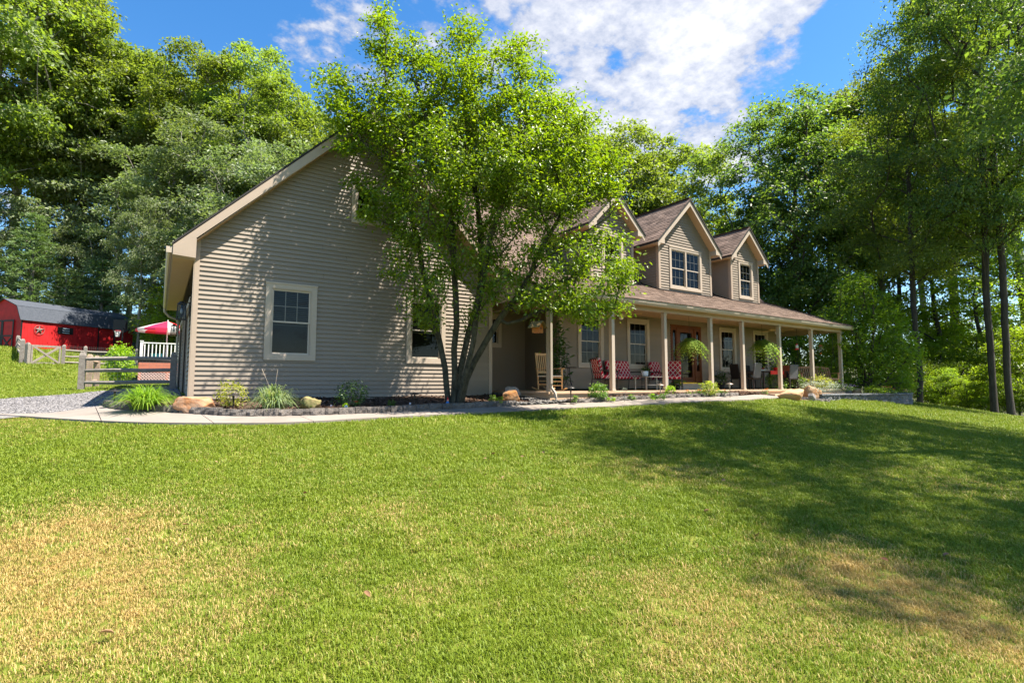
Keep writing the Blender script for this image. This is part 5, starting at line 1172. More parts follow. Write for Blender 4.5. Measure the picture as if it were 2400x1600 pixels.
def grass_tuft(label, u, vbase, vtop, hw_px, colm, n, seed, seedheads=0, w=.011):
    b = bpt(u, vbase); dd = (b-np.array([0,0,CAM_Z])) @ FWD; H = (vbase-vtop)/F_PX*dd; W = hw_px/F_PX*dd; r = np.random.default_rng(seed); t_ = T('ornamental_grass', label, 'ornamental grass', b)
    V = []; Fq = []; Tt = []
    for i in range(n):
        th = r.uniform(0,6.283); q = abs(r.normal(0,.10)); x0, y0 = q*math.cos(th), q*math.sin(th); th += r.normal(0,.3); reach = W*r.uniform(.15,1.12); hh = H*r.uniform(.55,1.05)*(1-.30*(reach/W)**2); dx, dy = math.cos(th), math.sin(th); drop = hh*(.15+.75*(reach/W)**1.6)*r.uniform(.6,1.1)
        o = len(V); ww = w*r.uniform(.6,1.2)
        for k in range(6):
            s = k/5; x = x0+dx*reach*(s**1.25); y = y0+dy*reach*(s**1.25); z = hh*(1-(1-s)**1.9)-drop*s**3; f = ww*(1-s**2*.9); V += [(x-dy*f, y+dx*f, max(z,-.02)), (x+dy*f, y-dx*f, max(z,-.02))]
        for k in range(5): Fq.append((o+2*k, o+2*k+1, o+2*k+3, o+2*k+2)); Tt.append(r.random() if k == 0 else Tt[-1])
    link('blades', mesh_np('blades', np.array(V), faces4=np.array(Fq), tint=Tt, mat=colm), t_)
    if seedheads:
        s_ = MB()
        for i in range(seedheads): e = (r.normal(0,.12)*W*3, r.normal(0,.05), H*1.35); s_.tube([(0,0,H*.3), (e[0]*.5,e[1],H*.9), e], [.003,.002,.004], 3)
        B(s_, 'seed_stalk', M['tan_paint'], t_)
    return t_
M['gr1'] = leaf_mat('fountain_grass', (.10,.22,.018), (.22,.34,.035), trans=.35, rnd=.0)
M['gr2'] = leaf_mat('blue_grass', (.10,.17,.075), (.25,.28,.13), trans=.3, rnd=.0)
grass_tuft('big lush green grass clump at the driveway end of the garage bed', 340, 958, 893, 76, M['gr1'], 620, 4)
grass_tuft('blue green arching grass clump with a tall seed stalk under the first window', 641, 961, 890, 54, M['gr2'], 520, 6, seedheads=2)
plant('shrub', 'small yellow green shrub at the left corner of the garage wall', 'shrub', 541, 955, 895, 30, M['lf_yel'], 700, .055, 2)
plant('shrub', 'small dark green shrub against the middle of the garage wall', 'shrub', 824, 952, 896, 34, M['lf_dark'], 900, .055, 3)
plant('flower', 'tiny red flowering plant beside the dark shrub under the garage wall', 'flower', 832, 953, 941, 10, M['lf_mid'], 90, .035, 33)
M['petal_or'] = mat('petal_orange', (.80,.24,.015), .6); M['petal_red'] = mat('petal_red', (.65,.02,.02), .6); M['petal_pu'] = mat('petal_purple', (.30,.18,.55), .6); M['petal_y'] = mat('petal_yellow', (.85,.45,.02), .6)
def bloom_on(t_, pts_, m, r0=.028):
    for p in pts_:
        b = MB()
        for k in range(8):
            a = k*math.pi/4; c_, s_ = math.cos(a), math.sin(a); b.add([(p[0],p[1],p[2]),(p[0]+r0*(c_-.4*s_)*.7,p[1]+r0*(s_+.4*c_)*.7,p[2]+r0*.5),(p[0]+r0*c_,p[1]+r0*s_,p[2]+r0*.35),(p[0]+r0*(c_+.4*s_)*.7,p[1]+r0*(s_-.4*c_)*.7,p[2]+r0*.5)], [(0,1,2),(0,2,3)])
        b.lathe([(r0*.5,0),(r0*.35,r0*.5),(0.001,r0*.6)], p, 6); B(b, 'bloom', m, t_, fix=False)
t_ = [o for o in bpy.data.objects if o.get('label','').startswith('tiny red flowering')][0]; bloom_on(t_, [(-.01,-.05,.10),(.03,-.04,.11)], M['petal_red'], .035)
def marigold(label, u, v, n, seed, m=None, group='marigolds along the porch bed', vh=12):
    t_ = plant('marigold', label, 'flower', u, v, v-vh, 8, M['lf_mid'], 110, .04, seed, group); r = random.Random(seed); b = bpt(u, v); dd = (b-np.array([0,0,CAM_Z])) @ FWD; H = vh/F_PX*dd
    bloom_on(t_, [(r.uniform(-.09,.09), r.uniform(-.09,.03), H*r.uniform(.85,1.1)) for _ in range(n)], m or M['petal_or'], .034); return t_
marigold('orange marigold in front of the mossy tan rock', 729, 957, 3, 5, group='orange flowers in the garage bed')
for i, (u, v, n, l) in enumerate([(1613,927,3,'orange marigold between the lamp and the yellow green shrub'),(1633,926,2,'orange marigold left of the yellow green shrub'),(1644,927,2,'small orange marigold touching the yellow green shrub'),(1684,925,2,'orange marigold right of the yellow green shrub'),(1697,926,3,'low orange marigolds beside the last path light'),(1793,923,4,'orange marigold beside the shrub at the porch post'),(1537,935,1,'single orange marigold under the second porch post')]): marigold(l, u, v, n, 40+i)
plant('rhododendron', 'round glossy green shrub before the first porch window', 'shrub', 1402, 937, 900, 20, M['lf_mid'], 900, .06, 12, four=True)
plant('shrub', 'little green plant at the foot of the round glossy shrub', 'shrub', 1386, 938, 921, 9, M['lf_mid'], 240, .045, 13)
plant('perennial', 'bright green leafy plant beside the third porch post', 'plant', 1571, 928, 905, 12, M['lf_lime'], 300, .06, 14)
plant('shrub', 'yellow green rounded shrub by the fourth porch post', 'shrub', 1661, 926, 894, 20, M['lf_yel'], 900, .05, 15, four=True)
plant('shrub', 'loose green shrub standing against the sixth porch post', 'shrub', 1818, 925, 876, 24, M['lf_mid'], 1100, .07, 16, h=.05, four=True)
plant('perennial', 'leafy green plant behind the pale boulders', 'plant', 1870, 914, 880, 18, M['lf_mid'], 500, .08, 17, d=22)
plant('shrub', 'yellow leaved shrub below the swing bench', 'shrub', 1922, 912, 881, 26, M['lf_yel'], 900, .07, 18, d=22)
plant('lavender', 'silvery grey lavender above the upright boulder', 'plant', 1920, 918, 893, 40, M['lf_silver'], 1600, .07, 19, d=21.4, aspect=.2)
t_ = plant('flower', 'low purple flowering plant at the left end of the planter', 'flower', 1978, 916, 901, 22, M['lf_dark'], 500, .05, 20, d=22.6); bloom_on(t_, [(random.uniform(-.35,.35), random.uniform(-.4,-.1), random.uniform(.18,.3)) for _ in range(14)], M['petal_pu'], .03)
marigold('single orange flower tucked beside the upright boulder', 1893, 925, 2, 60, group='orange flowers by the planter')
plant('perennial', 'bright lime mound of leaves inside the planter', 'plant', 2055, 921, 905, 24, M['lf_lime'], 700, .06, 22, d=23.0)
plant('perennial', 'low spreading leaves right of the lime mound in the planter', 'plant', 2085, 921, 911, 16, M['lf_mid'], 400, .06, 23, d=23.0)
for i, (u, v, vt, l) in enumerate([(1155,944,928,'small weed at the foot of the garage corner trim'),(1170,948,930,'tuft of leaves beside the rusty boulder'),(918,951,939,'tiny seedling in the mulch between dark shrub and tree'),(1432,939,930,'small seedling in the porch bed before the loveseat'),(1481,935,926,'flat green seedling before the potted plant'),(1530,935,924,'low green seedling beside the bronze path light'),(1555,934,922,'lime seedling right of the bronze path light'),(812,957,947,'pale green leaf rosette before the dark shrub'),(1350,944,929,'grey green seedling right of the downspout stones')]):
    plant('seedling', l, 'plant', u, v, vt, 8, M['lf_lime'] if i % 2 else M['lf_mid'], 110, .05, 70+i, 'seedlings in the mulch beds')
plant('twiggy_plant', 'bare twiggy plant in the porch bed before the loveseat', 'plant', 1464, 938, 909, 9, M['lf_silver'], 40, .02, 91)
# the tall broad shrub behind the planter
def big_shrub():
    b = pt(2035, 915, 24.2); r = np.random.default_rng(66); t_ = T('laurel_shrub', 'tall sunlit laurel shrub with many stems behind the stone planter', 'shrub', b); z0 = ground(b[0], b[1])-b[2]
    Hh = pt(2035, 655, 24.2)[2]-b[2]; A = []
    for (u, v, pr) in [(1985,690,32),(2020,670,26),(1960,740,40),(2010,740,50),(2065,730,45),(1985,800,55),(2050,800,60),(2105,790,42),(1965,850,45),(2030,860,60),(2095,850,50),(2135,830,28),(1950,890,28),(2120,885,34)]:
        for q in range(int(5+pr*pr/95)):
            a = r.uniform(0,6.283); rr = math.sqrt(r.random()); A.append(pt(u+pr*rr*math.cos(a), v+pr*rr*math.sin(a), 24.2+r.uniform(-1.3,1.3)*(1-.5*rr))-b)
    A = np.array(A); A[:,2] = np.maximum(A[:,2], .15); sk = [((0,0,z0), -1)]
    for k in range(6):
        th = k*1.05; prev = 0
        for j in range(1, 5): sk.append(((.28*j*math.cos(th)*.8, .28*j*math.sin(th)*.6, j*.75), prev)); prev = len(sk)-1
    NP, par, tips = grow(sk, A, step=.4, seed=2); lv, lf = limbs_mesh(NP, par, tips, .008, .5, .06, sides=6); link('stem', mesh_np('stem', lv, faces4=lf, mat=M['bark2'], smooth=True), t_)
    V, Fq, Tt = spray(NP[tips], r, 40, .20, .13, .15, np.array([0,0,Hh*.4]), aspect=.36, four=True)
    M['laurel'] = leaf_mat('laurel_leaf', (.09,.17,.02), (.19,.28,.03), trans=.5, rnd=0, tcol=(1.9,1.9,.5)); link('foliage', mesh_np('foliage', V, faces4=Fq, tint=Tt, mat=M['laurel']), t_)
big_shrub()
# ---------------------------------------------------------------- raised planter of split-face blocks
pl = thing('stone_planter', 'raised round planter of dark split face blocks with a flat cap', 'planter', (0,0,0))
M['stone_dark'] = mat('planter_stone', (.10,.10,.108), .9, color2=(.20,.195,.19), scale=9, rnd=.35, bump=1.0, bscale=30)
M['cap'] = mat('planter_cap', (.11,.115,.125), .8, color2=(.15,.15,.155), scale=8, rnd=.2, bump=.5, bscale=60)
blocks2 = []
for s in range(6): me = rough_block(1.0, .25, 1.0, 30+s, rough=.05); me.materials.clear(); me.materials.append(M['stone_dark']); blocks2.append(me)
capb = []
for s in range(3): me = rough_block(1.0, .32, 1.0, 50+s, rough=.012); me.materials.clear(); me.materials.append(M['cap']); me.name = 'cap_stone'; capb.append(me)
_p = [np.array(q) for q in PL]; _s = [0]
for a, b in zip(_p[:-1], _p[1:]): _s.append(_s[-1]+np.linalg.norm(b-a))
PTOP = pt(2030, 921.5, 22.5)[2]
def pl_at(s): return np.array([np.interp(s, _s, [q[0] for q in _p]), np.interp(s, _s, [q[1] for q in _p])])
for row in range(5):
    hh = .075 if row == 0 else .2; zt = PTOP-(0 if row == 0 else .075+.2*(row-1)); s0 = -.22*(row % 2); L0 = .44 if row else .42
    while s0 < _s[-1]-.05:
        a, b = pl_at(max(s0,0)), pl_at(min(s0+L0, _s[-1])); m = (a+b)/2; dv = b-a; ln = np.linalg.norm(dv)
        if zt > ground(m[0], m[1])-.02 and ln > .05:
            o = bpy.data.objects.new('cap_stone' if row == 0 else 'stone', random.choice(capb if row == 0 else blocks2)); col.objects.link(o); o.parent = pl; nn = np.array([-dv[1], dv[0]])/ln; off = .11 if row == 0 else .125
            o.location = (m[0]+nn[0]*off, m[1]+nn[1]*off, zt-hh+.001); o.rotation_euler = (0,0,math.atan2(dv[1],dv[0])); o.scale = (ln-.006, 1, hh-.004)
        s0 += L0
tag(flat_poly('planter_soil', [tuple(q+(np.array(pt(2045,930,25.2)[:2])-q)/np.linalg.norm(np.array(pt(2045,930,25.2)[:2])-q)*.2) for q in _p]+[tuple(pt(2000,930,26.5)[:2]), tuple(pt(1935,930,24)[:2])], M['mulch'], 0, extra=lambda P: PTOP-.08-ground_np(P)), kind='structure')
for i, (u0, u1, vt, vb, l) in enumerate([(1968,2005,908,921,'flat tan rock lying inside the planter'),(2000,2025,909,921,'pointed pinkish rock inside the planter behind the cap')]):
    o = boulder(l, u0, u1, vt, vb, M['boulder4'] if i else M['rock_grey'], 70+i, flat=.5, d0=23.6)
M['red_paint'] = mat('red_paint', (.42,.025,.03), .5, var=.2, scale=4)
t_ = T('garden_bench', 'low red garden bench standing behind the planter', 'bench', pt(2073, 921, 27.5), math.atan2(RGT[1],RGT[0]))
b = MB(); b.box(-.45,.45,-.16,.16,.24,.28); B(b,'seat',M['red_paint'],t_); b = MB(); b.box(-.45,.45,.14,.17,.30,.36); b.box(-.45,-.41,.14,.17,.28,.3); b.box(.41,.45,.14,.17,.28,.3); B(b,'backrest',M['red_paint'],t_)
for x in (-.4,.4): b = MB(); b.box(x-.03,x+.03,-.14,.14,-.5,.24); B(b,'leg',M['red_paint'],t_)
# ---------------------------------------------------------------- path lights
def path_light(label, u, vtop, vbase, bronze=False):
    b = bpt(u, vbase, .09); dd = (b-np.array([0,0,CAM_Z])) @ FWD; H = (vbase-vtop)/F_PX*dd; t_ = T('path_light', label, 'path light', b, 0.0, 'path lights along the walk'); m = M['metal_dark'] if not bronze else M['bronze']
    s = MB(); s.tube([(0,0,-.05),(0,0,H*.62)], .011, 8); B(s,'stake',m,t_); s = MB(); s.lathe([(.012,H*.5),(.02,H*.62),(.034 if bronze else .02,H*.86),(.02,H*.9)], n=10); B(s,'lamp',m if not bronze else M['sash'],t_)
    s = MB(); s.lathe([(.118,H*.84),(.105,H*.872),(.05,H*.925),(.028,H*.94),(.022,H*.99),(.004,H*1.0)], n=16); s.lathe([(.116,H*.838),(.04,H*.88)], n=16, cap=False); B(s,'hat',m,t_,smooth=False); return t_
M['bronze'] = mat('bronze', (.20,.16,.125), .4, metal=.6, spec=.5)
path_light('black mushroom path light beside the big grass clump', 267, 911, 951); path_light('black path light before the yellow green corner shrub', 546, 921, 960); path_light('black path light in the mulch left of the tree trunk', 971, 919, 956); path_light('black path light beside the river stones', 1338, 903, 944)
path_light('bronze path light before the third porch post', 1548, 897, 932, True); path_light('bronze path light at the end of the porch bed', 1711, 895, 928, True)
# little garden signs and the gnome
def stake_sign(label, u, vb, vt, m):
    b = bpt(u, vb); dd = (b-np.array([0,0,CAM_Z])) @ FWD; H = (vb-vt)/F_PX*dd; t_ = T('plant_marker', label, 'plant marker', b, math.atan2(RGT[1],RGT[0])); s = MB(); s.box(-.006,.006,-.002,.002,-.03,H*.5); B(s,'stake',M['white'],t_)
    s = MB(); w = H*.32; s.prism([(-w,H*.4),(w,H*.4),(w,H*.85),(w*.5,H),(-w*.5,H),(-w,H*.85)], -.003,.003); B(s,'plate',M['white'],t_); s = MB(); s.box(-w*.6,w*.6,-.006,-.0035,H*.5,H*.82); B(s,'picture',m,t_)
M['teal'] = mat('teal', (.02,.30,.30), .5); M['pinkp'] = mat('pink_print', (.6,.35,.42), .5); M['bluep'] = mat('blue_paint', (.03,.20,.55), .5); M['skin'] = mat('pink_clay', (.62,.36,.27), .7)
stake_sign('small white plant marker with a teal picture in the garage bed', 811, 960, 949, M['teal']); stake_sign('tiny pink plant marker beside the mossy rock', 776, 955, 948, M['pinkp']); stake_sign('tiny pale plant marker left of the middle path light', 961, 950, 943, M['pinkp'])
b0 = bpt(1049, 950); t_ = T('garden_gnome', 'tiny garden gnome in blue sitting at the foot of the tree trunk', 'gnome', b0)
s = MB(); s.lathe([(.05,0),(.055,.03),(.035,.08),(.02,.1)], n=10); B(s,'body',M['bluep'],t_,smooth=True); s = MB(); s.lathe([(.012,.095),(.026,.115),(.024,.14),(.008,.155)], n=10); B(s,'head',M['skin'],t_,smooth=True); s = MB(); s.lathe([(.028,.135),(.015,.17),(.002,.205)], n=10); B(s,'hat',M['petal_red'],t_)
for sx in (-1,1): s = MB(); s.tube([(sx*.03,-.03,.02),(sx*.035,-.08,.02),(sx*.035,-.09,.035)],[.018,.016,.012],6); B(s,'leg',M['bluep'],t_)
# ---------------------------------------------------------------- porch furniture
M['pine_wood'] = mat('pale_wood', (.52,.33,.16), .5, color2=(.42,.25,.11), scale=9, stretch=(1,1,.3)); M['weave'] = mat('woven_seat', (.55,.50,.43), .8, bump=.5, bscale=120)
t_ = T('rocking_chair', 'pale wooden rocking chair with white woven seat in the porch corner', 'rocking chair', onporch(1288, 12.15), R(8))
def cyl(parent, name, m, pts_, r_=.02, n=8): s = MB(); s.tube(pts_, r_, n); return B(s, name, m, parent, smooth=False)
for sx in (-1,1):
    cyl(t_,'leg',M['pine_wood'],[(sx*.24,.22,.05),(sx*.235,.25,.45),(sx*.22,.36,1.12)],.022); cyl(t_,'leg',M['pine_wood'],[(sx*.27,-.24,.04),(sx*.27,-.24,.64)],.024)
    s = MB(); s.cbox((sx*.285,-.02,.655),(.09,.58,.022)); B(s,'arm',M['pine_wood'],t_); s = MB(); s.tube([(sx*.255,-.45,.09),(sx*.255,-.25,.03),(sx*.255,0,.018),(sx*.245,.25,.035),(sx*.24,.48,.11)],.019,6); B(s,'rocker',M['pine_wood'],t_)
    for z in (.17,.29): cyl(t_,'rung',M['pine_wood'],[(sx*.265,-.24,z),(sx*.24,.235,z)],.011)
for z in (.16,.28,.39): cyl(t_,'rung',M['pine_wood'],[(-.265,-.24,z),(.265,-.24,z)],.013)
cyl(t_,'rung',M['pine_wood'],[(-.235,.235,.2),(.235,.235,.2)],.011)
for z, y in ((1.08,.352),(.55,.265)): s = MB(); s.cbox((0,y,z),(.46,.025,.07)); B(s,'rail',M['pine_wood'],t_)
for k in range(5): x = -.16+k*.08; s = MB(); s.beam((x*1.0,.27,.55),(x*.98,.35,1.07),.035,.012,up=(0,1,0)); B(s,'slat',M['pine_wood'],t_)
s = MB(); s.box(-.26,.26,-.25,.24,.415,.45); B(s,'seat',M['weave'],t_,bevel=.012)
t_ = T('bistro_table', 'small round black metal table with curved legs by the rocking chair', 'table', onporch(1334, 12.5)); s = MB(); s.lathe([(.235,.70),(.24,.705),(.24,.72),(.235,.725)], n=24); B(s,'tabletop',M['metal_dark'],t_)
for k in range(3): a = k*2.094+.4; c_, s_ = math.cos(a), math.sin(a); cyl(t_,'leg',M['metal_dark'],[(c_*.03,s_*.03,.70),(c_*.035,s_*.035,.5),(c_*.09,s_*.09,.28),(c_*.19,s_*.19,.08),(c_*.22,s_*.22,.0)],.011,6)
# cushions with a white trellis over red
def trellis_mat():
    m = bpy.data.materials.new('trellis_cloth'); m.use_nodes = True; t = m.node_tree; b = t.nodes['Principled BSDF']; b.inputs['Roughness'].default_value = .85; b.inputs['Specular IOR Level'].default_value = .15
    tc = t.nodes.new('ShaderNodeTexCoord'); sp = t.nodes.new('ShaderNodeSeparateXYZ'); t.links.new(tc.outputs['Object'], sp.inputs[0]); yz = nmath(t,'ADD',sp.outputs[1],sp.outputs[2]); f = 6.3
    u = nmath(t,'MULTIPLY',nmath(t,'ADD',sp.outputs[0],nmath(t,'MULTIPLY',yz,.72)),f); v = nmath(t,'MULTIPLY',nmath(t,'SUBTRACT',sp.outputs[0],nmath(t,'MULTIPLY',yz,.72)),f)
    def line(x): fr = nmath(t,'FRACT',x); return nmath(t,'LESS_THAN',nmath(t,'ABSOLUTE',nmath(t,'SUBTRACT',fr,.5)),.085)
    mk = nmath(t,'MAXIMUM',line(u),line(v)); t.links.new(tmix_(t,mk,(.40,.012,.035,1),(.66,.55,.52,1)), b.inputs['Base Color']); return m
def tmix_(tt, f, a, b2):
    n = tt.nodes.new('ShaderNodeMix'); n.data_type = 'RGBA'
    for k, v in ((0,f),(6,a),(7,b2)):
        if hasattr(v,'is_output'): tt.links.new(v, n.inputs[k])
        else: n.inputs[k].default_value = v
    return n.outputs[2]
M['trellis'] = trellis_mat()
def puff(w, d, h, seed=0):                 # a rounded cushion block centred on its base
    b = MB(); b.box(-w/2,w/2,-d/2,d/2,0,h); return b
def patio_seat(name, label, cat, loc, rz, n=1):
    t_ = T(name, label, cat, loc, rz, 'red cushioned patio seats on the porch'); w = .56*n+.02
    for k in range(n):
        x = (k-(n-1)/2)*.57
        s = MB(); s.cbox((x,-.02,.43),(.54,.55,.12)); B(s,'cushion',M['trellis'],t_,bevel=.045); s = MB(); s.cbox((x,.27,.74),(.54,.13,.56),rx=R(-12)); B(s,'cushion',M['trellis'],t_,bevel=.05)
    for sx in (-1,1):
        X = sx*(w/2+.02); cyl(t_,'leg',M['metal_dark'],[(X,-.28,0),(X,-.28,.60)],.014,6); cyl(t_,'leg',M['metal_dark'],[(X,.34,0),(X,.28,.45),(X,.38,.98)],.014,6); cyl(t_,'arm',M['metal_dark'],[(X,-.30,.60),(X,-.1,.63),(X,.30,.62)],.018,6)
    s = MB(); s.box(-w/2-.02,w/2+.02,-.29,.29,.345,.365); B(s,'seat_frame',M['metal_dark'],t_); s = MB(); s.tube([(-w/2-.02,.38,.98),(w/2+.02,.38,.98)],.014,6); s.tube([(-w/2-.02,.30,.55),(w/2+.02,.30,.55)],.010,6); B(s,'back_frame',M['metal_dark'],t_)
    return t_
patio_seat('patio_chair', 'red trellis cushioned armchair seen side on at the left of the group', 'armchair', onporch(1418, 12.05), R(72))
patio_seat('patio_loveseat', 'red trellis cushioned loveseat against the porch wall', 'loveseat', onporch(1462, 12.85), 0.02, 2)
patio_seat('patio_chair', 'red trellis cushioned armchair facing out beside the front door', 'armchair', onporch(1550, 12.8), 0.05)
patio_seat('patio_chair', 'red trellis cushioned armchair turned toward the coffee table near the door', 'armchair', onporch(1577, 12.15), R(-55))
t_ = T('coffee_table', 'low grey metal coffee table before the loveseat holding a white pot', 'table', onporch(1527, 11.95)); M['grey_metal'] = mat('grey_metal', (.27,.25,.23), .35, metal=.5, spec=.5)
s = MB(); s.box(-.56,.56,-.28,.28,.43,.455); B(s,'tabletop',M['grey_metal'],t_,bevel=.008); s = MB(); s.box(-.5,.5,-.24,.24,.17,.185); B(s,'shelf',M['grey_metal'],t_)
for x in (-.52,.52):
    for y in (-.24,.24): s = MB(); s.box(x-.02,x+.02,y-.02,y+.02,0,.43); B(s,'leg',M['grey_metal'],t_)
p0 = onporch(1512, 11.95); t_ = T('potted_plant', 'white ceramic pot with a small green plant on the coffee table', 'potted plant', (p0[0], p0[1], PF+.456)); M['ceramic'] = mat('white_ceramic', (.74,.75,.78), .25, spec=.5)
s = MB(); s.lathe([(.085,0),(.105,.03),(.118,.17),(.112,.17),(.10,.15),(.02,.145)], n=20); B(s,'pot',M['ceramic'],t_,smooth=True); r = np.random.default_rng(3); C = r.normal(0,1,(60,3))*np.array([.05,.05,.05])+np.array([0,0,.22]); V,Fq,Tt = leaves_np(C,r,.09,out=C/np.linalg.norm(C,axis=1)[:,None],four=True); link('foliage',mesh_np('foliage',V,faces4=Fq,tint=Tt,mat=M['lf_dark']),t_)
# dining set at the far end
M['wicker'] = mat('dark_wicker', (.030,.024,.022), .7, bump=.6, bscale=90); M['sling'] = mat('grey_sling', (.10,.10,.105), .7); M['terracotta'] = mat('terracotta', (.42,.10,.045), .8); M['red_cloth'] = mat('red_cloth', (.50,.03,.02), .8)
def dining_chair(label, loc, rz, backm):
    t_ = T('dining_chair', label, 'chair', loc, rz, 'dining chairs on the porch'); s = MB(); s.box(-.25,.25,-.26,.24,.40,.46); B(s,'seat',M['wicker'],t_,bevel=.015); s = MB(); s.cbox((0,.25,.73),(.48,.045,.56),rx=R(-8)); B(s,'backrest',backm,t_,bevel=.015)
    for sx in (-1,1):
        for y in (-.23,.23): s = MB(); s.box(sx*.23-.018,sx*.23+.018,y-.018,y+.018,0,.40); B(s,'leg',M['wicker'],t_)
        s = MB(); s.box(sx*.27-.02,sx*.27+.02,-.24,.26,.62,.65); s.box(sx*.27-.015,sx*.27+.015,-.24,-.21,.46,.62); B(s,'arm',M['wicker'],t_)
    return t_
dining_chair('dark wicker chair left of the porch dining table', onporch(1735, 12.55), R(75), M['wicker']); dining_chair('grey backed chair with its back to the lawn at the dining table', onporch(1762, 11.75), R(180), M['sling'])
dining_chair('dark wicker chair against the wall behind the dining table', onporch(1765, 13.0), 0.0, M['wicker']); dining_chair('terracotta backed chair at the right end of the dining table', onporch(1842, 12.4), R(-80), M['terracotta']); dining_chair('grey backed chair right of the sixth porch post', onporch(1849, 11.85), R(170), M['sling'])
pT = onporch(1798, 12.35); t_ = T('dining_table', 'dark rectangular dining table with a red cloth at the porch end', 'table', pT); s = MB(); s.box(-.95,.95,-.45,.45,.70,.735); B(s,'tabletop',M['wicker'],t_)
for x in (-.88,.88):
    for y in (-.38,.38): s = MB(); s.box(x-.03,x+.03,y-.03,y+.03,0,.70); B(s,'leg',M['wicker'],t_)
t_ = T('tablecloth', 'red cloth runner hanging over the dining table edge', 'cloth', (pT[0], pT[1], PF+.737)); s = MB(); s.box(-.5,.5,-.462,.45,0,.006); s.box(-.5,.5,-.468,-.458,-.14,.006); B(s,'runner',M['red_cloth'],t_)
def pot(label, loc, m, r0, h, leafm, n, ls, seed, hh, cat='potted plant'):
    t_ = T('potted_plant', label, cat, loc, 0.0); s = MB(); s.lathe([(r0*.7,0),(r0*.98,h*.85),(r0*1.05,h*.86),(r0*1.05,h),(r0*.9,h),(r0*.85,h*.9),(.01,h*.88)], n=16); B(s,'pot',m,t_); r = np.random.default_rng(seed); C = r.normal(0,1,(n,3))*np.array([r0*.9,r0*.9,hh*.33])+np.array([0,0,h+hh*.4]); C[:,2] = np.maximum(C[:,2], h); o_ = C-np.array([0,0,h]); o_ /= np.linalg.norm(o_,axis=1)[:,None]+1e-6; V,Fq,Tt = leaves_np(C,r,ls,out=o_,four=True,aspect=.35); link('foliage',mesh_np('foliage',V,faces4=Fq,tint=Tt,mat=leafm),t_); return t_
pot('red pot with grassy plant at the near edge of the dining table', (pT[0]+.18, pT[1]-.3, PF+.745), M['petal_red'], .11, .14, M['lf_mid'], 60, .16, 5, .28); pot('terracotta pot on the dining table by the window', (pT[0]+.05, pT[1]+.25, PF+.737), M['terracotta'], .11, .15, M['lf_dark'], 60, .2, 6, .4)
pot('dark leafy plant in a pot at the wall below the third window', onporch(1690, 13.0), M['wicker'], .15, .25, M['lf_dark'], 140, .14, 7, .5); pot('tall dark potted plant in the corner behind the rocking chair', (10.45, 13.0, PF), M['wicker'], .18, .35, M['lf_dark'], 320, .2, 8, 1.7); pot('slim green plant beside the front door step', onporch(1587, 12.35), M['wicker'], .11, .2, M['lf_mid'], 90, .16, 9, .5)
t_ = T('napkin_stack', 'white folded cloth lying on the dining table', 'cloth', (pT[0]-.55, pT[1]-.1, PF+.737)); s = MB(); s.lathe([(.16,0),(.15,.03),(.08,.06),(.01,.07)], n=12); B(s,'cloth',M['white'],t_,smooth=True)
# hanging ferns
def fern(label, u, v, Y, rad, seed):
    p = ptY(u, v, Y); t_ = T('hanging_fern', label, 'hanging fern', p, 0.0, 'ferns hanging from the porch beam'); r = np.random.default_rng(seed); top = CEIL-p[2]
    s = MB(); s.lathe([(.06,-.13),(.13,-.05),(.15,.02),(.14,.02),(.12,-.04)], n=14); B(s,'basket',M['wicker'],t_)
    s = MB()
    for k in range(3): a = k*2.094; s.tube([(.14*math.cos(a),.14*math.sin(a),.02),(0,0,.42)],.004,4)
    s.tube([(0,0,.42),(0,0,top)],.005,4); B(s,'hanger',M['metal_dark'],t_)
    V = []; Fq = []; Tt = []
    for i in range(120):
        th = r.uniform(0,6.283); L_ = rad*r.uniform(.7,1.25); el = r.uniform(-.9,1.25); dx, dy = math.cos(th), math.sin(th); K = 9; tv = r.random()
        for k in range(K):
            s_ = (k+.5)/K; x = .05+L_*s_*math.cos(el)*.95; z = L_*(math.sin(el)*s_-(.95+.55*math.sin(el))*s_**2.0)*.95+.04; w = rad*.2*math.sin(math.pi*min(1,s_*.85+.13))
            P0 = np.array([dx*x, dy*x, z]); sd = np.array([-dy, dx, 0]); fw = np.array([dx, dy, -.5])*rad*.045
            for sg in (-1,1):
                o = len(V); tip = P0+sd*sg*w+fw+np.array([0,0,-.25*w]); V += [tuple(P0-fw*.45), tuple((P0+tip)/2+fw*.55), tuple(tip), tuple((P0+tip)/2-fw*.55)]; Fq.append((o,o+1,o+2,o+3)); Tt.append(np.clip(tv+r.normal(0,.1),0,1))
    link('frond', mesh_np('frond', np.array(V), faces4=np.array(Fq), tint=Tt, mat=M['fern']), t_)
M['fern'] = leaf_mat('fern_leaf', (.09,.20,.02), (.24,.34,.06), trans=.42, rnd=0, tcol=(1.7,1.7,.5))
fern('fuller fern with trailing fronds hanging before the front door', 1616, 800, 11.5, .62, 3); fern('wide fern hanging before the last porch window', 1787, 805, 11.55, .74, 4)
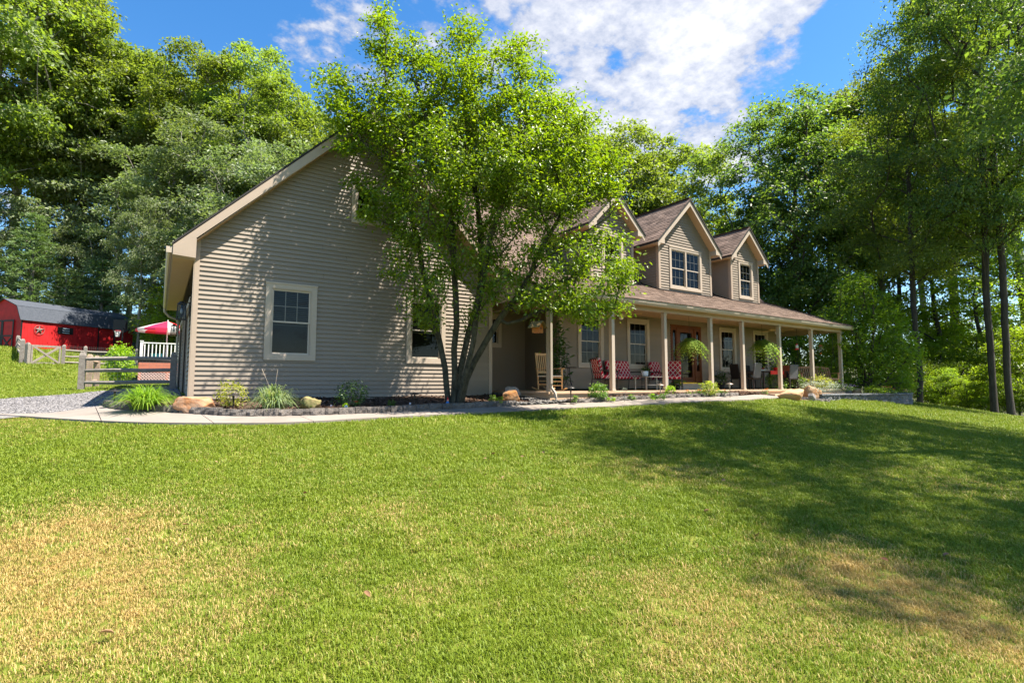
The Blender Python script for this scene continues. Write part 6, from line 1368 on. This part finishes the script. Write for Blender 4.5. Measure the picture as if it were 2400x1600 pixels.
# ceiling fans
M['fan'] = mat('fan_blade', (.58,.42,.22), .5)
def fan(label, u, v, Y, a0):
    p = ptY(u, v, Y); t_ = T('ceiling_fan', label, 'ceiling fan', p, 0.0, 'ceiling fans on the porch'); top = CEIL-p[2]; s = MB(); s.tube([(0,0,.06),(0,0,top)],.018,8); s.lathe([(.07,top-.05),(.06,top)], n=12); B(s,'downrod',M['fan'],t_); s = MB(); s.lathe([(.05,-.07),(.11,-.04),(.12,.04),(.05,.07)], n=16); B(s,'motor',M['trim_pale'],t_)
    for k in range(4): a = a0+k*math.pi/2; s = MB(); s.cbox((math.cos(a)*.42,math.sin(a)*.42,-.01),(.52,.13,.012),rz=a,rx=R(10)); B(s,'blade',M['fan'],t_)
    s = MB(); s.lathe([(.01,-.17),(.06,-.15),(.08,-.10),(.05,-.07)], n=12); B(s,'lamp',M['ceramic'],t_,smooth=True)
fan('pale wooden ceiling fan above the porch dining table', 1820, 774, 12.3, .15); fan('pale wooden ceiling fan above the red loveseat', 1456, 737, 12.3, .5)
# bird house on the tree branch, feeders, swing bench
M['orange_wood'] = mat('orange_cedar', (.42,.10,.008), .6, color2=(.36,.13,.02), scale=10); M['olive_roof'] = mat('cedar_roof', (.20,.12,.045), .7, color2=(.15,.11,.045), scale=14)
p = pt(1260, 780, 11.7); t_ = T('birdhouse', 'orange cedar birdhouse hanging from the low tree branch', 'birdhouse', p, R(20)); s = MB(); s.box(-.09,.09,-.09,.09,0,.15); s.prism([(-.09,.15),(.09,.15),(0,.24)],-.09,.09,axis='y'); B(s,'box',M['orange_wood'],t_)
for sg in (-1,1): s = MB(); s.hexa([(0,-.15,.255),(sg*.17,-.15,.105),(sg*.17,.15,.105),(0,.15,.255),(0,-.15,.27),(sg*.175,-.15,.12),(sg*.175,.15,.12),(0,.15,.27)]); B(s,'roof',M['olive_roof'],t_)
s = MB(); s.tube([(0,-.1,.26),(0,0,.36),(0,.1,.26)],.003,4,cap=False); s.tube([(0,0,.36),(0,0,.62)],.003,4); B(s,'hanger',M['metal_dark'],t_); s = MB(); s.lathe([(.022,0),(.022,.004)], (0,0,0), 12); s.v = [(x, -.092-z, .1+y) for x, y, z in s.v]; B(s,'hole',M['dark'],t_)
M['red_plastic'] = mat('red_plastic', (.70,.02,.04), .3, spec=.5); M['clear'] = mat('feeder_glass', (.45,.5,.45), .1, spec=.5)
p = ptY(1868, 819, 11.33); t_ = T('hummingbird_feeder', 'red hummingbird feeder hanging between the last porch posts', 'bird feeder', p); s = MB(); s.lathe([(.03,0),(.075,.01),(.075,.03),(.04,.045)], n=14); B(s,'tray',M['red_plastic'],t_); s = MB(); s.lathe([(.04,.045),(.055,.07),(.055,.17),(.04,.19)], n=14); B(s,'bottle',M['clear'],t_,smooth=True); s = MB(); s.lathe([(.042,.19),(.042,.215),(.01,.24)], n=12); B(s,'cap',M['red_plastic'],t_); s = MB(); s.tube([(0,0,.24),(0,0,3.89-p[2])],.004,4); B(s,'hanger',M['metal_dark'],t_)
p = ptY(1924, 830, 11.34); t_ = T('wind_chime', 'small copper wind chime hanging near the porch corner', 'wind chime', p); s = MB(); s.lathe([(.07,.36),(.075,.375),(.01,.40)], n=12); B(s,'cap',M['terracotta'],t_); s = MB(); [s.tube([(.05*math.cos(k*1.57),.05*math.sin(k*1.57),.36),(.05*math.cos(k*1.57),.05*math.sin(k*1.57),.12+.03*k)],.006,5) for k in range(4)]; tag(B(s,'tubes',M['bronze'],t_),kind='stuff'); s = MB(); s.tube([(0,0,.40),(0,0,3.89-p[2])],.003,4); s.tube([(0,0,.36),(0,0,.06)],.002,4); B(s,'cord',M['metal_dark'],t_); s = MB(); s.lathe([(.001,0),(.03,.04),(.001,.08)], n=8); B(s,'clapper',M['petal_or'],t_)
M['cedar'] = mat('cedar_wood', (.34,.17,.085), .6, color2=(.42,.26,.16), scale=8, stretch=(.5,2,2), coord='obj')
p = pt(1915, 900, 23.2); t_ = T('porch_swing', 'wooden slatted swing bench with curved back hanging at the porch end', 'swing', (p[0], p[1], PF+.42), math.atan2(RGT[1],RGT[0])+.05); W = .82
for k in range(6): s = MB(); s.box(-W,W,-.26+k*.085,-.19+k*.085,.02,.04); B(s,'slat',M['cedar'],t_)
n = 17
for k in range(n): x = -W+.1+k*(2*W-.2)/(n-1); hh = .46+.06*(1-(x/W)**2); s = MB(); s.beam((x,.27,.05),(x,.27+.13,hh),.042,.016,up=(0,1,0)); B(s,'slat',M['cedar'],t_)
s = MB(); [s.beam((-W+.06+(2*W-.12)*k/10,.395,.485+.06*(1-((-1+.2*k)**2))),(-W+.06+(2*W-.12)*(k+1)/10,.395,.485+.06*(1-((-1+.2*(k+1))**2))),.05,.075,up=(0,0,1)) for k in range(10)]; B(s,'top_rail',M['cedar'],t_); s = MB(); s.box(-W,W,.25,.29,.0,.07); s.box(-W,W,-.28,-.25,-.04,.03); B(s,'rail',M['cedar'],t_)
for sg in (-1,1):
    s = MB(); s.beam((sg*W,-.34,.27),(sg*W,.36,.25),.085,.022); B(s,'arm',M['cedar'],t_); s = MB(); s.box(sg*W-.025,sg*W+.025,-.27,-.23,-.02,.26); s.beam((sg*W,.27,-.02),(sg*W,.41,.5),.05,.04,up=(0,1,0)); B(s,'arm_post',M['cedar'],t_)
    s = MB(); s.tube([(sg*W,-.25,.0),(sg*(W-.02),.0,1.2),(sg*(W-.02),.02,2.2)],.008,4); s.tube([(sg*W,.30,.0),(sg*(W-.02),.02,1.2)],.008,4); B(s,'chain',M['metal_dark'],t_)
# ---------------------------------------------------------------- lanterns on the garage
def lantern(label, y, z):
    t_ = T('wall_lantern', label, 'lantern', (GX0-.03, y, z), 0.0, 'lanterns on the garage wall'); a, h_ = .095, .34
    s = MB(); s.box(-.02,.0,-.06,.06,.08,.40); B(s,'backplate',M['metal_dark'],t_); s = MB(); s.tube([(-.01,0,.38),(-.1,0,.43),(-.16,0,.39)],.010,6); B(s,'bracket',M['metal_dark'],t_)
    s = MB(); cx_, k = -.16, .8
    for sx in (-1,1):
        for sy in (-1,1): s.beam((cx_+sx*a,sy*a,.0),(cx_+sx*a*k,sy*a*k,h_),.018,.018)
    s.box(cx_-a-.012,cx_+a+.012,-a-.012,a+.012,-.02,.0); s.box(cx_-a*k-.012,cx_+a*k+.012,-a*k-.012,a*k+.012,h_,h_+.022); s.lathe([(a*k,h_+.022),(.045,h_+.06),(.01,h_+.075)],(cx_,0,0),8); B(s,'cage',M['metal_dark'],t_)
    s = MB()
    for (ax, sg) in ((0,1),(0,-1),(1,1),(1,-1)):
        q = [(cx_+sg*a*.98,-a,.01),(cx_+sg*a*.98,a,.01),(cx_+sg*a*k*.98,a*k,h_-.01),(cx_+sg*a*k*.98,-a*k,h_-.01)] if ax == 0 else [(cx_-a,sg*a*.98,.01),(cx_+a,sg*a*.98,.01),(cx_+a*k,sg*a*k*.98,h_-.01),(cx_-a*k,sg*a*k*.98,h_-.01)]
        s.quad(*q)
    B(s,'glass',M['glass'],t_,fix=False); s = MB(); s.lathe([(.012,.12),(.026,.16),(.026,.2),(.012,.25)],(cx_,0,0),10); B(s,'bulb',M['ceramic'],t_,smooth=True); s = MB(); s.tube([(cx_,0,.25),(cx_,0,h_)],.016,8); B(s,'socket',M['metal_dark'],t_)
lantern('black glass lantern near the front corner of the garage', 14.3, 3.1); lantern('black glass lantern at the far end of the garage wall', 22.5, 3.35)
# ---------------------------------------------------------------- split rail fences
M['old_wood'] = mat('weathered_wood', (.17,.145,.125), .9, color2=(.27,.24,.21), scale=6, stretch=(2,2,2), bump=.6, bscale=40); M['old_brown'] = mat('brown_weathered_wood', (.27,.19,.13), .9, color2=(.38,.29,.22), scale=6, bump=.5, bscale=40)
def rough_post(mb, p, h, w, seed):
    r = random.Random(seed); q = [(-w,-w*.8),(w*.9,-w),(w,w*.8),(-w*.8,w)]; x, y, z = p; dx, dy = r.uniform(-.02,.02), r.uniform(-.02,.02)
    bot = [(x+a+r.uniform(-.01,.01), y+b+r.uniform(-.01,.01), z-.3) for a, b in q]; mid = [(x+a+dx*.5, y+b+dy*.5, z+h*.92) for a, b in q]; top = [(x+a*.55+dx, y+b*.55+dy, z+h+r.uniform(-.02,.01)) for a, b in q]
    o = mb.add(bot+mid+top, [(0,3,2,1),(8,9,10,11)]+[(i,(i+1)%4,(i+1)%4+4,i+4) for i in range(4)]+[(i+4,(i+1)%4+4,(i+1)%4+8,i+8) for i in range(4)])
def rail(mb, a, b, r0, seed):
    r = random.Random(seed); a, b = Vector(a), Vector(b); m = [a.lerp(b, t) for t in (0,.06,.35,.68,.94,1)]
    for i in (2,3): m[i] = m[i]+Vector((0,0,r.uniform(-.018,.012)))
    mb.tube(m, [r0*.55,r0*.95,r0*1.1,r0*1.05,r0*.95,r0*.55], 5)
def fence(label, posts, rails_z, h, w, seed, r0=.055, m=None, mesh=False, cat='fence'):
    base = posts[0]; t_ = T('split_rail_fence', label, cat, base); m = m or M['old_wood']; P = [np.array(p)-np.array(base) for p in posts]
    for i, p in enumerate(P): s = MB(); rough_post(s, p, h, w, seed+i); B(s,'post',m,t_)
    for i, (a, b) in enumerate(zip(P[:-1], P[1:])):
        for k, z in enumerate(rails_z): s = MB(); rail(s, a+np.array([0,0,z]), b+np.array([0,0,z]), r0, seed*7+i*3+k); B(s,'rail',m,t_)
    if mesh:
        s = MB(); wv = .0035
        for a, b in zip(P[:-1], P[1:]):
            L_ = np.linalg.norm(b-a); n = int(L_/.1)
            for k in range(n): q = a+(b-a)*k/n; s.beam(q+np.array([0,0,.05]), q+np.array([0,0,h*.97]), wv, wv)
            for z in np.arange(.08, h*.97, .1): s.beam(a+np.array([0,0,z]), b+np.array([0,0,z]), wv, wv)
        tag(B(s,'wire_mesh',M['grey_metal'],t_,fix=False), kind='stuff')
    return t_
def gz(p, dz=0): return (float(p[0]), float(p[1]), ground(p[0], p[1])+dz)
fence('grey weathered three rail fence running to the garage wall', [tuple(pt(189,925,16)), tuple(pt(404,923,16.2))], (.37,.73,1.08), 1.29, .085, 3, r0=.06, mesh=True)
fence('short return of weathered fence behind the front fence post', [tuple(pt(207,915,17.6)), tuple(pt(224,915,18.4))], (.35,1.0), 1.22, .085, 13, m=M['old_brown'])
fence('fence run with wire mesh from the gate post to the deck', [tuple(pt(147,854,33)), tuple(pt(198,856,34)), tuple(pt(262,858,35)), tuple(pt(318,860,36))], (.15,.52,.9), 1.25, .09, 23, r0=.055, mesh=True)
fence('fence run from the gate back to the barn doors', [tuple(pt(50,846,30.6)), tuple(pt(40,830,36)), tuple(pt(30,819,41))], (.35,.75,1.1), 1.3, .1, 33)
pa, pb = pt(66,853,30.4), pt(143,854,32.8); dv = pb-pa; L_ = float(np.linalg.norm(dv[:2])); t_ = T('garden_gate', 'grey wooden field gate with crossed braces before the barn', 'gate', pa, math.atan2(dv[1],dv[0])); dz = float(dv[2])/L_
s = MB(); rough_post(s,(-.1,0,0),1.25,.1,5); B(s,'post',M['old_wood'],t_)
for z0_ in (.06,1.08): s = MB(); s.beam((.1,0,z0_),(L_-.1,0,z0_+dz*L_),.04,.12); B(s,'rail',M['old_wood'],t_)
for x in (.15,L_-.2): s = MB(); s.beam((x,-.03,.05+dz*x),(x,-.03,1.12+dz*x),.12,.035,up=(0,1,0)); B(s,'stile',M['old_wood'],t_)
for a, b in (((.2,1.05),(L_-.25,.08)),((.2,.08),(L_-.25,1.05))): s = MB(); s.beam((a[0],-.05 if a[1] > .5 else -.025,a[1]+dz*a[0]),(b[0],-.05 if a[1] > .5 else -.025,b[1]+dz*b[0]),.12,.03,up=(0,1,0)); B(s,'brace',M['old_wood'],t_)
# ---------------------------------------------------------------- red barn
M['barn'] = mat('barn_red', (.42,.012,.014), .6, var=.28, scale=2.2, spec=.3); M['barn_roof'] = mat('barn_roof', (.042,.05,.064), .85, color2=(.07,.078,.095), scale=9, bump=.5, bscale=60); M['black'] = mat('black_paint', (.012,.012,.013), .5)
ca, cb = pt(46,816,36.6), pt(309,822,44.7); dv = cb-ca; BL = float(np.linalg.norm(dv[:2])); ang = math.atan2(dv[1],dv[0]); zb = min(ca[2], cb[2])
barn = T('barn', 'long red gambrel roofed barn with black trim at the edge of the wood', 'barn', (ca[0], ca[1], zb), ang); BW, WH = 3.4, 2.12+(ca[2]-zb)
# local: x along the front wall, y into the barn, gable ends at x=0 and x=BL
DX0, DX1 = BL*.655, BL*.80
s = MB(); nb = int(BL/.2)
for k in range(nb):
    x = k*BL/nb
    if DX0-.1 < x < DX1-.05: continue
    s.box(x+.004, x+BL/nb-.004, 0, .03, -.6, WH)
s.box(0,BL,.03,.05,-.6,WH); tag(B(s,'siding',M['barn'],barn), kind='stuff')
GP_ = [(0,WH),(.38,WH+.86),(BW/2,WH+1.42),(BW-.38,WH+.86),(BW,WH)]
s = MB(); s.prism([(.0,-.6)]+GP_+[(BW,-.6)], -.0, .06, axis='x'); s.prism([(0,-.6)]+GP_+[(BW,-.6)], BL-.06, BL, axis='x'); s.box(0,BL,BW-.05,BW,-.6,WH); B(s,'end_wall',M['barn'],barn)
for (a, b) in zip(GP_[:-1], GP_[1:]):
    n_ = Vector((0,-(b[1]-a[1]),b[0]-a[0])).normalized()*.05; e = .0; A_ = Vector((0,a[0],a[1])); B_ = Vector((0,b[0],b[1]))
    if a == GP_[0]: A_ = A_-(B_-A_).normalized()*.16
    if b == GP_[-1]: B_ = B_+(B_-A_).normalized()*.16
    x0, x1 = Vector((-.14,0,0)), Vector((BL+.14,0,0)); s = MB(); s.hexa([A_+x0,A_+x1,B_+x1,B_+x0,A_+x0+n_,A_+x1+n_,B_+x1+n_,B_+x0+n_]); B(s,'roof',M['barn_roof'],barn)
s = MB(); s.box(-.035,.05,-.035,.0,-.5,WH-.02); B(s,'corner_trim',M['black'],barn)
s = MB(); s.box(DX0,DX1,.25,.28,-.5,WH-.1); B(s,'doorway',M['dark'],barn)
s = MB(); s.box(DX0-.1,DX0,-.035,.02,-.5,WH-.05); s.box(DX1,DX1+.1,-.035,.02,-.5,WH-.05); s.box(DX0,DX1,-.035,.02,WH-.17,WH-.05); B(s,'door_frame',M['black'],barn); s = MB(); s.box(DX0+.01,DX1-.01,-.02,.02,-.4,.86); B(s,'half_door',M['barn'],barn)
wx0, wx1, wz0, wz1 = BL*.285, BL*.415, WH-.88, WH-.36
s = MB(); s.box(wx0,wx1,-.03,-.001,wz0,wz1); w_ = B(s,'window',M['black'],barn); M['louver'] = mat('louver', (.42,.46,.48), .5)
for k in range(3): s = MB(); s.cbox(((wx0+wx1)/2,-.07,wz0+.10+k*.16),((wx1-wx0)*.45,.09,.02),rx=R(40)); B(s,'louver',M['louver'],w_)
for j in range(3): s = MB(); s.box(wx0+.02+j*.07,wx0+.07+j*.07,-.045,-.03,wz0+.03,wz1-.03); B(s,'slat',M['black'],w_)
for (y0, y1) in ((.62,BW/2-.01),(BW/2+.01,BW-.62)):
    s = MB(); s.box(-.05,-.001,y0,y1,-.2,WH-.1); dd_ = B(s,'door',M['barn'],barn); s = MB()
    for a in (y0,y1-.1): s.box(-.08,-.05,a,a+.1,-.2,WH-.1)
    for z in (-.2,.85,WH-.2): s.box(-.081,-.05,y0,y1,z,z+.1)
    s.beam((-.07,y0+.05,-.1),(-.07,y1-.05,.85),.09,.03,up=(1,0,0)); s.beam((-.073,y0+.05,.85),(-.073,y1-.05,-.1),.09,.03,up=(1,0,0)); B(s,'brace',M['black'],dd_)
# star ornament
t_ = T('barn_star', 'round metal star ornament hung on the red barn wall', 'ornament', barn.matrix_basis @ Vector((BL*.135,-.03,WH-.72)) if False else (ca[0]+math.cos(ang)*BL*.135+math.sin(ang)*.03, ca[1]+math.sin(ang)*BL*.135-math.cos(ang)*.03, zb+WH-.72), ang); M['pewter'] = mat('pewter', (.20,.165,.145), .45, metal=.4)
s = MB(); pts_ = [(.33*math.cos(a),-.02,.33*math.sin(a)) for a in np.linspace(0,2*math.pi,25)]; s.tube(pts_,.014,5,cap=False); B(s,'ring',M['pewter'],t_)
s = MB(); q = []
for k in range(10): a = math.pi/2+k*math.pi/5; rr = .32 if k % 2 == 0 else .125; q.append((rr*math.cos(a),-.015,rr*math.sin(a)))
q.append((0,-.085,0)); q.append((0,-.01,0)); s.add(q, [(k,(k+1)%10,10) for k in range(10)]+[((k+1)%10,k,11) for k in range(10)]); B(s,'star',M['pewter'],t_)
# basketball hoop before the barn
p = pt(286,806,38.5); t_ = T('basketball_hoop', 'portable basketball hoop with white net before the barn', 'basketball hoop', (p[0],p[1],ground(p[0],p[1])), math.atan2(RGT[1],RGT[0])); zr = pt(274,775,38.5)[2]-ground(p[0],p[1])
s = MB(); s.tube([(0,0,0),(0,0,zr+.2)],.05,8); B(s,'pole',M['black'],t_); s = MB(); s.tube([(-.38+.2*math.cos(a),.2*math.sin(a),zr) for a in np.linspace(0,6.283,17)],.014,5,cap=False); B(s,'rim',M['red_plastic'],t_); s = MB()
for k in range(12):
    a = k*math.pi/6
    for sg in (-1,1): s.tube([(-.38+.2*math.cos(a),.2*math.sin(a),zr),(-.38+.15*math.cos(a+sg*.26),.15*math.sin(a+sg*.26),zr-.2),(-.38+.11*math.cos(a),.11*math.sin(a),zr-.42)],.012,3,cap=False)
tag(B(s,'net',M['white'],t_,fix=False), kind='stuff'); s = MB(); s.box(-.12,.1,.1,.14,zr-.1,zr+.75) ; s.box(-.9,.15,.22,.25,zr-.05,zr+.85); B(s,'backboard',M['black'],t_); s = MB(); s.box(-.4,.4,-.3,.5,-.05,.18); B(s,'base',M['black'],t_)
# ---------------------------------------------------------------- pool deck, umbrella, bright shrub
M['deck_red'] = mat('deck_red', (.44,.15,.095), .6, var=.12, scale=3, stretch=(1,1,4)); M['deck_grey'] = mat('deck_boards', (.24,.21,.23), .7)
da = pt(322,901,27.0); db = pt(404,903,29.5); DY = float(da[1]); X0 = float(da[0]); X1 = X0+5.2; zd0 = float(da[2]); zf = float(pt(322,842,27)[2]); zr = float(pt(322,802,27)[2])
deck = T('pool_deck', 'raised deck with white railing and red lattice skirt behind the garage', 'deck', (X0, DY, zd0)); hf = zf-zd0; hr = zr-zd0; LD = X1-X0
for k in range(30): s = MB(); s.box(-.05,LD,.0+k*.14,.134+k*.14,hf-.03,hf); B(s,'plank',M['deck_grey'],deck)
for k, z in enumerate((hf-.16,hf-.30,hf-.44,hf-.5)): s = MB(); s.box(0,LD,-.03,.0,z-(.055 if k == 3 else .135)+.0,z) if k < 3 else None; B(s,'skirt_board',M['deck_red'],deck) if k < 3 else None
s = MB(); [s.box(x-.06,x+.06,-.025,.0,-.4,hf-.58) for x in (.06,1.25,2.45,3.65,4.85)]; s.box(0,LD,-.028,0,hf-.66,hf-.585); s.box(0,LD,-.028,0,-.02,.05); B(s,'skirt_frame',M['deck_red'],deck)
M['lattice'] = mat('lattice', (.60,.42,.39), .6); s = MB()
zt, z0_ = hf-.66, .05; hh = zt-z0_
for sg, yy in ((1,-.012),(-1,-.022)):
    x = -hh
    while x < LD:
        a, b = (x, x+hh) if sg > 0 else (x+hh, x); xa, xb = max(0,min(LD,a)), max(0,min(LD,b))
        if abs(xb-xa) > .05: za = z0_+(abs(xa-a)); zb2 = zt-(abs(xb-b)); s.beam((xa,yy,za),(xb,yy,zb2),.042,.008,up=(0,1,0))
        x += .14
tag(B(s,'lattice',M['lattice'],deck,fix=False), kind='stuff'); s = MB(); s.box(0,LD,.03,.05,-.4,hf-.05); s.box(0,.03,.03,4,-.4,hf-.05); B(s,'skirt_backing',M['dark'],deck)
for x in (.08,1.75,3.4): s = MB(); s.box(x-.06,x+.06,.02,.14,hf,hr+.07); s.box(x-.08,x+.08,.0,.16,hr+.07,hr+.10); B(s,'railing_post',M['white'],deck)
s = MB(); s.box(.02,LD,.04,.12,hr-.03,hr+.02); s.box(.1,LD,.06,.10,hf+.06,hf+.11); B(s,'railing',M['white'],deck)
for k in range(30):
    x = .22+k*.165
    if x < LD: s = MB(); s.box(x-.022,x+.022,.06,.10,hf+.11,hr-.03); B(s,'baluster',M['white'],deck)
s = MB(); [s.box(x-.022,x+.022,.06,.10,hf+.11,hr-.03) for x in ()]; 
for k in range(12): y = .3+k*.165; s = MB(); s.box(.06,.1,y-.022,y+.022,hf+.11,hr-.03); B(s,'baluster',M['white'],deck)
s = MB(); s.box(.04,.12,.14,2.4,hr-.03,hr+.02); s.box(.06,.10,.14,2.4,hf+.06,hf+.11); B(s,'railing',M['white'],deck)
pu = pt(393,760,30.0); zt_ = float(pt(393,753,30)[2]); ze = float(pt(393,774,30)[2]); t_ = T('patio_umbrella', 'red and white striped umbrella open above the pool deck', 'umbrella', (pu[0], pu[1], zf)); hc, he, rr = zt_-zf, ze-zf, 1.5
s = MB(); s.tube([(0,0,0),(0,0,hc+.08)],.025,8); B(s,'pole',M['white'],t_); M['umb_red'] = leaf_mat('umbrella_red', (.62,.03,.07), (.62,.03,.07), trans=.3, rnd=0, tcol=(1,1,1)); M['umb_white'] = leaf_mat('umbrella_white', (.72,.66,.64), (.72,.66,.64), trans=.3, rnd=0, tcol=(1,1,1))
for k in range(16):
    a, b = k*math.pi/8, (k+1)*math.pi/8; s = MB(); s.add([(0,0,hc),(rr*math.cos(a)*.55,rr*math.sin(a)*.55,he+(hc-he)*.5),(rr*math.cos(b)*.55,rr*math.sin(b)*.55,he+(hc-he)*.5),(rr*math.cos(a),rr*math.sin(a),he),(rr*math.cos(b),rr*math.sin(b),he),(rr*math.cos(b),rr*math.sin(b),he-.12),(rr*math.cos(a),rr*math.sin(a),he-.12)], [(0,1,2),(1,3,4,2),(3,6,5,4)]); B(s,'canopy_panel',M['umb_white'] if k % 3 == 0 else M['umb_red'],t_,fix=False)
M['yellow'] = mat('yellow_plastic', (.75,.42,.02), .4)
p = (X0+2.28, DY-.05, zr-.02); t_ = T('swim_goggles', 'bundle of yellow and grey swim gear hanging on the deck railing', 'swim gear', p); s = MB(); s.tube([(.17*math.cos(a),-.03,-.12+.13*math.sin(a)) for a in np.linspace(0,6.283,15)],.05,7,cap=False); B(s,'ring',M['yellow'],t_,smooth=True); s = MB(); s.lathe([(.02,-.1),(.13,-.02),(.12,.08),(.03,.13)],(-.26,-.05,.0),12); B(s,'float',M['grey_metal'],t_,smooth=True); s = MB(); s.tube([(-.1,0,.03),(0,.09,.05),(.1,0,.03)],.014,5); B(s,'strap',M['ceramic'],t_)
p = (X0+3.2, DY-.05, zr-.02); t_ = T('life_vest', 'blue and yellow swim vest hanging on the deck railing', 'life vest', p); s = MB(); s.cbox((0,-.05,-.05),(.24,.1,.36)); B(s,'vest',M['bluep'],t_,bevel=.03); s = MB(); s.cbox((-.2,-.05,-.1),(.2,.1,.24)); B(s,'pad',M['yellow'],t_,bevel=.03)
p = (X0+.75, DY+.5, zf); t_ = T('storage_bin', 'teal plastic bin on the deck behind the railing', 'bin', p); s = MB(); s.box(-.25,.25,-.2,.2,0,.30); B(s,'bin',M['teal'],t_,bevel=.02); s = MB(); s.box(-.27,.27,-.22,.22,.302,.34); B(s,'lid',M['teal'],t_,bevel=.01)
plant('shrub', 'bright lime green shrub growing behind the front rail fence', 'shrub', 278, 893, 800, 28, M['lf_lime'], 2600, .11, 44, d=24.5, shape='cone', four=True)
# dry leaves dropped on the lawn
r = np.random.default_rng(9); n = 60; d_ = np.sqrt(r.uniform(7,170,n)); rr = d_*r.uniform(-.95,.85,n); P = d_[:,None]*FWD[:2]+rr[:,None]*RGT[:2]; P = P[lawn_mask(P)]; C = np.column_stack([P, ground_np(P)+.05]); V,Fq,Tt = leaves_np(C,r,.06,up=1.2,four=True,aspect=.6,fold=.4); M['dryleaf'] = leaf_mat('dry_leaf', (.16,.07,.03), (.30,.19,.10), trans=.15, rnd=0, tcol=(1,1,1)); tag(link('fallen_leaves', mesh_np('fallen_leaves',V,faces4=Fq,tint=Tt,mat=M['dryleaf'])), 'a few dry brown leaves scattered over the lawn', 'leaves', kind='stuff')
